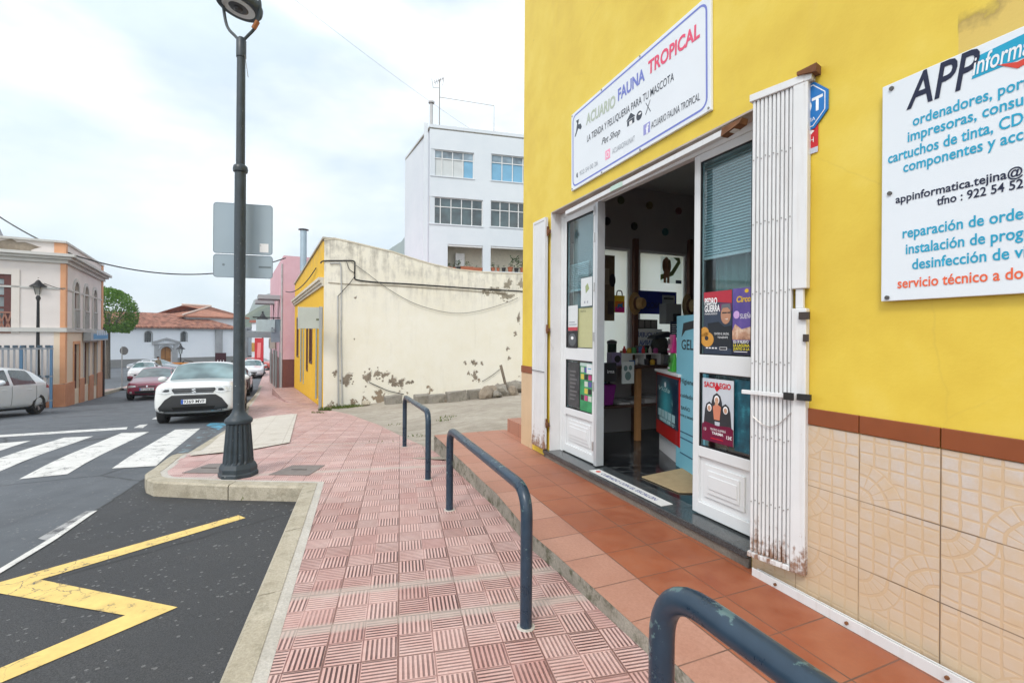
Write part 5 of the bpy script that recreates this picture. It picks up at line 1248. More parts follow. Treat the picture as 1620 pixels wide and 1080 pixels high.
for x0, x1 in ((-.03, .26), (LLEN - .34, LLEN + .02)):
    mb = MB(); mb.box(x0, x1, -.035, -.002, .75, LMID - .06); mb.box(x0, x1, -.035, -.002, LMID + .12, LCOR - .06); mb.box(x0, x1, -.035, -.002, LCOR + .31, LTOP - .003)
    if x0 < 0: mb.box(-.03, -.002, 0, .12, .75, LMID - .06); mb.box(-.03, -.002, 0, .12, LMID + .12, LCOR - .06); mb.box(-.03, -.002, 0, .3, LCOR + .31, LTOP - .003)
    mb.build('corner_pilaster', M_or, lb_)
mb = MB(); gs = sorted(gd); x = -.04
for a, b, c, d in gs + [(LLEN, 0, 0, 0)]:
    if a > x: mb.box(x, a, -.045, -.002, -1.0, .72)
    x = b
mb.box(-.045, -.002, 0, .5, -1, .72)
mb.build_each('base_course', plaster('terracotta_base', (.48, .20, .10), (.58, .28, .16), drip=.2), lb_)
M_dgl = dark_glass('corner_building_glass', (.03, .03, .035))
M_maro = mat('maroon_window_wood', (.10, .025, .02), .45, 0, .2, 6)
def arch_frame(mb, a, b, c, d, y0, y1, w=.12, n=10, rise=None):
    r = (b - a) / 2; cx = (a + b) / 2; ri = rise or r
    mb.box(a - w, a, y0, y1, c, d - ri); mb.box(b, b + w, y0, y1, c, d - ri)
    A = [(cx - (r + w) * math.cos(PI * i / n), d - ri + (ri + w) * math.sin(PI * i / n)) for i in range(n + 1)]; B = [(cx - r * math.cos(PI * i / n), d - ri + ri * math.sin(PI * i / n)) for i in range(n + 1)]
    for i in range(n): mb.prism([B[i], B[i + 1], A[i + 1], A[i]], y0, y1, 'y')
def arch_fill(mb, a, b, d, y0, y1, n=10, rise=None):     # wall spandrels over a round arch inside a square opening
    r = (b - a) / 2; cx = (a + b) / 2; ri = rise or r
    for s in (-1, 1):
        P = [(cx + s * r * math.cos(PI / 2 * i / n), d - ri + ri * math.sin(PI / 2 * i / n)) for i in range(n + 1)]
        for i in range(n): mb.prism([P[i], (cx + s * r, P[i][1]) if i else P[i], (cx + s * r, P[i + 1][1]), P[i + 1]][(0 if i else 0):], y0, y1, 'y') if i else mb.prism([P[0], (cx + s * r, P[1][1]), P[1]], y0, y1, 'y')
for a, b, c, d in uw:
    mb = MB(); mb.box(a, b, .18, .24, c, d); w = mb.build('window', M_dgl, lb_)
    mb = MB(); arch_fill(mb, a, b, d, .003, .18); mb.build('arch', M_lw, w)
    mb = MB(); arch_frame(mb, a, b, c, d, -.05, -.002, .14); mb.build('surround', M_stone, w)
    mb = MB(); mb.box(a, a + .10, .08, .178, c, d - .3); mb.box(b - .10, b, .08, .178, c, d - .3); mb.box((a + b) / 2 - .05, (a + b) / 2 + .05, .10, .178, c, d - .1)
    for z in (.35, .6, .82): mb.box(a + .10, b - .10, .12, .17, c + (d - c) * z, c + (d - c) * z + .07)
    mb.build('frame', M_maro, w)
    mb = MB(); mb.box(a - .05, b + .05, -.1, .02, c, c + .85 if False else c + .06)
    for i in range(7): x = a + (b - a) * i / 6; mb.box(x - .02, x + .02, -.07, -.04, c + .06, c + .8)
    mb.box(a - .02, b + .02, -.08, -.03, c + .8, c + .86); mb.build('window_railing', M_pipe, w)
for i, (a, b, c, d) in enumerate(gd):
    mb = MB(); mb.box(a, b, .15, .22, c, d); dr = mb.build('door', mat('reddish_door', (.20, .055, .03), .5, 0, .2, 5) if i == 0 else M_dgl, lb_)
    mb = MB(); mb.box(a - .12, a, -.03, -.002, c, d + .12); mb.box(b, b + .12, -.03, -.002, c, d + .12); mb.box(a, b, -.03, -.002, d, d + .12); mb.build('surround', M_or if i == 0 else M_stone, dr)
    mb = MB(); mb.box(a, a + .1, .08, .148, c, d); mb.box(b - .1, b, .08, .148, c, d); mb.box(a + .1, b - .1, .10, .148, c + (d - c) * .78, c + (d - c) * .78 + .1)
    if i:
        for k in range(4): x = a + .1 + (b - a - .2) * (k + .5) / 4; mb.box(x - .03, x + .03, .11, .148, c, d)
        mb.box(a + .1, b - .1, .112, .14, c + .8, c + .88)
    mb.build('frame', M_maro, dr)
a, b, c, d = fwin
for sft in (0, 4.2):
    mb = MB(); mb.M = Matrix.Rotation(PI / 2, 4, 'Z'); mb.box(a + sft, b + sft, -.24, -.18, c, d); w = mb.build('front_window', dark_glass('sky_glass', (.30, .36, .38), .04), lb_)
    mb = MB(); mb.M = Matrix.Rotation(PI / 2, 4, 'Z')
    mb.box(a + sft, a + sft + .2, -.178, -.02, c, d); mb.box(b + sft - .2, b + sft, -.178, -.02, c, d); mb.box(a + sft + .2, b + sft - .2, -.178, -.02, d - .16, d)
    for z in (.42, .62, .80): mb.box(a + sft + .2, b + sft - .2, -.178, -.1, c + (d - c) * z, c + (d - c) * z + .07)
    mb.build('frame', M_maro, w)
    mb = MB(); mb.M = Matrix.Rotation(PI / 2, 4, 'Z'); n = 9; z1 = c + (d - c) * .34
    mb.box(a + sft, b + sft, -.01, .03, z1, z1 + .06); mb.box(a + sft, b + sft, -.01, .03, c, c + .06)
    for i in range(n):
        x0 = a + sft + (b - a) * i / n; x1 = a + sft + (b - a) * (i + 1) / n
        for q in (0, 1): mb.hexa([((x0, x1)[q] - .025, -.005, c + .06), ((x0, x1)[q] + .025, -.005, c + .06), ((x0, x1)[q] + .025, .02, c + .06), ((x0, x1)[q] - .025, .02, c + .06)], [((x1, x0)[q] - .025, -.005 , z1), ((x1, x0)[q] + .025, -.005, z1), ((x1, x0)[q] + .025, .02, z1), ((x1, x0)[q] - .025, .02, z1)])
    mb.build('window_railing', mat('brown_lattice', (.28, .13, .09), .6), w)
    mb = MB(); mb.M = Matrix.Rotation(PI / 2, 4, 'Z'); mb.box(a + sft - .22, a + sft, .002, .03, c, d + .2); mb.box(b + sft, b + sft + .22, .002, .03, c, d + .2); mb.box(a + sft, b + sft, .002, .03, d, d + .2); mb.build('surround', M_lsur, w)
mb = MB(); q0 = lb_pt(130, 541); q1 = lb_pt(159, 526); sgx = q0[0], q1[0]
mb.box(sgx[0], sgx[1], -.30, -.04, q0[1] + .05, lb_pt(145, 526)[1]); s_ = mb.build('bank_sign', mat('grey_sign_box', (.35, .38, .40), .5), None); s_.location = lb_.location; s_.rotation_euler = lb_.rotation_euler
tag(s_, 'long blue and grey sign box over the street doors of the corner building', 'sign')
w_ = sgx[1] - sgx[0]
mb = MB(); mb.box(sgx[0] + w_ * .12, sgx[1] - .05, -.305, -.301, q0[1] + .12, lb_pt(145, 526)[1] - .06); mb.build('sign_face', flat('sign_blue', (.06, .26, .50)), s_)
mb = MB()
for i in range(5): mb.box(sgx[0] + w_ * (.3 + .13 * i), sgx[0] + w_ * (.38 + .13 * i), -.310, -.306, q0[1] + .3, q0[1] + .52)
mb.build_each('sign_mark', flat('sign_pale', (.5, .6, .7)), s_)
mb = MB(); mb.tube([(LLEN - .1, -.08, -.6), (LLEN - .1, -.08, 3.0)], .05, 8); mb.build('downpipe', mat('dark_pipe', (.06, .05, .05), .6), lb_)
# bare brown patch on the parapet
r = random.Random(3); c0 = lf_pt(27, 391); n = 20
pts = [(c0[0] + .62 * (1 + .25 * math.sin(3 * a + 1) + .15 * math.sin(5 * a)) * math.cos(a), c0[1] + .24 * (1 + .3 * math.sin(2 * a) + .2 * math.sin(7 * a)) * math.sin(a)) for a in [2 * PI * i / n for i in range(n)]]
mb = MB(); mb.M = Matrix.Rotation(PI / 2, 4, 'Z'); mb.prism(pts, .002, .006, 'y'); mb.build('bare_patch', M_patch, lb_)
q = lf_pt(18, 363); tw = thing('bell_spire', 'small grey pointed spire with thin mast rising behind the corner building parapet', 'spire', LC + LN * (q[0] + 1.5) + LD * 3 + Vector((0, 0, LTOP - .4)))
mb = MB(); mb.lathe([(.55, 0), (.5, .9), (.30, 1.5), (.12, 1.7)], 8); mb.build('cone', mat('grey_slate', (.28, .29, .31), .6), tw)
mb = MB(); mb.tube([(0, 0, 1.7), (0, 0, 4.0)], .03, 5); mb.build('mast', M_gcable, tw)
# railing fence in front of it
fx = -.55; f0 = LC + LD * fx; f0.z = S0(f0.x, f0.y)
fe = thing('metal_fence', 'blue grey metal fence with vertical bars beside the corner building', 'fence', f0, LA)
M_fb = mat('blue_grey_metal', (.26, .28, .31), .5, .1, .1, 4); M_fb2 = mat('blue_post', (.08, .17, .28), .5, .1, .1, 4)
HF = 2.15
for y in (.25, 1.05, 4.4, 4.6, 8.0, 8.2, 11.6):
    mb = MB(); mb.box(-.04, .04, y - .04, y + .04, -.3, HF + .05); mb.build('post', M_fb2, fe)
mb = MB()
for i in range(76): y = .35 + i * .148; mb.box(-.012, .012, y - .028, y + .028, .1, HF - .02)
mb.k = 1
for i in range(52): y = .35 + i * .215; mb.box(-.06, .06, y - .06, y + .06, HF - .03, HF + .06); mb.box(-.05, .05, y - .05, y + .05, 1.0, 1.09)
b_ = mb.build('bars', [M_fb, mat('dark_blue_knobs', (.05, .08, .11), .5)], fe)
for z in (.12, 1.02, HF - .1): mb = MB(); mb.box(-.04, .04, .2, 11.6, z, z + .06); mb.build('rail', M_fb, fe)
mb = MB(); mb.M = Matrix.Identity(4); mb.tube([(-.1, 1.1, .1), (-.15, 2.0, 1.6)], .05, 6); tag(mb.build('leaning_bar', flat('dark_bar', (.04, .045, .05))), 'dark bar leaning against the blue fence near the corner', 'bar').location = f0; bpy.data.objects['leaning_bar'].rotation_euler = (0, 0, LA)
q = LE + Vector((LN.x * -.45, LN.y * -.45, 0)); q.z = S0(q.x, q.y)
rm = thing('round_road_sign', 'round road sign seen from behind at the far end of the corner building', 'road sign', q)
mb = MB(); mb.lathe([(.03, 0), (.03, 2.45)], 8); mb.build('post', M_pipe, rm)
mb = MB(); mb.disc((0.12, 0, 2.2), .24, 20, 'y', .02); mb.build('plate', mat('dark_sign_back', (.12, .12, .12), .5), rm)

# ------------------------------------------------------------------ classic lantern posts
M_iron = mat('black_cast_iron', (.018, .019, .022), .45, .2, .2, 10); M_lglass = thin_glass('lantern_glass', (.8, .82, .8), .15, .1)
def lantern_post(label, p, h, sc=1., fat=1.):
    root = thing('lantern_post', label, 'street lamp', p, .3, 'black lantern posts along the street')
    hb = h - .95 * sc; r = .05 * fat
    mb = MB(); mb.lathe([(.16 * fat, -.3), (.16 * fat, .12), (.13 * fat, .2), (.115 * fat, .7), (.14 * fat, .75), (.08 * fat, .85), (r * 1.2, 1.0), (r, 1.4), (r * .8, hb - .2), (r * 1.2, hb - .1), (r * .8, hb)], 12); mb.build('post', M_iron, root, smooth=True)
    mb = MB(); mb.lathe([(.05 * sc, hb), (.12 * sc, hb + .08 * sc), (.19 * sc, hb + .42 * sc), (.2 * sc, hb + .45 * sc)], 8); mb.build('lantern', M_lglass, root)
    mb = MB()
    for i in range(4):
        a = PI / 4 + PI / 2 * i; mb.tube([(.11 * sc * math.cos(a), .11 * sc * math.sin(a), hb + .03 * sc), (.2 * sc * math.cos(a), .2 * sc * math.sin(a), hb + .45 * sc)], .014 * sc, 5)
    cg = mb.build('cage', M_iron, root)
    mb = MB(); mb.lathe([(.36 * sc, hb + .44 * sc), (.34 * sc, hb + .48 * sc), (.17 * sc, hb + .62 * sc), (.10 * sc, hb + .74 * sc), (.05 * sc, hb + .82 * sc), (.05 * sc, hb + .86 * sc), (.07 * sc, hb + .9 * sc), (.01, hb + .95 * sc)], 12); mb.build('cap', M_iron, root, smooth=True)
    return root
p = at(60, 610, 18.0); p.z = S0(p.x, p.y) - .02; lantern_post('black lantern post standing before the fence, behind the silver hatchback', p, at(60, 438, 18).z - p.z, .74, 1.5)
p = gp(415, 591, S); lpB = p; lantern_post('black lantern post at the end of the right pavement with a red banner on it', p, at(416, 492, p.y).z - p.z, 1.5, 1.7)
p = at(285.5, 570, 50); p.z = R0(p.x, p.y); lantern_post('small black lantern post in front of the church wall by the arched door', p, at(286, 543, 50).z - p.z, 1.2, 1.2)
rb = board('red_banner', 'upright red banner sign fixed to the lantern post at the end of the pavement', 'banner', 0, 0, .75, 2.0, 0, mat('red_banner_cloth', (.50, .02, .03), .5), .06, rz=0)
rb.location = lpB + Vector((-.55, -.25, at(415, 571, lpB.y).z - lpB.z)); area(rb, [(.2, .3), (.5, .3), (.55, 1.6), (.25, 1.6)], flat('banner_light', (.75, .25, .25)))

# ------------------------------------------------------------------ church
CY = 58.0
c0 = at(160, 560, 53); c1 = at(372, 560, 65); CB = -4.0 + CZ - .15
chd = Vector((c1.x - c0.x, c1.y - c0.y, 0)); chl = chd.length; cha = math.atan2(chd.y, chd.x); chu = chd.normalized()
church = thing('church', 'white church with terracotta tiled roofs, grey plinth and arched wooden door', 'church', (c0.x, c0.y, CB), cha)
def ch_pt(px, py, off=0.):
    rx, rz = ray(px, py); n = Vector((-chu.y, chu.x, 0)); Y = (c0.dot(n) + off) / (rx * n.x + n.y)
    return Vector((rx * Y - c0.x, Y - c0.y, 0)).dot(chu), CZ + rz * Y - CB
M_cw = plaster('church_whitewash', (.70, .74, .78), (.76, .79, .82), drip=.08, scale=.3)
M_cst = plaster('grey_stone_trim', (.27, .28, .29), (.36, .37, .38), drip=.2)
ez = ch_pt(260, 518)[1]; pz = ch_pt(240, 567)[1]
XW = [(ch_pt(233, 0)[0], ch_pt(244, 0)[0], ch_pt(238, 541)[1], ch_pt(238, 524)[1]), (ch_pt(290, 0)[0], ch_pt(299, 0)[0], ch_pt(294, 540.5)[1], ch_pt(294, 524.5)[1])]
DR = (ch_pt(257.5, 0)[0], ch_pt(275.5, 0)[0], -.2, ch_pt(266, 548)[1])
L_ = ch_pt(420, 0)[0]
mb = MB(); facade(mb, -9, L_, -1.5, ez, .5, XW + [DR]); mb.build('nave_wall', M_cw, church)
mb = MB()
x = -9
for a, b in ((DR[0] - .5, DR[1] + .5), (L_, L_)): mb.box(x, a, -.06, -.002, -1.5, pz); x = b
mb.build('plinth', mat('grey_church_plinth', (.22, .22, .215), .8, 0, .08, 1), church)
def tiles():
    t = NT('roman_roof_tiles'); v, o = t.xyz()
    w = t.n('ShaderNodeTexWave', wave_type='BANDS', bands_direction='X'); w.inputs['Scale'].default_value = 1.15; w.inputs['Distortion'].default_value = .6; t.put(w.inputs['Vector'], v)
    n = t.noise(v, 1.5, 8, .75); n2 = t.wnoise(t.vec(t.mt('FLOOR', t.mt('MULTIPLY', o[0], 3.6)), t.mt('FLOOR', t.mt('MULTIPLY', o[1], 2.4))))
    c = t.mix(t.rng(t.mt('ADD', t.mt('MULTIPLY', n, .55), t.mt('MULTIPLY', n2, .45)), .3, .7), (.17, .06, .036), (.44, .19, .12))
    c = t.mix(t.mt('MULTIPLY', t.rng(t.noise(v, .8, 6, .7), .55, .7), .45), c, (.24, .16, .12))
    c = t.mix(t.rng(w.outputs['Fac'], 0, .35, .55, 0), c, (.09, .04, .03)); t.bump(w.outputs['Fac'], .8, .1); return t.fin(c, .85)
M_tile = tiles()
M_tile2 = mat('weathered_hip_tiles', (.34, .145, .09), .85, 0, .45, 3.5, bump=.3)
rz_ = ch_pt(250, 495, 5.5)[1]
def rooftop(name, x0, x1, y0, y1, z0, z1, hip0=0, hip1=0):
    mb = MB(); ym = (y0 + y1) / 2
    A = [(x0, y0, z0), (x1, y0, z0), (x1, y1, z0), (x0, y1, z0), (x0 + hip0, ym, z1), (x1 - hip1, ym, z1)]
    mb.add(A + [(p[0], p[1], p[2] - .18) for p in A[:4]], [(0, 1, 5, 4), (1, 2, 5), (2, 3, 4, 5), (3, 0, 4), (6, 7, 1, 0), (7, 8, 2, 1), (8, 9, 3, 2), (9, 6, 0, 3), (9, 8, 7, 6)])
    return mb.build(name, M_tile2 if hip0 else M_tile, church)
R1 = ch_pt(357, 0)[0]
rooftop('nave_roof', -9.5, R1 + 2, -.55, 11.0, ez + .1, rz_, 0, 4)
mb = MB(); mb.box(-9.3, R1 + 1.8, -.35, -.003, ez - .22, ez - .0); mb.build('eaves', M_cst, church)
cz1 = ch_pt(330, 503, 3)[1]; cx0, cx1 = ch_pt(289, 0, 3)[0], ch_pt(395, 0, 3)[0]
mb = MB(); mb.box(cx0 + .6, cx1 - .6, 3.0, 15, -1, cz1 + .2); mb.build('chapel_wall', M_cw, church)
rooftop('chapel_roof', cx0, cx1, 2.4, 15, cz1 + .2, ch_pt(330, 485, 8.6)[1], 6.2, 6.2)
mb = MB(); mb.tube([(cx0, 2.4, cz1 + .3), (cx0 + 6.2, 8.7, ch_pt(330, 485, 8.6)[1] + .1)], .14, 6); mb.tube([(cx0 + 6.2, 8.7, ch_pt(330, 485, 8.6)[1] + .1), (cx1 - 6.2, 8.7, ch_pt(330, 485, 8.6)[1] + .1)], .18, 6); mb.build('roof_ridge', mat('pale_ridge_mortar', (.55, .43, .36), .8), church)
mb = MB(); a, b = ch_pt(344, 0)[0], ch_pt(354.5, 0)[0]; mb.box(a, b, -.25, -.001, -1.2, ez - .05); mb.build('buttress', M_cst, church)
mb = MB(); a, b = ch_pt(388, 0)[0], ch_pt(395, 0)[0]; mb.box(a, b, -.25, -.001, -1.2, ez - .05); mb.box(a - .4, b + .4, -.5, -.002, ez - .04, ez + .25); mb.build('buttress', M_cst, church)
for a, b, c, d in XW:
    mb = MB(); mb.box(a, b, .3, .36, c, d); w = mb.build('window', dark_glass('church_glass', (.05, .06, .065)), church)
    mb = MB(); arch_fill(mb, a, b, d, .003, .3); mb.build('arch', M_cw, w)
    mb = MB(); arch_frame(mb, a, b, c, d, -.04, -.003, .10); mb.build('surround', M_cst, w)
    mb = MB(); 
    for i in (1, 2): x = a + (b - a) * i / 3; mb.box(x - .03, x + .03, .2, .29, c, d - .1)
    for i in range(1, 5): z = c + (d - c) * i / 5; mb.box(a, b, .21, .28, z - .03, z + .03)
    mb.build('grille', flat('grille_grey', (.16, .17, .17)), w)
a, b, c, d = DR
mb = MB(); mb.box(a, b, .25, .33, c, d); dr = mb.build('door', mat('warm_oak', (.36, .16, .045), .55, 0, .25, 3), church)
mb = MB(); arch_fill(mb, a, b, d, .003, .25); mb.build('arch', M_cst, dr)
mb = MB(); mb.box((a + b) / 2 - .03, (a + b) / 2 + .03, .22, .249, c, d); mb.box(a, b, .225, .248, c + 1.1, c + 1.18); mb.build('door_frame', mat('dark_oak', (.18, .075, .02), .55), dr)
mb = MB(); w = .42; arch_frame(mb, a, b, c, d, -.14, -.003, .2); mb.box(a - w - .2, a - .2, -.12, -.002, c, d + .25); mb.box(b + .2, b + w + .2, -.12, -.002, c, d + .25); mb.box(a - w - .45, b + w + .45, -.2, -.002, d + .25, d + .42)
tp_ = ch_pt(267, 534)[1]; mb.build('portal', M_cst, dr)
mb = MB()
for s in (-1, 1):
    X = (a - w - .45, b + w + .45)[s > 0]; cx = (a + b) / 2
    mb.prism([(X, d + .43), (X, d + .60), (cx, tp_), (cx, tp_ - .25)], -.2, -.002, 'y')
mb.build('pediment', M_cst, dr)
# white houses at the end of the street, hills, tree
q0 = at(398, 560, 66); q1 = at(455, 560, 62)
hw = thing('white_house', 'white flat house at the end of the street with an ochre shuttered window', 'house', (q0.x, q0.y, -3.2), math.atan2(q1.y - q0.y, q1.x - q0.x))
wl = (q1 - q0).length
mb = MB(); mb.box(0, wl + 6, 0, 8, -1, at(430, 510, 64).z + 3.2); mb.build('wall', M_cw, hw)
mb = MB(); mb.box(-.2, wl + 6.2, -.2, 8.2, at(430, 510, 64).z + 3.2, at(430, 506, 64).z + 3.2); mb.build('roof_edge', mat('red_roof_edge', (.33, .12, .08), .8), hw)
x0 = (at(401, 0, 65.7).x - q0.x); mb = MB(); mb.box(x0, x0 + .65, -.05, -.001, at(403, 556, 65.5).z + 3.2, at(403, 542, 65.5).z + 3.2); w = mb.build('window', mat('ochre_shutter', (.50, .26, .05), .6), hw)
mb = MB(); mb.box(-2, wl + 6, -.06, -.002, -1, at(420, 578, 64).z + 3.2); mb.build('plinth', mat('grey_church_plinth', (.22, .22, .215), .8), hw)
def hills(name, pts, Y, m, depth=600):
    """ridge line given as photo points at distance Y, sloping down towards the viewer and away"""
    P = [at(px, py, Y) for px, py in pts]; mb = MB(); n = len(P); r = random.Random(2); rows = 7; vs = []
    for j in range(rows):
        t = j / (rows - 1)
        for i, p in enumerate(P):
            k = 1 - abs(2 * t - 1); zz = (p.z + 3) * (k ** .8) - 3
            vs.append((p.x + r.uniform(-1, 1) * Y * .006 + (t - .5) * depth * p.x / Y, p.y + (t - .5) * depth + r.uniform(-1, 1) * Y * .006, zz + (r.uniform(-1, 1) * Y * .003 if 0 < j < rows - 1 and abs(t - .5) > .1 else 0)))
    mb.add(vs, [(j * n + i, j * n + i + 1, (j + 1) * n + i + 1, (j + 1) * n + i) for j in range(rows - 1) for i in range(n - 1)])
    o = mb.build(name, m, None, smooth=True); o['kind'] = 'structure'; return o
def hillmat(name, a, b, s):
    t = NT(name); v, o = t.xyz(); n = t.noise(v, s, 9, .7); t.bump(n, .6, 8.); return t.fin(t.mix(t.rng(n, .38, .62), a, b), .9)
M_hill = hillmat('scrub_hillside', (.035, .055, .03), (.10, .12, .06), .02)
hills('near_hill', [(340, 520), (375, 508), (395, 497), (410, 486), (425, 480), (445, 474), (470, 470), (520, 475), (600, 490), (760, 505), (900, 515), (1100, 528)], 420, M_hill, 250)
hills('far_hill', [(372, 530), (388, 508), (395, 490), (403, 475), (414, 467), (430, 463), (450, 455), (500, 440), (560, 425), (590, 412), (612, 395), (630, 381), (642, 376), (690, 366), (780, 380), (900, 420), (1100, 480)], 1350, M_hill, 400)
# clipped round tree
M_tree = leaf_mat('laurel_leaf', (.05, .135, .014), (.16, .31, .035)); M_bark = mat('grey_bark', (.12, .10, .08), .9, 0, .3, 8, bump=.5)
p = at(170, 560, 38); p.z = R0(p.x, p.y)
tree = thing('clipped_tree', 'round clipped bright green tree behind the corner building', 'tree', p)
cz = at(170, 496, 38).z - p.z; RX = 37 * 38 / 750; 
mb = MB(); mb.tube([(0, 0, -.3), (.03, 0, 1.2), (0, .03, cz - 1.4), (.05, 0, cz)], [.2, .17, .15, .09], 10)
for i in range(6): a = i * 1.05; mb.tube([(0, 0, cz - 1.5), (.6 * math.cos(a), .6 * math.sin(a), cz - .7), (1.3 * math.cos(a), 1.3 * math.sin(a), cz + .3)], [.09, .06, .03], 6)
mb.build('trunk', M_bark, tree)
mb = MB(); q = random.Random(11)
bumps = [Vector((q.uniform(-1, 1), q.uniform(-1, 1), q.uniform(-.8, 1))).normalized() for _ in range(60)]
for i in range(7500):
    d = Vector((q.gauss(0, 1), q.gauss(0, 1), q.gauss(0, 1))).normalized()
    bmp = max(d.dot(e) for e in bumps); rr = (.77 + .27 * max(0, (bmp - .84) / .16)) * (1 - .34 * q.random() ** 2.4) * (1 + (.05 if q.random() < .05 else 0))
    c = Vector((d.x * RX * rr, d.y * RX * rr, cz + d.z * RX * 1.04 * rr if d.z > -.75 else cz - RX * .74 * rr))
    e = (d + Vector((q.uniform(-1, 1), q.uniform(-1, 1), q.uniform(-.6, 1))) * .8).normalized() * q.uniform(.10, .2); f = e.orthogonal().normalized() * .055
    mb.add([c, c + e * .5 + f, c + e, c + e * .5 - f], [(0, 1, 2, 3)])
mb.build('crown', M_tree, tree, fixn=False)
# overhead cables
def wire(label, a, b, sag, r, group='overhead wires'):
    pts = [a.lerp(b, t) - Vector((0, 0, sag * 4 * t * (1 - t))) for t in [i / 24 for i in range(25)]]
    mb = MB(); mb.tube(pts, r, 5); tag(mb.build('overhead_wire', M_cable), label, 'wire', group)
cor = LC + Vector((0, 0, lf_pt(107, 404)[1])) + LN * -.35
cor2 = at(452, 408, PB.y - .3)
wire('overhead wire running from the upper left down to the corner building', at(-60, 300, 20), cor, .25, .028)
wire('overhead wire hanging across the street from the corner building to the pink building', cor, cor2, .75, .026)
wire('thin overhead wire crossing the upper sky', at(290, -142, 16), at(742, 203, 31), .25, .006)
wire('thin wire drooping across the front of the corner building', at(-20, 385, 20.5), at(100, 458, LC.y - 1), .3, .012)
wire('short black wire from the pink building to the yellow house cornice', at(452, 461, PB.y - .4), at(500, 424, HC.y + 1.2), .3, .02)

# ------------------------------------------------------------------ street lamp with the backs of two traffic plates
def lamp_paint():
    t = NT('dark_lamp_paint'); v, o = t.xyz(); n = t.noise(v, 9., 7, .65)
    c = t.mix(t.rng(n, .35, .7), (.018, .028, .037), (.036, .052, .066))
    c = t.mix(t.rng(t.noise(v, 46., 3), .70, .74), c, (.30, .32, .32))
    return t.fin(c, t.rng(n, .3, .7, .38, .6))
M_lp = lamp_paint()
LPp = gp(377, 751, S)
lamp = thing('street_lamp', 'tall dark street lamp with fluted foot and round forked head', 'street lamp', LPp)
mb = MB(); mb.lathe([(.200, -.05), (.200, .035), (.190, .05), (.190, .095), (.168, .14), (.158, .145)], 8, phase=PI / 8); mb.build('foot', M_lp, lamp, bevel=.008)
mb = MB(); n = 48; vs = []; prof_ = [(.155, .14), (.152, .17), (.122, .565), (.122, .58)]
for r, z in prof_:
    for i in range(n): k = .90 if i % 3 == 1 and .16 < z < .57 else 1.0; vs.append((r * k * math.cos(2 * PI * i / n), r * k * math.sin(2 * PI * i / n), z))
mb.add(vs, [(j * n + i, j * n + (i + 1) % n, (j + 1) * n + (i + 1) % n, (j + 1) * n + i) for j in range(3) for i in range(n)]); mb.build('fluted_base', M_lp, lamp)
H2 = at(380, 268, LPp.y).z - LPp.z; HT_ = at(381, 60, LPp.y).z - LPp.z
mb = MB(); mb.lathe([(.122, .575), (.137, .585), (.140, .61), (.132, .63), (.095, .66), (.068, .70), (.058, .74), (.056, H2 - .03), (.072, H2 - .03), (.075, H2), (.070, H2 + .03), (.062, H2 + .04), (.045, H2 + .05), (.042, HT_ - .22), (.050, HT_ - .22), (.050, HT_ - .03), (.03, HT_)], 24)
mb.build('pole', M_lp, lamp, smooth=True)
hc = at(378.5, 8, LPp.y) - LPp; hr = .235
fork = []
for s in (-1, 1):
    mb = MB(); pts = catm([(0, 0, HT_ - .05), (s * .07, 0, HT_ + .02), (s * .16, 0, HT_ + .13), (s * .205, 0, hc.z - .02 - s * .02), (s * .20, 0, hc.z + .05)], 6); mb.tube(pts, .016, 8); mb.build('fork_arm', M_lp, lamp, smooth=True)
tilt = Matrix.Translation(hc) @ Matrix.Rotation(math.radians(9), 4, 'Y') @ Matrix.Rotation(math.radians(-4), 4, 'X')
mb = MB(); mb.M = tilt; mb.lathe([(.16, -.035), (hr - .01, -.035), (hr, -.015), (hr, .03), (hr * .8, .09), (.06, .15), (.03, .17)], 32); hd = mb.build('lamp_head', M_lp, lamp, smooth=True)
mb = MB(); mb.M = tilt; mb.lathe([(.10, -.040), (.165, -.040), (.165, -.03), (.10, -.03)], 28); mb.build('reflector_ring', mat('reflector_aluminium', (.62, .63, .63), .3, .3, .1, 30), hd)
mb = MB(); mb.M = tilt; mb.lathe([(.085, -.046), (.10, -.040)], 24); mb.lathe([(.03, -.075), (.045, -.06), (.045, -.045)], 16); mb.build('lens', flat('lens_dark', (.06, .06, .065), .15), hd)
mb = MB(); mb.tube([(.145, -.02, HT_ + .09), (.19, -.02, HT_ + .17)], .026, 7); mb.build('tie_wrap', mat('orange_cord', (.32, .12, .04), .8, 0, .4, 40), lamp)
mb = MB(); mb.tube([(.05, -.02, HT_ - .2), (.07, -.02, HT_ - .32), (.09, -.02, HT_ - .45)], .003, 4); mb.build('loose_wire', M_gcable, lamp)
M_plate = mat('grey_plate_back', (.30, .37, .42), .42, .2, .06, 2.5, dirt=.05)
for (x0, y0, x1, y1), lab in (((337, 317, 425, 400), 'large grey rounded back of a traffic plate on the street lamp pole'), ((337, 399, 425, 438), 'small grey plate back below the larger one on the street lamp pole')):
    a, b = at(x0, y1, LPp.y + .08), at(x1, y0 + 3, LPp.y + .08); w, h = (b.x - a.x) * .985, b.z - a.z
    pl = ring_poly(w, h, .035, 0)
    o = board('traffic_plate', lab, 'traffic sign', 0, 0, 0, 0, 0, M_plate, .004, poly=pl, rz=math.radians(14), group='traffic plates on the street lamp'); o.location = a + Vector((0, 0, 0))
    border(o, w, h, 0, .008, .035, mat('plate_rim', (.20, .25, .28), .45, .3), -.0015)
    if h > .4: rect(o, w * .78, .03, w * .93, .13, M_wprint, -.001, 'sticker'); text('L', w * .79, .10, .02, o, M_black, y=-.002)
    else: rect(o, w * .76, h * .46, w * .97, h * .54, flat('plate_stencil', (.16, .20, .22)), -.001, 'stamp'); oval(o, w * .17, h * .55, .014, .014, flat('plate_stencil', (.16, .20, .22)), -.001)

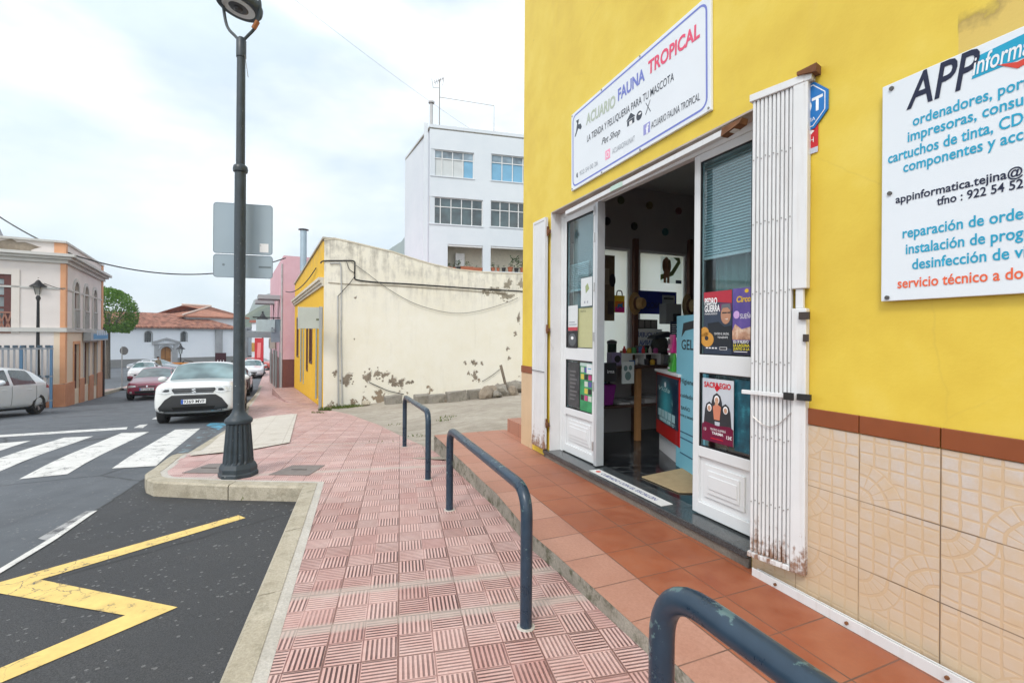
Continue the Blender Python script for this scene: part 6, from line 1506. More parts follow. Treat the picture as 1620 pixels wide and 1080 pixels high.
# ------------------------------------------------------------------ tubular railings
def rail_paint():
    t = NT('blue_grey_rail_paint'); v, o = t.xyz(); n = t.noise(v, 7., 7, .65)
    c = t.mix(t.rng(n, .35, .7), (.012, .028, .050), (.024, .050, .082))
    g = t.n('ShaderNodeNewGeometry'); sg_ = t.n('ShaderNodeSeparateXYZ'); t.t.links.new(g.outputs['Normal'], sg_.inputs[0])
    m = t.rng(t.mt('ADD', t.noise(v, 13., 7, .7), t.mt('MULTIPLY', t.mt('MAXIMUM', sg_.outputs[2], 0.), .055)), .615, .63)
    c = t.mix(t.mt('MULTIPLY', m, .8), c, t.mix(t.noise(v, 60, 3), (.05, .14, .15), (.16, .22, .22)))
    c = t.mix(t.rng(t.noise(v, 70., 3), .72, .74), c, (.03, .02, .015))
    t.bump(n, .1, .003)
    return t.fin(c, t.rng(n, .3, .7, .22, .42))
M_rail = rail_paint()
def railing(label, near, far, tn, tf, r=.0315):
    """U shaped tube: near and far feet on the ground, the extrapolated top corners"""
    root = thing('railing', label, 'railing', near, 0, 'tubular railings along the pavement')
    n = Vector(near); tn = Vector(tn) - n; tf = Vector(tf) - n; f = Vector(far) - n; n = Vector((0, 0, 0)); k = .15
    def fil(p, q, s, m=8):
        a = q + (p - q).normalized() * k; b = q + (s - q).normalized() * k
        return [(a * (1 - t) ** 2 + q * 2 * t * (1 - t) + b * t * t) for t in [i / m for i in range(m + 1)]]
    pts = [n - Vector((0, 0, .02)), n.lerp(tn, .4)] + fil(n, tn, tf) + fil(tn, tf, f) + [f.lerp(tf, .4), f - Vector((0, 0, .02))]
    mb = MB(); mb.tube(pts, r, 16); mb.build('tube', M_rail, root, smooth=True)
    mb = MB()
    for q in (n,): mb.lathe([(r + .02, -.01), (r + .016, .003), (r + .002, .005)], 14, tuple(q))
    mb.build('mortar_collar', M_mortar, root, smooth=True)
    mb = MB(); mb.lathe([(r + .02, -.01), (r + .016, .003), (r + .002, .005)], 14, tuple(f)); mb.build('mortar_collar', M_mortar, root, smooth=True)
def rail_px(label, nb, fb, nt, ft):
    a, b = gp(*nb, S), gp(*fb, S); tn = at(*nt, a.y); tf = at(*ft, b.y); tn.x, tn.y = a.x, a.y; tf.x, tf.y = b.x, b.y
    railing(label, a, b, tn, tf)
rail_px('farthest of the three railings, by the driveway entrance', (677, 758), (640, 706), (677, 651), (640, 627))
rail_px('middle of the three railings, facing the shop doorway', (832, 991), (711, 806), (832, 775), (711.5, 679))
X_, Y_, Z_ = .381, 1.19, .889
dY = -2.1
railing('nearest railing with chipped paint on its bend, running out of the bottom of the view', (X_ + .417 * -dY, Y_ + dY, S(1, 0)), (X_, Y_, S(X_, Y_)), (X_ - .417 * dY, Y_ + dY, Z_), (X_, Y_, Z_))

# ------------------------------------------------------------------ sign backs by the old houses
M_sb = mat('beige_sign_back', (.40, .42, .37), .55, .1, .08, 3, dirt=.1); M_post = mat('grey_steel_post', (.30, .31, .30), .5, .3, .12, 4, dirt=.3)
p = gp(511.5, 647, S); p = Vector((p.x - .05, p.y - .12, S(p.x, p.y)))
sgA = thing('traffic_sign', 'beige back of a square traffic sign on a tall post by the yellow house', 'traffic sign', p, .12)
zt, zb = at(510, 486, p.y).z - p.z, at(510, 520, p.y).z - p.z
mb = MB(); mb.box(-.045, .045, -.03, .03, -.1, zt + .02); mb.build('post', M_post, sgA, bevel=.006)
mb = MB(); mb.box(-.66, .05, .032, .052, zb, zt); bk = mb.build('plate', M_sb, sgA, bevel=.01)
mb = MB(); mb.box(-.67, -.655, .02, .062, zb - .01, zt + .01); mb.build('rim', mat('white_rim', (.6, .62, .62), .4), bk)
mb = MB(); mb.box(-.14, -.05, .026, .031, zb + .25, zb + .31); mb.build('stamp', flat('olive_stamp', (.12, .13, .08)), bk)
p = gp(443.5, 619, S)
sgB = thing('traffic_sign', 'blue grey double sign seen from behind on a thin grey post by the platform', 'traffic sign', p, 0)
zt, zb = at(443, 505, p.y).z - p.z, at(443, 541, p.y).z - p.z; k = p.y / 750
mb = MB(); mb.lathe([(.05, -.1), (.05, zt)], 10); mb.build('post', M_post, sgB)
mb = MB(); mb.hexa([(-10 * k, -.35, zb), (1.5 * k, .02, zb), (1.5 * k, .06, zb), (-10 * k, -.31, zb)], [(-10 * k, -.35, zt), (1.5 * k, .02, zt), (1.5 * k, .06, zt), (-10 * k, -.31, zt)]); pa = mb.build('plate', mat('blue_grey_sign_back', (.25, .33, .38), .5, .1), sgB)
mb = MB(); mb.hexa([(1.6 * k, .02, zb), (12.5 * k, -.2, zb), (12.5 * k, -.16, zb), (1.6 * k, .06, zb)], [(1.6 * k, .02, zt), (12.5 * k, -.2, zt), (12.5 * k, -.16, zt), (1.6 * k, .06, zt)]); mb.build('plate', mat('grey_sign_back', (.22, .26, .27), .5, .1), sgB)
text('ITA', -9 * k, (zt + zb) / 2 - .05, .22, sgB, M_nvy, width=6 * k, y=-.40, ang=0)
q = PB + HD * 1.6; qz = at(432, 515, q.y).z
sgC = thing('projecting_sign', 'pale square hanging sign on a black bracket on the front of the pink building', 'sign', (q.x, q.y, at(432, 525, q.y).z), HA)
mb = MB(); mb.box(-.05, .05, .25, 1.1, 0, .62); mb.build('panel', mat('pale_blue_panel', (.40, .50, .52), .4), sgC, bevel=.01)
mb = MB(); mb.box(-.03, .03, .02, 1.25, .70, .75); mb.box(-.02, .02, .3, .34, .62, .70); mb.box(-.02, .02, 1.0, 1.04, .62, .70); mb.build('bracket', M_black, sgC)
q = PB + HD * 3.6
sgD = thing('projecting_sign', 'low grey oblong sign projecting from the pink building, beyond the hanging sign', 'sign', (q.x, q.y, at(428, 534, q.y).z), HA)
mb = MB(); mb.box(-.06, .06, .1, 1.5, 0, .36); mb.build('panel', mat('grey_oblong_panel', (.26, .30, .32), .5), sgD, bevel=.01)
mb = MB(); mb.box(-.02, .02, .02, .1, .1, .26); mb.build('bracket', M_black, sgD)

# ------------------------------------------------------------------ dark poster stand beyond the parked car, barrier, person
p = at(349, 580, 24); p.z = R0(p.x, p.y)
ps = thing('poster_stand', 'dark poster board with pale figures standing behind the white car roof', 'poster board', p, .3)
zt, zb = at(349, 558, 24).z - p.z, at(349, 577, 24).z - p.z
mb = MB(); mb.box(-.24, .24, -.03, .03, zb - .2, zt); mb.build('panel', flat('dark_maroon_panel', (.045, .015, .025)), ps, bevel=.01)
mb = MB(); mb.box(-.04, .04, -.02, .02, -.1, zb - .2); mb.build('post', M_post, ps)
mb = MB()
for i in range(3): mb.hexa([(-.18 + .13 * i, -.036, zb - .1), (-.08 + .13 * i, -.036, zb - .1), (-.08 + .13 * i, -.032, zb - .1), (-.18 + .13 * i, -.032, zb - .1)], [(-.13 + .13 * i, -.036, zb + .25 - .03 * i), (-.11 + .13 * i, -.036, zb + .25), (-.11 + .13 * i, -.032, zb + .25), (-.13 + .13 * i, -.032, zb + .25)])
mb.build_each('pale_figure', M_wprint, ps)
p = at(283, 585, 46); p.z = R0(p.x, p.y)
ba = thing('orange_barrier', 'orange plastic barrier standing before the church door', 'barrier', p, .1)
M_orp = flat('orange_plastic', (.62, .22, .03))
mb = MB(); mb.box(-.9, .9, -.03, .03, .85, 1.0); mb.box(-.9, .9, -.03, .03, .12, .22); mb.build('rails', M_orp, ba)
for i in range(10): 
    mb = MB(); x = -.88 + i * .195; mb.box(x - .02, x + .02, -.02, .02, .221, .849); mb.build('bar', M_orp, ba)
for s in (-.8, .8):
    mb = MB(); mb.box(s - .05, s + .05, -.25, .25, 0, .11); mb.build('foot', M_black, ba)
# person walking near the church
p = at(250, 585, 40); p.z = R0(p.x, p.y)
M_skin = mat('skin', (.36, .20, .13), .6)
def person(label, p, rz, top, trouser):
    root = bpy.data.meshes.new('person')
    J = {'pelvis': (0, 0, .95, .14), 'waist': (0, 0, 1.10, .125), 'chest': (0, .01, 1.32, .155), 'neckb': (0, 0, 1.47, .07), 'neck': (0, 0, 1.53, .055), 'head': (0, -.02, 1.63, .085), 'top': (0, -.01, 1.71, .07),
         'shl': (-.17, 0, 1.42, .06), 'ell': (-.24, .05, 1.16, .045), 'wrl': (-.22, -.10, .95, .032), 'hal': (-.21, -.15, .88, .035), 'shr': (.17, 0, 1.42, .06), 'elr': (.25, .02, 1.16, .045), 'wrr': (.24, -.12, .96, .032), 'har': (.23, -.17, .89, .035),
         'hpl': (-.09, 0, .90, .095), 'knl': (-.10, -.10, .50, .06), 'anl': (-.10, .05, .09, .042), 'tol': (-.11, -.12, .04, .04), 'hpr': (.09, 0, .90, .095), 'knr': (.10, .04, .50, .06), 'anr': (.10, .24, .11, .042), 'tor': (.11, .10, .04, .04)}
    Ed = [('pelvis', 'waist'), ('waist', 'chest'), ('chest', 'neckb'), ('neckb', 'neck'), ('neck', 'head'), ('head', 'top'), ('chest', 'shl'), ('shl', 'ell'), ('ell', 'wrl'), ('wrl', 'hal'), ('chest', 'shr'), ('shr', 'elr'), ('elr', 'wrr'), ('wrr', 'har'), ('pelvis', 'hpl'), ('hpl', 'knl'), ('knl', 'anl'), ('anl', 'tol'), ('pelvis', 'hpr'), ('hpr', 'knr'), ('knr', 'anr'), ('anr', 'tor')]
    nm = list(J); root.from_pydata([J[k][:3] for k in nm], [(nm.index(a), nm.index(b)) for a, b in Ed], [])
    o = bpy.data.objects.new('person', root); col.objects.link(o)
    sk_ = o.modifiers.new('skin', 'SKIN')

    for i, k in enumerate(nm): root.skin_vertices[0].data[i].radius = (J[k][3], J[k][3])
    root.skin_vertices[0].data[0].use_root = True
    ss = o.modifiers.new('sub', 'SUBSURF'); ss.levels = ss.render_levels = 2
    t = NT('clothed_figure'); v, c = t.xyz()
    cc = t.mix(t.mt('GREATER_THAN', c[2], .98), trouser, top); cc = t.mix(t.mt('GREATER_THAN', c[2], 1.49), cc, (.36, .20, .13)); cc = t.mix(t.mt('LESS_THAN', c[2], .07), cc, (.03, .03, .03))
    root.materials.append(t.fin(cc, .8)); o.location = p; o.rotation_euler = (0, 0, rz)
    mb = MB(); mb.ball((0, .015, 1.67), .098, 12, 8, (1, 1, .9)); mb.build('hair', flat('dark_hair', (.02, .015, .012), .7), o, smooth=True)
    return tag(o, label, 'person')
try: person('person in khaki top walking between the cars by the church', p, 1.2, (.25, .20, .13), (.05, .06, .08))
except Exception as e: print('person', e)

# ------------------------------------------------------------------ cars
def paintm(name, c, metal=0.): return mat(name, c, .28, metal, .03, 1.5, coat=.8)
M_cglass = dark_glass('car_glass', (.045, .06, .065), .03); M_rub = mat('tyre_rubber', (.018, .018, .019), .8); M_plas = mat('black_car_plastic', (.022, .023, .025), .55)
M_wscr = dark_glass('windscreen_glass', (.13, .20, .21), .04)
M_rim = mat('alloy_rim', (.42, .43, .44), .3, .7, .08, 8); M_chrome = mat('chrome_trim', (.6, .61, .62), .15, .9, .05)
M_hl = mat('headlight_glass', (.60, .62, .62), .08, .1, .25, 25, spec=.9); M_tl = flat('tail_light_red', (.30, .01, .01), .15)
M_dark = flat('car_underbody', (.008, .008, .008), .9)
KINDS = {   # length, half width, roof, stations: (x belt, x top, z low, z belt, z top, half width factor, top half width)
 'suv': (4.2, .885, [(0, 0, .40, .80, .92, .82, .62), (.05, .05, .28, .86, 1.0, .94, .68), (.28, .28, .24, .94, 1.055, .99, .70), (.85, .85, .22, .97, 1.085, 1., .70), (1.12, 1.16, .22, 1.0, 1.10, 1., .70), (1.24, 1.90, .22, 1.03, 1.58, 1., .66), (2.25, 2.32, .22, 1.05, 1.62, 1., .67), (2.34, 2.41, .22, 1.05, 1.62, 1., .67), (3.15, 3.2, .22, 1.08, 1.61, 1., .66), (3.26, 3.3, .22, 1.08, 1.60, 1., .60), (3.75, 3.66, .24, 1.10, 1.57, .98, .58), (4.0, 3.85, .28, 1.08, 1.52, .95, .56), (4.17, 4.1, .34, .98, 1.12, .90, .60), (4.2, 4.19, .42, .80, .9, .80, .60)], .345, (.82, 3.36)),
 'hatch': (4.0, .84, [(0, 0, .36, .56, .64, .66, .44), (.06, .06, .26, .62, .72, .84, .56), (.32, .32, .20, .72, .82, .96, .62), (.8, .8, .18, .80, .91, 1., .64), (1.05, 1.12, .18, .86, .97, 1., .66), (1.15, 1.95, .18, .89, 1.40, 1., .53), (2.1, 2.18, .18, .91, 1.46, 1., .55), (2.19, 2.27, .18, .91, 1.46, 1., .55), (3.16, 3.02, .18, .95, 1.44, 1., .54), (3.28, 3.12, .18, .955, 1.43, 1., .53), (3.52, 3.28, .2, .97, 1.40, .97, .51), (3.74, 3.40, .24, .96, 1.36, .94, .49), (3.92, 3.86, .30, .86, .98, .88, .56), (3.97, 3.96, .38, .70, .8, .78,   .56)], .31, (.74, 3.30)),
 'sedan': (4.45, .87, [(0, 0, .36, .56, .64, .66, .44), (.06, .06, .26, .62, .72, .84, .56), (.32, .32, .20, .72, .82, .96, .62), (.95, .95, .18, .80, .91, 1., .64), (1.2, 1.28, .18, .86, .97, 1., .66), (1.3, 2.1, .18, .89, 1.37, 1., .53), (2.3, 2.38, .18, .91, 1.43, 1., .55), (2.39, 2.47, .18, .91, 1.43, 1., .55), (3.1, 3.1, .18, .93, 1.40, 1., .53), (3.2, 3.2, .18, .93, 1.38, 1., .53), (3.85, 3.55, .2, .96, 1.25, .98, .50), (4.0, 3.85, .22, .97, 1.05, .97, .58), (4.40, 4.38, .30, .88, .98, .88, .60), (4.45, 4.44, .38, .70, .8, .80, .58)], .31, (.82, 3.55)),
}
def car(name, label, kind, front, heading, paint, sc=1., grp='cars in the street', detail=True, plate=None, seg=2, arch=M_plas):
    """front: ground point below the middle of the nose; heading: direction the car faces"""
    Ln, HW, ST, WR, WX = KINDS[kind]
    h = Vector((heading[0], heading[1], 0)).normalized(); rz = math.atan2(-h.y, -h.x)
    f = Vector(front); r_ = f - h * Ln * sc
    pitch = math.atan2(R0(f.x, f.y) - R0(r_.x, r_.y), Ln * sc)
    root = thing(name, label, 'car', (f.x, f.y, R0(f.x, f.y) + .004), rz, grp); root.rotation_euler = (0, pitch, rz); root.scale = (sc,) * 3
    NP = 9; vs = []; rows = []
    for xb, xt, zl, zb, zt, wf, wt in ST:
        w = HW * wf; cab = zt - zb > .2
        P = [(0, zl), (w * .80, zl), (w * .97, zl + .10), (w, zl + (zb - zl) * .52), (w * .965, zb)]
        if cab: P += [(w * .965 + (wt - w * .965) * .50, zb + (zt - zb) * .48), (wt + .035, zt - .085), (wt * .82, zt - .012), (0, zt + .018)]
        else: P += [(w * .92, zb + (zt - zb) * .5), (w * .84, zb + (zt - zb) * .78), (wt * .86, zt), (0, zt + .025)]
        row = []
        for i, (y, z) in enumerate(P):
            t = 0 if i <= 4 else max(0., min(1., (z - zb) / max(.05, zt - zb))); row.append((xb + (xt - xb) * t, y, z))
        rows.append(row)
    fs = []; mi = []; n = len(rows)
    full = [r + [(x, -y, z) for x, y, z in reversed(r[1:-1])] for r in rows]; m = len(full[0])
    cabin = [i for i in range(n) if ST[i][4] - ST[i][3] > .2]; c0_, c1_ = cabin[0], cabin[-1]
    for i in range(n - 1):
        for j in range(m):
            k = j if j < 8 else m - 1 - j
            mat_i = 0
            if i == c0_ - 1 and k in (6, 7): mat_i = 1
            elif i == c1_ and k in (6, 7): mat_i = 3
            elif k in (4, 5) and c0_ <= i < c1_ and (i - c0_) not in (1, 3) and (kind != 'hatch' or i - c0_ < 4): mat_i = 2
            fs.append((i * m + j, i * m + (j + 1) % m, (i + 1) * m + (j + 1) % m, (i + 1) * m + j)); mi.append(mat_i)
    fs.append(tuple(range(m))); mi.append(0); fs.append(tuple((n - 1) * m + j for j in range(m))[::-1]); mi.append(0)
    me = bpy.data.meshes.new('body'); me.from_pydata([v for r in full for v in r], [], fs)
    for q in (paint, M_wscr, M_cglass, M_cglass, M_dark): me.materials.append(q)
    for p, k in zip(me.polygons, mi): p.material_index = k; p.use_smooth = True
    bm = bmesh.new(); bm.from_mesh(me); bmesh.ops.recalc_face_normals(bm, faces=bm.faces)
    cr = bm.edges.layers.float.new('crease_edge')
    for e in bm.edges:
        ms = {q.material_index for q in e.link_faces}
        if len(ms) > 1: e[cr] = .8
        else:
            a_, b_ = e.verts[0].index, e.verts[1].index; ja, jb = a_ % m, b_ % m
            if ja == jb and a_ < n * m and b_ < n * m: e[cr] = {4: .55, 2: .4, 6: .35, 3: .15}.get(ja if ja < 9 else m - ja, 0)
    bm.to_mesh(me); bm.free()
    ob = bpy.data.objects.new('body', me); col.objects.link(ob)
    s = ob.modifiers.new('s', 'SUBSURF'); s.levels = s.render_levels = 2
    cuts = []
    for wx in WX:
        mb = MB(); mb.k = 0; nn = 28
        mb.prism([(wx + (WR + .055) * math.cos(2 * PI * i / nn), WR + (WR + .055) * math.sin(2 * PI * i / nn)) for i in range(nn)], -2, 2, 'y')
        cm = bpy.data.meshes.new('cut'); cm.from_pydata(mb.v, [], mb.f); 
        for q in (M_dark,): cm.materials.append(q)
        # only the outer quarter metre on each side is cut away
        for sgn in (-1, 1):
            c2 = bpy.data.meshes.new('cut'); c2.from_pydata([(x, sgn * (HW - .30 if y < 0 else HW + .3), z) for x, y, z in mb.v], [], mb.f if sgn > 0 else [q[::-1] for q in mb.f]); c2.materials.append(M_dark)
            co = bpy.data.objects.new('cut', c2); col.objects.link(co); b = ob.modifiers.new('b', 'BOOLEAN'); b.object = co; b.operation = 'DIFFERENCE'; b.solver = 'EXACT'; b.material_mode = 'TRANSFER'; cuts.append(co)
    dg = bpy.context.evaluated_depsgraph_get(); dg.update()
    res = bpy.data.meshes.new_from_object(ob.evaluated_get(dg)); bpy.data.objects.remove(ob)
    for c in cuts: bpy.data.objects.remove(c)
    names = [q.name if q else '' for q in res.materials]
    bm = bmesh.new(); bm.from_mesh(res)
    bvh = BVHTree.FromBMesh(bm)
    def sub(nm, idx, mm, parent):
        b2 = bm.copy(); bmesh.ops.delete(b2, geom=[q for q in b2.faces if q.material_index not in idx], context='FACES')
        if not b2.faces: b2.free(); return None
        m2 = bpy.data.meshes.new(nm); b2.to_mesh(m2); b2.free(); m2.materials.clear()
        for q in mm: m2.materials.append(q)
        for p in m2.polygons: p.material_index = 0 if p.material_index == idx[0] or len(mm) == 1 else 1
        o = bpy.data.objects.new(nm, m2); col.objects.link(o); o.parent = parent; return o
    def loose(o):
        if o is None: return
        mb = MB(); mb.v = [tuple(v.co) for v in o.data.vertices]; mb.f = [tuple(p.vertices) for p in o.data.polygons]; mb.mi = [0] * len(mb.f)
        bpy.data.objects.remove(o); mb.build_each('side_window', M_cglass, root, smooth=True)
    di = [i for i, q in enumerate(names) if q == M_dark.name] or [4]
    body = sub('body', [0] + di, [paint, M_dark], root)
    sub('windscreen', [1], [M_wscr], root); loose(sub('side_window', [2], [M_cglass], root)); sub('rear_window', [3], [M_cglass], root)
    def patch(nm, poly, m, parent, ax='x', sgn=-1, off=.006, step=.05):
        """a panel lying on the body: poly in (y,z) seen from the front/rear or (x,z) seen from the side"""
        b = bmesh.new(); b.faces.new([b.verts.new((p[0], p[1], 0)) for p in poly])
        for a_ in (0, 1):
            lo, hi = min(p[a_] for p in poly), max(p[a_] for p in poly); q = lo + step
            while q < hi:
                c = Vector((0, 0, 0)); c[a_] = q; d = Vector((0, 0, 0)); d[a_] = 1
                bmesh.ops.bisect_plane(b, geom=b.verts[:] + b.edges[:] + b.faces[:], plane_co=c, plane_no=d); q += step
        for v in b.verts:
            u, z = v.co.x, v.co.y
            if ax == 'x': o_ = Vector((-3 if sgn < 0 else 8, u, z)); d = Vector((1 if sgn < 0 else -1, 0, 0))
            else: o_ = Vector((u, 3 * sgn, z)); d = Vector((0, -sgn, 0))
            hit = bvh.ray_cast(o_, d)[0]
            v.co = (hit - d * off) if hit else o_ + d * 3
        bmesh.ops.recalc_face_normals(b, faces=b.faces)
        m2 = bpy.data.meshes.new(nm); b.to_mesh(m2); b.free(); m2.materials.append(m)
        for p in m2.polygons: p.use_smooth = True
        o = bpy.data.objects.new(nm, m2); col.objects.link(o); o.parent = parent; return o
    # wheels
    for wx in WX:
        for sgn in (-1, 1):
            y = sgn * (HW - .115)
            mb = MB(); T_ = Matrix.Translation((wx, y, WR)) @ Matrix.Rotation(-sgn * PI / 2, 4, 'X'); mb.M = T_
            mb.lathe([(WR * .62, -.10), (WR * .93, -.10), (WR, -.07), (WR, .07), (WR * .93, .10), (WR * .66, .105), (WR * .62, .07), (WR * .62, -.10)], 28, cap=False); wh = mb.build('wheel', M_rub, root, smooth=True)
            mb = MB(); mb.M = T_; mb.lathe([(WR * .66, .085), (WR * .60, .075), (WR * .56, .02), (.02, .02), (.001, .02)], 24, cap=False); rm_ = mb.build('rim', flat('rim_dark', (.05, .05, .055)), wh)
            mb = MB(); mb.M = T_; mb.lathe([(.055, .03), (.05, .07), (.02, .075)], 12); ns_ = 5 if kind != 'suv' else 5
            for i in range(ns_):
                a = 2 * PI * i / ns_
                for da in (-.12, .12):
                    c_, s_ = math.cos(a + da), math.sin(a + da); w_ = .018; r0_, r1_ = .04, WR * .64
                    mb.hexa([(r0_ * c_ + w_ * s_, r0_ * s_ - w_ * c_, .04), (r1_ * c_ + w_ * s_, r1_ * s_ - w_ * c_, .055), (r1_ * c_ - w_ * s_, r1_ * s_ + w_ * c_, .055), (r0_ * c_ - w_ * s_, r0_ * s_ + w_ * c_, .04)], [(r0_ * c_ + w_ * s_, r0_ * s_ - w_ * c_, .06), (r1_ * c_ + w_ * s_, r1_ * s_ - w_ * c_, .085), (r1_ * c_ - w_ * s_, r1_ * s_ + w_ * c_, .085), (r0_ * c_ - w_ * s_, r0_ * s_ + w_ * c_, .06)])
            mb.build('spokes', M_rim, wh)
    mb = MB(); mb.box(.5, Ln - .4, -HW * .78, HW * .78, .17, .30); mb.build('underbody', M_dark, root)
    zb_ = ST[3][3]; zc = ST[5][3]
    for sgn in (-1, 1):
        mx = ST[5][0] + .38; mb = MB(); mb.ball((mx, sgn * (HW + .10), zc + .10), .1, 12, 8, (.62, 1.1, .78)); mb.box(mx - .03, mx + .03, min(sgn * (HW - .06), sgn * (HW + .05)), max(sgn * (HW - .06), sgn * (HW + .05)), zc + .035, zc + .075); mb.build('wing_mirror', paint, root, smooth=True)
        if detail:
            for dx in (.62, 1.62):
                mb = MB(); x0 = ST[5][0] + dx; hz_ = zc - .14; mb.box(x0, x0 + .17, sgn * (HW - .02) - .012, sgn * (HW - .02) + .03 * 1, hz_, hz_ + .035); mb.build('door_handle', paint if kind != 'suv' else M_plas, root, bevel=.008)
            x1 = ST[6][0] + .05
            for xx in (x1, ST[8][0] - .02, ST[5][0] - .05): patch('door_seam', [(xx, .30), (xx + .014, .30), (xx + .014, zc - .01), (xx, zc - .01)], M_dark, body, 'y', sgn, .003, .08)
            patch('side_sill', [(WX[0] + WR + .06, ST[5][2] + .02), (WX[1] - WR - .06, ST[5][2] + .02), (WX[1] - WR - .06, ST[5][2] + .13), (WX[0] + WR + .06, ST[5][2] + .13)], M_plas if kind == 'suv' else paint, body, 'y', sgn, .008, .1)
            if kind == 'suv':
                for wx in WX:
                    R1_, R0_ = WR + .115, WR + .056; nn = 14
                    for i in range(1):
                        A = [(wx + R0_ * math.cos(PI * i / nn), WR + R0_ * math.sin(PI * i / nn)) for i in range(nn + 1)]; B = [(wx + R1_ * math.cos(PI * i / nn), WR + R1_ * math.sin(PI * i / nn)) for i in range(nn + 1)]
                        patch('arch_trim', A + B[::-1], M_plas, body, 'y', sgn, .008, .5)
                mb = MB(); mb.tube([(ST[5][1] + .1, sgn * .60, 1.60), (ST[6][1], sgn * .62, 1.675), (ST[9][1], sgn * .61, 1.665), (ST[10][1] + .1, sgn * .54, 1.58)], .018, 6); mb.build('roof_rail', M_plas, root)
    return root, body, patch
def number_plate(root, body, x, z, txt, w=.52, h=.11):
    mb = MB(); mb.box(x - .012, x, -w / 2, w / 2, z - h / 2, z + h / 2); pl = mb.build('number_plate', mat('plate_white', (.72, .73, .73), .35), root)
    mb = MB(); mb.box(x - .0145, x - .0125, w / 2 - .045, w / 2 - .002, z - h / 2 + .003, z + h / 2 - .003); mb.build('plate_band', flat('plate_blue', (.02, .10, .45)), pl)
    me = text_mesh(txt, offset=.012); x0 = min(v.co.x for v in me.vertices); x1 = max(v.co.x for v in me.vertices); s = (w - .08) / (x1 - x0)
    for v in me.vertices: v.co = (x - .0135, -(v.co.x - x0) * s + w / 2 - .055, z - .035 + v.co.y * .105)
    me.materials.clear(); me.materials.append(M_black); o = bpy.data.objects.new('lettering', me); col.objects.link(o); o.parent = pl
# the local y axis points to the car's own ... facing -x: +y is on the viewer's left when seen from the front
# white SUV
SF = at(306, 640, 11.3); SF.z = 0
hd_ = Vector((.46, -1, 0))
suv, sb, pt = car('white_suv', 'white SUV parked at the kerb behind the street lamp, facing the crosswalk', 'suv', SF, hd_, paintm('white_car_paint', (.68, .69, .68)), .96)
def sym(nm, poly, m, off=.006, **k):
    for s in (-1, 1): pt(nm, [(p[0] * s, p[1]) for p in (poly if s > 0 else poly[::-1])], m, sb, off=off, **k)
pt('grille', [(-.47, 0.850), (-.40, 0.750), (.40, 0.750), (.47, 0.850), (.44, 0.890), (-.44, 0.890)], M_plas, sb, off=.008)
for z in (.79, .845): pt('grille_bar', [(-.42, z), (.42, z), (.43, z + .014), (-.43, z + .014)], mat('grey_bar', (.16, .17, .18), .35, .3), sb, off=.014)
pt('chrome_line', [(-.42, 0.745), (.42, 0.745), (.42, 0.762), (-.42, 0.762)], M_chrome, sb, off=.012)
sym('headlight', [(.46, 0.905), (.43, 0.785), (.60, 0.740), (.84, 0.800), (.86, 0.910), (.62, 0.925)], M_hl, .008)
sym('headlight_inner', [(.52, 0.870), (.51, 0.820), (.58, 0.800), (.66, 0.820), (.60, 0.872)], flat('headlight_dark', (.05, .055, .06), .1), .011)
sym('daylight_strip', [(.47, 0.785), (.80, 0.800), (.80, 0.812), (.47, 0.800)], M_wprint, .013)
pt('lower_bumper', [(-.70, .30), (.70, .30), (.74, .42), (.60, .62), (.46, .72), (-.46, .72), (-.60, .62), (-.74, .42)], M_plas, sb, off=.010)
pt('bumper_lip', [(-.60, .295), (.60, .295), (.62, .325), (-.62, .325)], M_chrome, sb, off=.017)
pt('air_intake', [(-.42, .36), (.42, .36), (.46, .43), (-.46, .43)], M_dark, sb, off=.014)
mb = MB()   # metal emblem: a folded S
for pl in ([(-.075, .05), (.02, .075), (.075, .03), (.03, .03), (.0, .045)], [(-.075, .05), (-.04, .05), (.05, -.02), (.075, -.045), (.04, -.045), (-.05, .02)], [(-.075, -.03), (-.03, -.03), (.0, -.045), (.075, -.05), (-.02, -.075)]):
    mb.prism([(-a * .72, b * .72 + .825) for a, b in pl], -.035, -.022, 'x')
mb.build('emblem', M_chrome, sb)
number_plate(suv, sb, -.03, .56, '9369 MVF')
for s in (-1, 1):
    pass
mb = MB(); mb.tube([(1.19, .5, 1.10), (1.30, .05, 1.155)], .012, 5); mb.build('wiper', M_black, suv)
mb = MB(); mb.tube([(1.19, -.1, 1.11), (1.30, -.55, 1.135)], .012, 5); mb.build('wiper', M_black, suv)
# magenta hatchback
MF = gp(232, 633, R0); MF.z = 0
mg, sb, pt = car('magenta_hatchback', 'magenta hatchback driving towards the crosswalk beside the white SUV', 'hatch', MF, (.50, -1), paintm('magenta_car_paint', (.26, .018, .055)), 1.02)
pt('grille', [(.04, .60), (.30, .585), (.32, .63), (.06, .645)], M_plas, sb, off=.008); pt('grille', [(-.32, .63), (-.30, .585), (-.04, .60), (-.06, .645)], M_plas, sb, off=.008)
pt('emblem', [(-.03, .62), (0, .57), (.03, .62), (0, .67)], M_chrome, sb, off=.014)
for s in (-1, 1): pt('headlight', [(p[0] * s, p[1]) for p in ((.40, .60), (.70, .56), (.74, .63), (.58, .68), (.42, .66))][::s], M_hl, sb, off=.008)
pt('air_intake', [(-.42, .30), (.42, .30), (.46, .42), (-.46, .42)], M_plas, sb, off=.008)
for s in (-1, 1): pt('fog_light', [(s * (.58 + .05 * math.cos(a)), .36 + .05 * math.sin(a)) for a in [2 * PI * i / 10 for i in range(10)]][::s], M_hl, sb, off=.010)
number_plate(mg, sb, -.03, .49, 'TF 7700 BD')
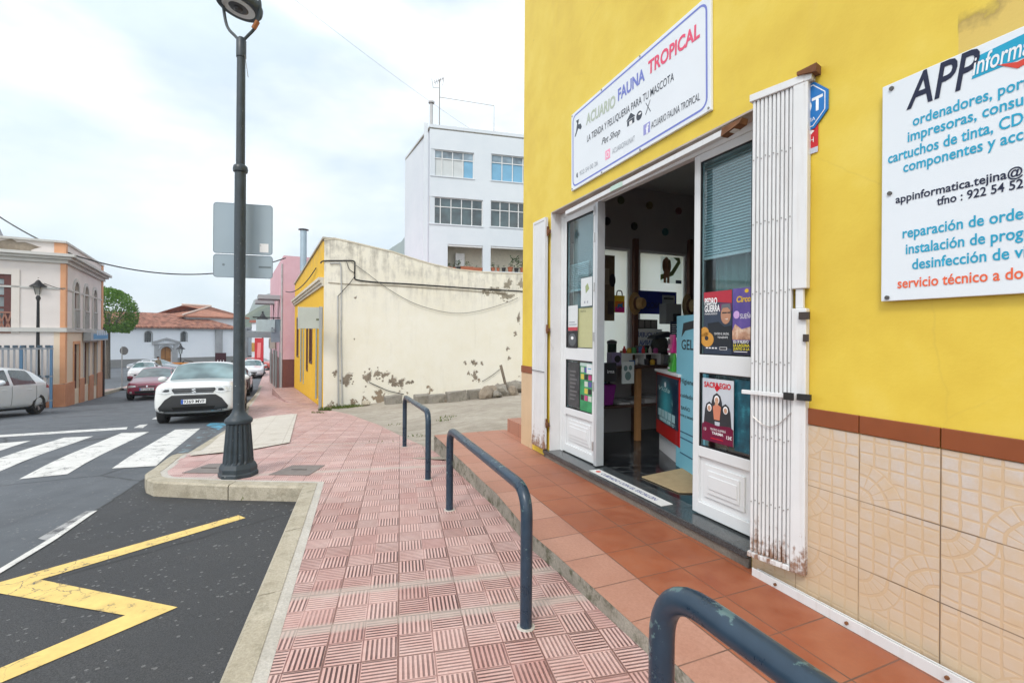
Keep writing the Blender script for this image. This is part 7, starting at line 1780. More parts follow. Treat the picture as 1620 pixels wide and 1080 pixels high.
# silver hatchback cut by the left edge
SR = gp(60, 655, R0); hs = Vector((.25, -.97, 0)).normalized()
sv, sb, pt = car('silver_hatchback', 'silver hatchback seen from the side at the left edge of the street', 'hatch', gp(57, 655, R0) + hs * 3.42 + Vector((-.74, -.19, 0)), hs, paintm('silver_car_paint', (.66, .70, .73), .05), 1.03)
for s in (-1, 1): pt('tail_light', [(3.62, .82), (3.86, .80), (3.86, .98), (3.68, .98)], M_tl, sb, ax='y', sgn=s, off=.006)
for s in (-1, 1): pt('headlight', [(p[0] * s, p[1]) for p in ((.40, .60), (.70, .56), (.76, .66), (.58, .69), (.42, .66))][::s], M_hl, sb, off=.008)
pt('grille', [(-.34, .58), (.34, .58), (.36, .63), (-.36, .63)], M_plas, sb, off=.008); pt('air_intake', [(-.42, .32), (.42, .32), (.46, .44), (-.46, .44)], M_plas, sb, off=.008)
# cars further off
far_cars = [('white_coupe', 'white car just behind the magenta hatchback', 'sedan', gp(221, 603, R0), (.55, -1), (.62, .60, .60), 0), ('grey_saloon', 'grey car crossing in front of the church', 'sedan', at(290, 585, 44), (1, .12), (.30, .33, .36), .3),
            ('white_hatchback', 'white car far down the street near the red car', 'hatch', at(398, 575, 37), (.5, -1), (.66, .67, .68), 0), ('red_saloon', 'red car crossing at the far end of the right pavement', 'sedan', at(440, 580, 50), (1, -.1), (.42, .05, .03), 0)]
for nm, lab, kind, f, h, c, mt_ in far_cars:
    f = Vector((f.x, f.y, 0)); r_, sb, pt = car(nm, lab, kind, f, h, paintm(nm + '_paint', c, mt_), 1., detail=False)
    for s in (-1, 1): pt('headlight', [(p[0] * s, p[1]) for p in ((.42, .60), (.70, .58), (.74, .66), (.48, .68))][::s], M_hl, sb, off=.008)
    pt('grille', [(-.36, .42), (.36, .42), (.36, .52), (-.36, .52)], M_plas, sb, off=.008)
def kerb_at(y, d):   # a point d metres into the road from the kerb line at depth y
    for a, b in zip(K[9:], K[10:]):
        if a.y <= y <= b.y:
            t = (y - a.y) / (b.y - a.y); p = a.lerp(b, t); u = Vector((b.x - a.x, b.y - a.y, 0)).normalized(); return Vector((p.x - u.y * d, p.y + u.x * d, 0)), -u
    return Vector((0, y, 0)), Vector((0, -1, 0))
for nm, lab, kind, y, c, d in (('dark_grey_saloon', 'dark grey car parked directly behind the white SUV', 'sedan', 17.0, (.05, .055, .06), 1.12), ('black_saloon', 'black car parked behind the dark grey one along the kerb', 'sedan', 23.2, (.012, .013, .015), 1.12)):
    p, u = kerb_at(y, d); r_, sb, pt = car(nm, lab, kind, p, u, paintm(nm + '_paint', c, .2), 1.)
    for s in (-1, 1): pt('headlight', [(q[0] * s, q[1]) for q in ((.42, .60), (.70, .58), (.74, .66), (.48, .68))][::s], M_hl, sb, off=.008)
    pt('grille', [(-.36, .42), (.36, .42), (.36, .52), (-.36, .52)], M_plas, sb, off=.008)

# ------------------------------------------------------------------ inside the shop
def onend(px, py, s=.175):     # point of the plane s = const (parallel to the end wall): k, z
    rx, rz = ray(px, py); Y = (s + WC.x * WD.x + WC.y * WD.y) / (rx * WD.x + WD.y); p = Vector((rx * Y, Y, 0)) - WC
    return p.dot(WI), CZ + rz * Y
EW = WA + PI / 2           # frame of things on planes facing +s: local x into the building, -y towards the viewer side
def eboard(name, label, cat, px0, py0, px1, py1, m, s=.176, th=.003, group=None):
    """flat thing on a plane facing the doorway side, given by its photo rectangle"""
    k0, za = onend(px0, py0, s); k1, zb = onend(px1, py1, s); za2 = onend(px0, py1, s)[1]; 
    w, h = k1 - k0, abs(za - za2)
    mb = MB(); mb.prism([(0, 0), (w, 0), (w, h), (0, h)], 0, th, 'y'); o = mb.build(name, m, None)
    o.location = w2(s, k0, min(za, za2)); o.rotation_euler = (0, 0, EW); tag(o, label, cat, group); return o, w, h
M_ink = flat('soft_black', (.03, .03, .035)); M_cyanp = flat('poster_cyan', (.05, .38, .50))
o, w, h = eboard('notice_board', 'tall brown cork board leaning beside the frosted window', 'board', 955, 403, 972, 507, mat('cork', (.16, .115, .065), .8, 0, .3, 14), .19, .02)
rect(o, .02, h * .55, w * .5, h * .8, flat('cork_note', (.30, .25, .17))); rect(o, w * .4, h * .1, w * .9, h * .3, flat('cork_note_dark', (.08, .06, .05))); oval(o, w * .8, h * .62, .05, .09, M_ink)
o, w, h = eboard('bright_bag', 'yellow, orange and pink printed bag hanging on the frosted window', 'bag', 973, 467, 988, 494, flat('bag_yellow', (.80, .55, .02)), .19, .03)
rect(o, 0, 0, w, h * .33, flat('bag_pink', (.75, .03, .30))); rect(o, 0, h * .33, w, h * .66, flat('bag_orange', (.80, .22, .03)))
area(o, [(w * .2, h * .2), (w * .5, h * .35), (w * .8, h * .25), (w * .8, h * .6), (w * .6, h * .5), (w * .3, h * .5)], flat('bag_blue', (.05, .20, .45)), -.0016)
mb = MB(); mb.tube(catm([(w * .2, .01, h), (w * .3, .01, h + .06), (w * .7, .01, h + .06), (w * .8, .01, h)], 4), .008, 6); mb.build('handle', M_ink, o)
o, w, h = eboard('blue_panel', 'dark blue panel with mirrored letters stuck on the frosted window', 'sign', 1009, 459, 1070, 496, flat('royal_blue', (.012, .025, .22)), .178)
text('BANCO', w * .75, h * .25, h * .26, o, flat('navy_letters', (.008, .01, .06)), width=w * .55, mirror=True, offset=.02)
rect(o, w * .62, h * .25, w * .95, h * .85, flat('grey_paper', (.30, .33, .36)), -.002); rect(o, w * .66, h * .66, w * .92, h * .74, M_ink, -.003)
o, w, h = eboard('dog_picture', 'cut-out picture of a long-eared dog with green leaves stuck on the frosted window', 'picture', 1045, 405, 1078, 447, M_fr, .178, .001)
oval(o, w * .28, h * .78, .055, .075, flat('dog_tan', (.42, .24, .13))); area(o, [(w * .14, h * .25), (w * .42, h * .2), (w * .40, h * .72), (w * .18, h * .72)], flat('dog_tan', (.42, .24, .13))); oval(o, w * .16, h * .66, .03, .09, flat('dog_ear', (.24, .12, .06))); oval(o, w * .42, h * .66, .03, .09, flat('dog_ear', (.24, .12, .06)))
for s_ in (.2, .36): rect(o, w * s_ - .02, 0, w * s_ + .025, h * .3, flat('dog_tan', (.42, .24, .13)), -.0012)
area(o, [(w * .0, h * .1), (w * .6, h * .3), (w * .95, h * .8), (w * .9, h), (w * .6, h * .98), (w * .8, h * .85), (w * .5, h * .45), (0, h * .3)], flat('leaf_green', (.22, .30, .10)), -.0006)
rect(o, w * .72, 0, w, h * .13, flat('label_slate', (.03, .06, .10)), -.0016)
o, w, h = eboard('window_lettering_panel', 'white panel with blue mirrored grooming letters low on the frosted window', 'sign', 1003, 520, 1047, 548, flat('panel_white', (.72, .75, .75)), .178)
text('PELUQUERÍA', w * .97, h * .55, h * .27, o, flat('letter_blue', (.03, .08, .30)), width=w * .95, mirror=True, offset=.02); text('CANINA', w * .80, h * .08, h * .30, o, flat('letter_blue', (.03, .08, .30)), width=w * .62, mirror=True, offset=.02)
o, w, h = eboard('photo_strip', 'dark strip of grey photographs above the mirrored lettering on the window', 'picture', 1010, 505, 1040, 520, flat('photo_dark', (.06, .06, .06)), .178)
for i in range(3): rect(o, w * (.04 + .32 * i), h * .12, w * (.30 + .32 * i), h * .9, flat('photo_grey', (.22, .21, .20)))
M_straw, M_band = mat('straw', (.44, .27, .10), .8, 0, .2, 30, bump=.3), flat('hat_band', (.10, .035, .015))
for lab, px, py, r in (('straw hat with a brown band hanging on the left timber post', 1006, 480, .155), ('pale straw hat hanging on the right timber post', 1089, 484, .17)):
    k, z = onend(px, py, .26); root = thing('straw_hat', lab, 'hat', w2(.26, k, z), EW, 'straw hats on the timber posts')
    T_ = Matrix.Rotation(PI / 2, 4, 'X') @ Matrix.Rotation(.35, 4, 'Y')
    mb = MB(); mb.M = T_; mb.lathe([(r, -.01), (r * .6, .01), (r * .55, .03), (r * .5, .10), (r * .4, .125), (.02, .12)], 24); mb.build('crown_and_brim', M_straw if px < 1050 else mat('pale_straw', (.55, .40, .2), .8, 0, .2, 30), root, smooth=True)
    mb = MB(); mb.M = T_; mb.lathe([(r * .60, .018), (r * .555, .055), ], 24, cap=False); mb.build('band', M_band, root); 
# counter along the end wall with clutter
tb = thing('work_counter', 'dark work counter with a tan wooden leg under the frosted window', 'counter', w2(.18, .45, .187), WA)
M_wood = mat('tan_wood', (.27, .14, .055), .5, 0, .2, 7); M_dkwood = mat('dark_counter_top', (.05, .028, .022), .4, 0, .2, 6)
TZ = .915
mb = MB(); mb.box(0, .58, 0, 2.2, TZ, TZ + .035); mb.build('top', M_dkwood, tb, bevel=.005)
kl, zl = onend(1008, 640, .70); kl -= .45
for y in (kl, 2.12):
    mb = MB(); mb.box(.50, .56, y - .035, y + .035, 0, TZ - .001); mb.build('leg', M_wood, tb, bevel=.004)
mb = MB(); mb.box(.0, .50, .0, 2.1, .42, .45); mb.build('shelf', M_dkwood, tb)
mb = MB()
for i in range(7): mb.box(.05 + .02 * (i % 3), .45, .62 + i * .2, .78 + i * .2, .452, .47 + .015 * (i % 4))
mb.build_each('magazine', flat('magazine_paper', (.34, .35, .36)), tb)
TT = .187 + TZ + .036
def cnt(px, s):  # k on the counter plane
    return onend(px, 560, s)[0]
def item(name, label, cat, s, px0, px1, h, d, m, z=None, bev=.006, grp=None):
    k0, k1 = cnt(px0, s), cnt(px1, s); mb = MB(); mb.box(-d / 2, d / 2, 0, k1 - k0, 0, h); o = mb.build(name, m, None, bevel=bev); o.location = w2(s, k0, TT if z is None else z); o.rotation_euler = (0, 0, WA); tag(o, label, cat, grp); return o
o = item('small_box', 'small lilac box with a dark ring emblem on the counter', 'box', .58, 964, 979, .16, .12, flat('lilac_box', (.24, .20, .34)))
mb = MB(); mb.lathe([(.045, 0), (.045, .003)], 18); mb.v = [(.0615 + z, .08 + x, .08 + y) for x, y, z in mb.v]; mb.build('emblem', M_ink, o)
k = cnt(970, .45); root = thing('dark_canister', 'dark green canister with a lid behind the lilac box', 'canister', w2(.42, k, TT)); mb = MB(); mb.lathe([(.06, 0), (.06, .26), (.065, .27)], 16); mb.build('body', flat('bottle_green', (.012, .03, .022)), root, smooth=True); mb = MB(); mb.lathe([(.066, .272), (.066, .30), (.02, .32)], 16); mb.build('lid', M_ink, root, smooth=True)
rk = thing('white_rack', 'white open desk rack crowded with small things on the counter', 'rack', w2(.50, cnt(990, .5), TT), WA)
WK = cnt(1036, .5) - cnt(990, .5)
mb = MB(); mb.box(-.12, .12, 0, WK, .13, .145); mb.box(-.12, .12, 0, .015, 0, .13); mb.box(-.12, .12, WK - .015, WK, 0, .13); mb.box(-.12, .12, WK * .45, WK * .45 + .015, 0, .13); mb.build('shelves', flat('rack_white', (.62, .63, .63)), rk)
q = random.Random(4)
cl = [(.45, .03, .03), (.05, .12, .30), (.55, .35, .04), (.06, .25, .08), (.5, .48, .45), (.08, .05, .05), (.35, .05, .20), (.02, .02, .03)]
names_ = ['red', 'blue', 'amber', 'green', 'cream', 'brown', 'magenta', 'black']
for i in range(16):
    c = cl[i % 8]; u = (i + .5) / 16; s = .50 + q.uniform(-.06, .08); k = cnt(988, .5) + (WK + .02) * u; onr = i % 3 != 1
    mb = MB(); kind = i % 4; z = TT + (.146 if onr else 0)
    if kind == 0: mb.lathe([(.022, 0), (.025, .05), (.012, .07), (.012, .09)], 10)
    elif kind == 1: mb.box(-.03, .03, -.03, .03, 0, q.uniform(.05, .1))
    elif kind == 2: mb.ball((0, 0, .035), .035, 10, 8); mb.lathe([(.03, 0), (.03, .012)], 10)
    else: mb.lathe([(.03, 0), (.03, .06), (.032, .062), (.032, .075)], 10)
    o = mb.build(['little_bottle', 'little_box', 'small_ball', 'small_jar'][kind], flat('clutter_' + names_[i % 8], c), None); o.location = w2(s + (.1 if not onr else 0), k, z); o.rotation_euler = (0, 0, q.uniform(0, 3))
    tag(o, '%s %s %s, %s along the shop counter' % (names_[i % 8], ['bottle', 'box', 'ball', 'jar'][kind], 'on the white rack' if onr else 'in front of the white rack', ['first', 'second', 'third', 'fourth', 'fifth', 'sixth', 'seventh', 'eighth', 'ninth', 'tenth', 'eleventh', 'twelfth', 'thirteenth', 'fourteenth', 'fifteenth', 'sixteenth'][i]), ['bottle', 'box', 'ball', 'jar'][kind], 'small things on the counter')
item('dark_crate', 'dark crate of grooming tools at the far end of the counter', 'crate', .40, 1030, 1050, .20, .2, flat('crate_dark', (.025, .022, .022)))
item('brown_carton', 'brown carton standing behind the small jars on the counter', 'carton', .34, 985, 1000, .17, .14, mat('brown_carton_card', (.13, .075, .04), .8))
item('black_printer', 'black desk printer behind the white rack on the counter', 'printer', .33, 1012, 1040, .24, .22, flat('printer_black', (.018, .018, .02), .35))
item('grey_tin', 'grey tin box on the counter next to the plush animal', 'box', .58, 1052, 1062, .12, .1, flat('tin_grey', (.16, .17, .18), .3))
# dark cap display on a pot, boxes, packets
k, z = onend(1044, 533, .5)
dp = thing('dark_plush_display', 'dark plush animal with a wide cap standing on a pale pot', 'display', w2(.5, k, TT), EW)
mb = MB(); mb.lathe([(.05, 0), (.075, .12), (.08, .13)], 14); mb.build('pot', flat('pale_pot', (.42, .42, .38)), dp, smooth=True)
mb = MB(); mb.lathe([(.03, .125), (.10, .16), (.12, .26), (.09, .34), (.03, .37)], 14); mb.build('plush', mat('dark_plush', (.025, .028, .024), .95, 0, .4, 30), dp, smooth=True)
mb = MB(); mb.hexa([(-.16, -.10, .33), (.13, -.10, .36), (.13, .10, .36), (-.16, .10, .33)], [(-.12, -.08, .38), (.10, -.08, .44), (.10, .08, .44), (-.12, .08, .38)]); mb.build('cap', flat('dark_cap_cloth', (.015, .02, .03)), dp, bevel=.02)
o, w, h = eboard('shelf_carton', 'grey and black carton standing behind the plush animal', 'carton', 1054, 480, 1078, 512, flat('carton_grey', (.25, .27, .28)), .42, .14); rect(o, w * .45, h * .05, w * .95, h * .5, M_ink)
o, w, h = eboard('price_list', 'dark blue printed price list standing on the red cabinet', 'sign', 1061, 508, 1075, 534, flat('list_navy', (.02, .035, .07)), 1.0, .01)
for i in range(6): rect(o, w * .12, h * (.12 + .13 * i), w * (.6 + .3 * (i % 2)), h * (.16 + .13 * i), M_wprint)
# red cabinet with the turquoise poster
c0_, c1_ = w2(1.13, 1.23), w2(1.89, .89); ca = math.atan2(c1_.y - c0_.y, c1_.x - c0_.x); cw = (c1_ - c0_).length
cz_ = at(1034, 583, c0_.y).z
cab = thing('red_cabinet', 'red display cabinet with white top and base and a turquoise poster on its front', 'cabinet', (c0_.x, c0_.y, .187), ca)
ch_ = cz_ - .187
mb = MB(); mb.box(0, cw, 0, .5, .20, ch_ - .03); mb.build('body', flat('cabinet_red', (.42, .012, .012), .35), cab, bevel=.008)
mb = MB(); mb.box(-.015, cw + .015, -.02, .52, ch_ - .029, ch_); mb.build('top', flat('cabinet_white', (.62, .64, .66)), cab, bevel=.004)
mb = MB(); mb.box(.03, cw - .03, .03, .48, 0, .199); mb.build('base', flat('cabinet_white', (.62, .64, .66)), cab)
def tq():
    t = NT('turquoise_poster'); v, o = t.xyz(); n = t.noise(v, 9., 7, .65)
    dx, dz = t.mt('SUBTRACT', o[0], cw * .45), t.mt('SUBTRACT', o[2], ch_ * .62); r = t.mt('SQRT', t.mt('ADD', t.mt('MULTIPLY', dx, dx), t.mt('MULTIPLY', dz, dz)))
    c = t.mix(t.rng(t.mt('ADD', r, t.mt('MULTIPLY', n, .12)), .10, .36, 1, 0), (.008, .03, .06), (.06, .42, .50)); c = t.mix(t.rng(n, .6, .72), c, (.35, .65, .68)); return t.fin(c, .3)
mb = MB(); mb.box(.04, cw - .03, -.006, -.001, .36, ch_ - .06); po = mb.build('poster', tq(), cab)
oval(po, cw * .45, ch_ * .84, .03, .03, M_wprint, -.008)
for a_, b_, c_ in ((.12, .78, .5), (.2, .42, .62)): text('Vida' if a_ < .15 else 'acuario', cw * a_ + .02, ch_ * b_ - .02, .05, po, flat('poster_pale', (.5, .72, .74)), width=cw * c_, y=-.008, shear=.3)
mb = MB()
for i in range(5): x = cw * (.14 + .15 * i); mb.box(x, x + cw * .11, -.009, -.0065, .42, .50)
for i in range(3): x = cw * (.2 + .17 * i); mb.box(x, x + cw * .13, -.009, -.0065, .375, .41)
mb.build_each('little_picture', flat('little_pictures', (.38, .58, .62)), po)
for nm, lab, u, h, w, c, c2, dz in (('pet_food_packet', 'pink and black packet on top of the green one on the red cabinet', .64, .20, .15, (.55, .03, .22), (.05, .02, .04), .20), ('pet_food_packet', 'green packet standing on the red cabinet', .66, .20, .14, (.06, .38, .05), (.02, .08, .02), 0)):
    p = c0_.lerp(c1_, u); root = thing(nm, lab, 'packet', (p.x + .05, p.y + .08, cz_ + .001 + dz), ca, 'pet food packets on the red cabinet')
    mb = MB(); mb.hexa([(-w / 2, -.04, 0), (w / 2, -.04, 0), (w / 2, .04, 0), (-w / 2, .04, 0)], [(-w / 2, -.01, h), (w / 2, -.01, h), (w / 2, .01, h), (-w / 2, .01, h)]); mb.build('bag', flat('packet_%g' % u, c, .3), root, bevel=.012)
    area(root, [(-w * .3, h * .45), (w * .32, h * .5), (w * .25, h * .75), (-w * .2, h * .8)], flat('packet_dark_%g' % u, c2), -.042); rect(root, -w * .3, h * .15, w * .2, h * .25, M_wprint, -.045)
# light blue standee in the doorway
sa_ = w2(1.80, .93); sb_ = w2(2.03, .97); p0 = at(1074, 737, sa_.y)
st_ = thing('standee', 'tall light blue cardboard stand with dark lettering just inside the doorway', 'display stand', (sa_.x, sa_.y, .188), ca + .1)
sh = at(1075, 500, sa_.y).z - .188
mb = MB(); mb.box(0, .62, 0, .03, 0, sh); mb.box(.05, .5, .031, .22, 0, .02); sp_ = mb.build('panel', mat('standee_blue', (.20, .50, .62), .45, 0, .05, 2), st_)
for b_, z, h, w_, x in (('GEL', .78, .10, .26, .12), ('Higiene', .56, .05, .3, .10), ('cuidado', .47, .04, .28, .10), ('BAÑO', .39, .035, .2, .12), ('corte y secado', .345, .03, .32, .08)): text(b_, x, sh * z, h, sp_, M_ink, width=w_, y=-.002, offset=.01)
area(sp_, [(.12, sh * .86), (.20, sh * .90), (.5, sh * .92), (.5, sh * .97), (.16, sh * .95)], M_ink, -.002)
for z in (.2, .24, .10): rect(sp_, .1, sh * z, .42, sh * z + .012, flat('standee_line', (.05, .12, .2)), -.002)
# things left low
o, w, h = eboard('tree_print', 'white print with grey tree shapes hanging from the counter edge', 'picture', 984, 572, 1003, 607, flat('print_paper', (.50, .56, .56)), .765, .003)
for x, z, r in ((.3, .7, .16), (.7, .72, .14), (.5, .35, .25)): oval(o, w * x, h * z, w * r, h * r * .8, flat('print_grey', (.12, .2, .2)))
bk_ = w2(.52, .86, .642)
bs = thing('shopping_basket', 'purple plastic basket on the shelf under the counter', 'basket', bk_, WA)
mb = MB(); mb.hexa([(-.13, -.10, 0), (.13, -.10, 0), (.13, .10, 0), (-.13, .10, 0)], [(-.16, -.13, .26), (.16, -.13, .26), (.16, .13, .26), (-.16, .13, .26)]); mb.build('tub', flat('basket_purple', (.20, .015, .20)), bs, bevel=.015)
mb = MB(); mb.tube(catm([(0, -.12, .25), (0, -.10, .36), (0, .10, .36), (0, .12, .25)], 5), .012, 7); mb.build('handle', M_ink, bs)
o = rock('fluffy teal soft toy lying in the purple basket', bk_ + Vector((0, 0, .33)), .10, 17, mat('teal_fluff', (.08, .20, .24), .95, 0, .3, 30), (1, 1, .9), None); o.name = 'soft_toy'; o['category'] = 'toy'
o, w, h = eboard('black_bag', 'black carrier bag with pale letters hanging under the counter', 'bag', 953, 574, 975, 604, M_ink, .78, .05); text('ima', w * .35, h * .45, h * .2, o, M_wprint, width=w * .5)
# mat and step strip
q4 = [w2(2.02, .33, .188), w2(2.50, .34, .188), w2(2.78, .96, .188), w2(1.93, .93, .188)]
mb = MB(); mb.hexa(q4, [p + Vector((0, 0, .012)) for p in q4]); tag(mb.build('doormat', mat('beige_cardboard', (.36, .27, .15), .85, 0, .15, 12, bump=.3), None, bevel=.004), 'beige doormat on the dark floor inside the doorway', 'doormat')
mb = MB(); mb.hexa([(1.66, -.015, .1925), (2.70, -.015, .1925), (2.70, .10, .1925), (1.66, .10, .1925)], [(1.66, -.015, .195), (2.70, -.015, .195), (2.70, .10, .195), (1.66, .10, .195)]); ss = mb.build('step_sticker', flat('sticker_white', (.66, .66, .64)), None); ss.location = WC; ss.rotation_euler = (0, 0, WA); tag(ss, 'long white warning strip with blue words stuck on the dark door sill', 'sticker')
me = text_mesh('CUIDADO CON EL ESCALÓN', offset=.01); x0 = min(v.co.x for v in me.vertices); x1 = max(v.co.x for v in me.vertices)
for v in me.vertices: v.co = (1.80 + (v.co.x - x0) * .78 / (x1 - x0), .02 + v.co.y * .06, .1962)
me.materials.append(flat('sticker_blue', (.03, .05, .25))); o = bpy.data.objects.new('lettering', me); col.objects.link(o); o.parent = ss
mb = MB(); mb.lathe([(.025, .1955), (.025, .1963)], 14, (1.73, .045, 0)); mb.build('warning_mark', flat('red_print', (.6, .06, .04)), ss)
# ------------------------------------------------------------------ posters and papers on the door glass
def pboard(name, label, cat, x0, y0, x1, y1, m, k=.144, group='posters and papers on the door glass'):
    a, b = wp(x0, y1, k), wp(x1, y0, k); z1 = wp(x0, y0, k)[1]
    return board(name, label, cat, a[0], a[1], b[0] - a[0], z1 - a[1], k, m, .001, group=group), b[0] - a[0], z1 - a[1]
def pmat(name, stops, scale=4., seed=0., rough=.3):
    t = NT(name); v, o = t.xyz(); n = t.noise(t.vec(t.mt('ADD', o[0], seed), o[1], o[2]), scale, 6, .6); return t.fin(t.ramp(n, stops), rough)
SK1, SK2 = flat('print_skin', (.42, .22, .14)), flat('print_skin_light', (.52, .30, .20))
o, w, h = pboard('concert_poster', 'concert poster with a guitarist in glasses, behind the upper right door glass', 'poster', 1113, 463, 1158, 560, pmat('night_blue_print', [(.3, (.012, .02, .035)), (.7, (.04, .06, .10))]))
area(o, [(0, h * .86), (w, h * .80), (w, h), (0, h)], flat('poster_red', (.40, .03, .05))); area(o, [(w * .55, h * .68), (w, h * .68), (w, h * .80), (w * .6, h * .81)], flat('poster_plum', (.14, .03, .10)))
area(o, [(w * .15, h * .50), (w * .55, h * .52), (w * .75, h * .44), (w, h * .46), (w, h * .1), (w * .25, h * .15)], flat('poster_jacket', (.018, .022, .028)), -.0012)
oval(o, w * .80, h * .62, w * .17, h * .14, SK1, -.0016); area(o, [(w * .62, h * .66), (w * .66, h * .79), (w * .95, h * .79), (w * .98, h * .68), (w * .86, h * .735), (w * .70, h * .73)], flat('grey_hair', (.12, .13, .15)), -.002)
rect(o, w * .68, h * .645, w * .84, h * .665, M_ink, -.0024); rect(o, w * .86, h * .645, w * .96, h * .665, M_ink, -.0024); area(o, [(w * .76, h * .56), (w * .88, h * .57), (w * .86, h * .545)], flat('smile', (.6, .55, .5)), -.0024)
oval(o, w * .14, h * .24, w * .24, h * .12, flat('guitar_wood', (.55, .27, .05)), -.0018); oval(o, w * .04, h * .36, w * .16, h * .08, flat('guitar_wood', (.55, .27, .05)), -.0018); oval(o, w * .12, h * .26, w * .07, h * .035, M_ink, -.0024)
text('PEDRO', w * .04, h * .80, h * .105, o, M_wprint, width=w * .46, y=-.0026, offset=.03); text('GUERRA', w * .04, h * .685, h * .105, o, M_wprint, width=w * .56, y=-.0026, offset=.03)
text('PARAÍSO', w * .05, h * .635, h * .03, o, M_wprint, width=w * .45, y=-.0026); text('TEATRO EL SAUZAL', w * .4, h * .315, h * .035, o, M_wprint, width=w * .52, y=-.0026); text('TENERIFE', w * .52, h * .26, h * .03, o, M_wprint, width=w * .36, y=-.0026)
for i in range(4): rect(o, w * (.1 + .11 * i), h * .095, w * (.17 + .11 * i), h * .115, M_wprint, -.0026)
border_ = rect(o, w * .6, h * .08, w * .85, h * .125, M_wprint, -.0022); rect(o, w * .615, h * .086, w * .835, h * .119, M_ink, -.003)
o, w, h = pboard('show_poster', 'purple show poster with golden title next to the concert poster on the right door glass', 'poster', 1158.5, 457, 1189.5, 560, pmat('violet_print', [(.3, (.05, .035, .20)), (.55, (.11, .07, .30)), (.75, (.25, .16, .42))], 5.))
M_gold = flat('gold_print', (.70, .46, .03)); M_peach = pmat('crowd_print', [(.3, (.16, .07, .05)), (.5, (.50, .28, .18)), (.66, (.70, .55, .42))], 16.)
area(o, [(0, h * .36), (w * .15, h * .46), (w * .5, h * .38), (w, h * .42), (w, h * .22), (0, h * .22)], M_peach); oval(o, w * .22, h * .6, w * .16, h * .06, flat('lilac_glow', (.55, .35, .65)), -.0014)
text('Circo', w * .22, h * .79, h * .09, o, M_gold, width=w * .75, y=-.002, shear=.15, offset=.03); text('SUEÑOS', w * .42, h * .54, h * .075, o, M_wprint, width=w * .75, y=-.002); oval(o, w * .75, h * .95, w * .1, h * .03, M_gold, -.002)
rect(o, 0, 0, w, h * .20, flat('poster_indigo', (.02, .02, .05)), -.0012); text('02-19 NUEVO', w * .06, h * .17, h * .045, o, M_wprint, width=w * .8, y=-.002, offset=.02); text('LA LAGUNA', w * .06, h * .115, h * .045, o, flat('yellow_print', (.75, .65, .02)), width=w * .85, y=-.002, offset=.02); text('JUNTO A LA', w * .06, h * .065, h * .04, o, flat('yellow_print', (.75, .65, .02)), width=w * .85, y=-.002, offset=.02); rect(o, w * .1, h * .035, w * .8, h * .045, M_wprint, -.002)
o, w, h = pboard('theatre_poster', 'pale theatre poster with three nuns under a red title on the lower right door glass', 'poster', 1111, 597, 1161, 694, pmat('pale_print', [(.3, (.42, .46, .52)), (.7, (.58, .61, .65))], 3.), k=.125)
M_mar = flat('maroon_print', (.14, .006, .035)); M_tred = flat('title_red', (.50, .01, .025))
text('SACRILEGIO', w * .06, h * .86, h * .085, o, M_tred, width=w * .86, offset=.035, y=-.002); area(o, [(w * .40, h * .86), (w * .5, h * .93), (w * .58, h * .86), (w * .48, h * .80)], M_tred, -.0012)
def nun(cx, cz, s, y):
    area(o, [(cx - .17 * s, cz - .42 * s), (cx + .17 * s, cz - .42 * s), (cx + .13 * s, cz - .02 * s), (cx + .09 * s, cz + .10 * s), (cx, cz + .16 * s), (cx - .09 * s, cz + .10 * s), (cx - .13 * s, cz - .02 * s)], M_ink, y)
    oval(o, cx, cz + .02 * s, .065 * s, .085 * s, M_wprint, y - .0004); oval(o, cx, cz + .01 * s, .046 * s, .062 * s, SK2, y - .0008); oval(o, cx - .018 * s, cz + .02 * s, .007 * s, .006 * s, M_ink, y - .0012); oval(o, cx + .018 * s, cz + .02 * s, .007 * s, .006 * s, M_ink, y - .0012); rect(o, cx - .014 * s, cz - .025 * s, cx + .014 * s, cz - .019 * s, M_tred, y - .0012)
nun(w * .48, h * .66, h * .78, -.001); nun(w * .24, h * .52, h * .70, -.0018); nun(w * .76, h * .52, h * .70, -.0018)
area(o, [(w * .36, h * .56), (w * .44, h * .60), (w * .48, h * .65), (w * .53, h * .60), (w * .62, h * .57), (w * .58, h * .36), (w * .40, h * .36)], flat('bare_chest', (.55, .20, .12)), -.0032); oval(o, w * .48, h * .62, w * .05, h * .04, SK2, -.0036)
rect(o, 0, 0, w, h * .26, M_mar, -.0034); area(o, [(0, h * .255), (w, h * .255), (w * .9, h * .29), (w * .5, h * .27), (w * .1, h * .30)], M_mar, -.0034)
text('TEATRO GUIMERÁ', w * .28, h * .185, h * .035, o, M_wprint, width=w * .5, y=-.0042); text('TARIMA', w * .34, h * .125, h * .042, o, M_wprint, width=w * .36, y=-.0042, offset=.02); text('13', w * .07, h * .16, h * .045, o, M_wprint, y=-.0042); text("12€", w * .80, h * .10, h * .05, o, M_wprint, y=-.0042, offset=.02)
rect(o, w * .3, h * .05, w * .7, h * .065, flat('title_red', (.5, .01, .025)), -.0042)
o, w, h = pboard('aquarium_poster', 'dark blue poster with turquoise glints, right of the nun poster on the lower door glass', 'poster', 1161.5, 600, 1189, 712, pmat('deep_blue_print', [(.3, (.005, .025, .045)), (.55, (.012, .09, .13)), (.72, (.05, .30, .36)), (.8, (.3, .6, .62))], 9.))
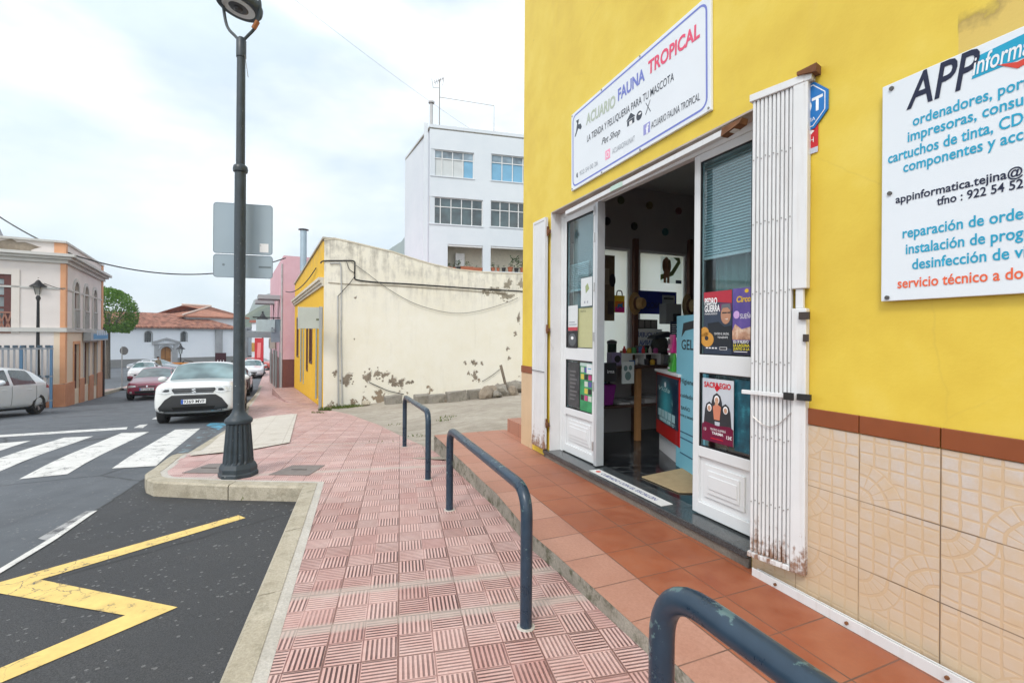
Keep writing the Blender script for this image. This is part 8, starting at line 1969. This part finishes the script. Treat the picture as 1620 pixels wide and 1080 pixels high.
# left leaf papers
o, w, h = pboard('picture_sheet', 'white sheet with a small green drawing, upper paper on the left door glass', 'paper', 919, 441, 937, 485, flat('sheet_white', (.62, .65, .66)), .125); area(o, [(w * .45, h * .45), (w * .75, h * .6), (w * .6, h * .8), (w * .4, h * .7)], flat('drawing_green', (.30, .36, .18))); rect(o, w * .3, h * .1, w * .4, h * .18, M_grey); rect(o, w * .55, h * .1, w * .65, h * .18, M_grey)
o, w, h = pboard('notice_sheet', 'narrow white notice with a red foot on the left door glass', 'paper', 899, 484, 914, 523, flat('sheet_white', (.62, .65, .66)), .125); rect(o, 0, 0, w, h * .14, flat('foot_red', (.45, .06, .08))); rect(o, w * .1, h * .22, w * .9, h * .26, M_grey); rect(o, w * .1, h * .32, w * .7, h * .36, M_grey)
o, w, h = pboard('yellow_sheet', 'large pale yellow sheet behind the left door glass', 'paper', 914, 488, 938, 550, flat('sheet_pale_yellow', (.46, .46, .25))); text('NOTA', w * .2, h * .9, h * .04, o, M_ink, width=w * .35)
o, w, h = pboard('emblem_sheet', 'black sheet with a round grey emblem at the foot of the left upper glass', 'paper', 898, 524, 913, 550, M_ink, .125); oval(o, w * .5, h * .5, w * .4, h * .38, flat('emblem_grey', (.10, .11, .12))); oval(o, w * .5, h * .6, w * .14, h * .1, M_wprint, -.0016)
o, w, h = pboard('dark_poster', 'dark grey poster with rows of small print in the lower left door glass', 'poster', 898, 572, 917, 640, pmat('charcoal_print', [(.3, (.015, .015, .018)), (.7, (.06, .06, .065))], 9.))
for i in range(8): rect(o, w * .2, h * (.15 + .09 * i), w * (.6 + .1 * (i % 3)), h * (.18 + .09 * i), flat('dim_print', (.16, .16, .165)))
o, w, h = pboard('green_poster', 'green and black programme poster beside the dark one in the lower left door glass', 'poster', 917.5, 573, 937.5, 648, pmat('programme_print', [(.35, (.02, .16, .06)), (.6, (.04, .32, .12))], 5.))
q = random.Random(9)
for i in range(5):
    for j in range(3):
        if q.random() < .85: rect(o, w * (.06 + .31 * j), h * (.22 + .145 * i), w * (.32 + .31 * j), h * (.33 + .145 * i), flat('prog_%d' % ((i * 3 + j) % 5), [(.03, .03, .03), (.45, .06, .20), (.5, .55, .5), (.10, .09, .3), (.55, .45, .08)][(i * 3 + j) % 5]))
rect(o, 0, h * .93, w, h, flat('prog_pale', (.42, .55, .50)), -.0014)
o, w, h = pboard('white_slip', 'small white slip pinned over the green poster', 'paper', 928, 576, 937, 591, flat('sheet_white', (.62, .65, .66)), .125); rect(o, w * .2, h * .5, w * .8, h * .6, M_cy)
# venetian blind behind the right glass, curtain below
(b0, bz0), (b1, bz1) = wp(1114, 425, .21), wp(1192, 245, .21)
vb = thing('venetian_blind', 'pale blue venetian blind half lowered behind the upper right door glass', 'blind', w2(b0 - .02, .205, 0), WA)
bw = 3.44 - b0 + .02; zl_ = wp(1116, 412, .21)[1]
M_sl = mat('blind_slats', (.50, .60, .63), .45, 0, .04, 2)
mb = MB(); z = zl_ + .03
while z < 2.80: mb.hexa([(0, -.007, z), (bw, -.007, z), (bw, .007, z + .019), (0, .007, z + .019)], [(0, -.007, z + .001), (bw, -.007, z + .001), (bw, .007, z + .020), (0, .007, z + .020)]); z += .021
mb.build('slats', M_sl, vb, fixn=False)
mb = MB(); mb.box(0, bw, -.012, .012, zl_, zl_ + .022); mb.build('bottom_bar', flat('blind_bar', (.6, .64, .65)), vb); mb = MB(); mb.box(0, bw, -.015, .02, 2.80, 2.84); mb.build('head_rail', flat('blind_bar', (.6, .64, .65)), vb)
mb = MB()
for x in (.12, bw - .12): mb.tube([(x, -.013, zl_), (x, -.013, 2.8)], .0015, 4)
mb.build_each('cord', flat('blind_bar', (.6, .64, .65)), vb)
mb = MB(); n = 26; vs = []
for i in range(n + 1): x = .08 + (.42) * i / n; vs += [(x, .06 + .018 * math.sin(i * 1.7), .9), (x, .06 + .018 * math.sin(i * 1.7), zl_ + .2)]
mb.add(vs, [(2 * i, 2 * i + 2, 2 * i + 3, 2 * i + 1) for i in range(n)]); cu = mb.build('curtain', mat('grey_green_curtain', (.16, .24, .23), .8, 0, .12, 3), None, smooth=True); cu.location = w2(b0 - .02, .205, 0); cu.rotation_euler = (0, 0, WA); tag(cu, 'grey green curtain hanging behind the right door glass', 'curtain')
(b0, bz0), (b1, bz1) = wp(899, 465, .21), wp(938, 420, .21)
vb2 = thing('venetian_blind', 'small pale blind behind the left door glass', 'blind', w2(b0 - .1, .205, 0), WA); z = wp(903, 460, .21)[1]
mb = MB(); mb.box(0, .55, -.012, .012, z - .02, z)
while z < 2.3: mb.hexa([(0, -.007, z), (.55, -.007, z), (.55, .007, z + .019), (0, .007, z + .019)], [(0, -.007, z + .001), (.55, -.007, z + .001), (.55, .007, z + .020), (0, .007, z + .020)]); z += .021
mb.build('slats', M_sl, vb2, fixn=False)
mb = MB(); mb.box(0, .55, .02, .03, .7, 2.8); cu = mb.build('white_backing_board', flat('backing', (.30, .34, .35)), None); cu.location = w2(.9, .215, 0); cu.rotation_euler = (0, 0, WA); tag(cu, 'pale grey board standing behind the left door glass', 'board')

# ------------------------------------------------------------------ the air between here and the hills
mb = MB(); mb.box(-1600, 1600, -70, 1700, -4, 420); hz_ = mb.build('haze', None, None)
hm = bpy.data.materials.new('pale_air'); hm.use_nodes = True; ht = hm.node_tree; ht.nodes.clear()
ho = ht.nodes.new('ShaderNodeOutputMaterial'); hv = ht.nodes.new('ShaderNodeVolumePrincipled'); hv.inputs['Color'].default_value = (.80, .88, .95, 1); hv.inputs['Density'].default_value = .00055; hv.inputs['Anisotropy'].default_value = .2
ht.links.new(hv.outputs[0], ho.inputs['Volume']); hz_.data.materials.clear(); hz_.data.materials.append(hm); hz_['kind'] = 'stuff'; hz_['label'] = 'pale haze in the air before the far hills'; hz_['category'] = 'haze'
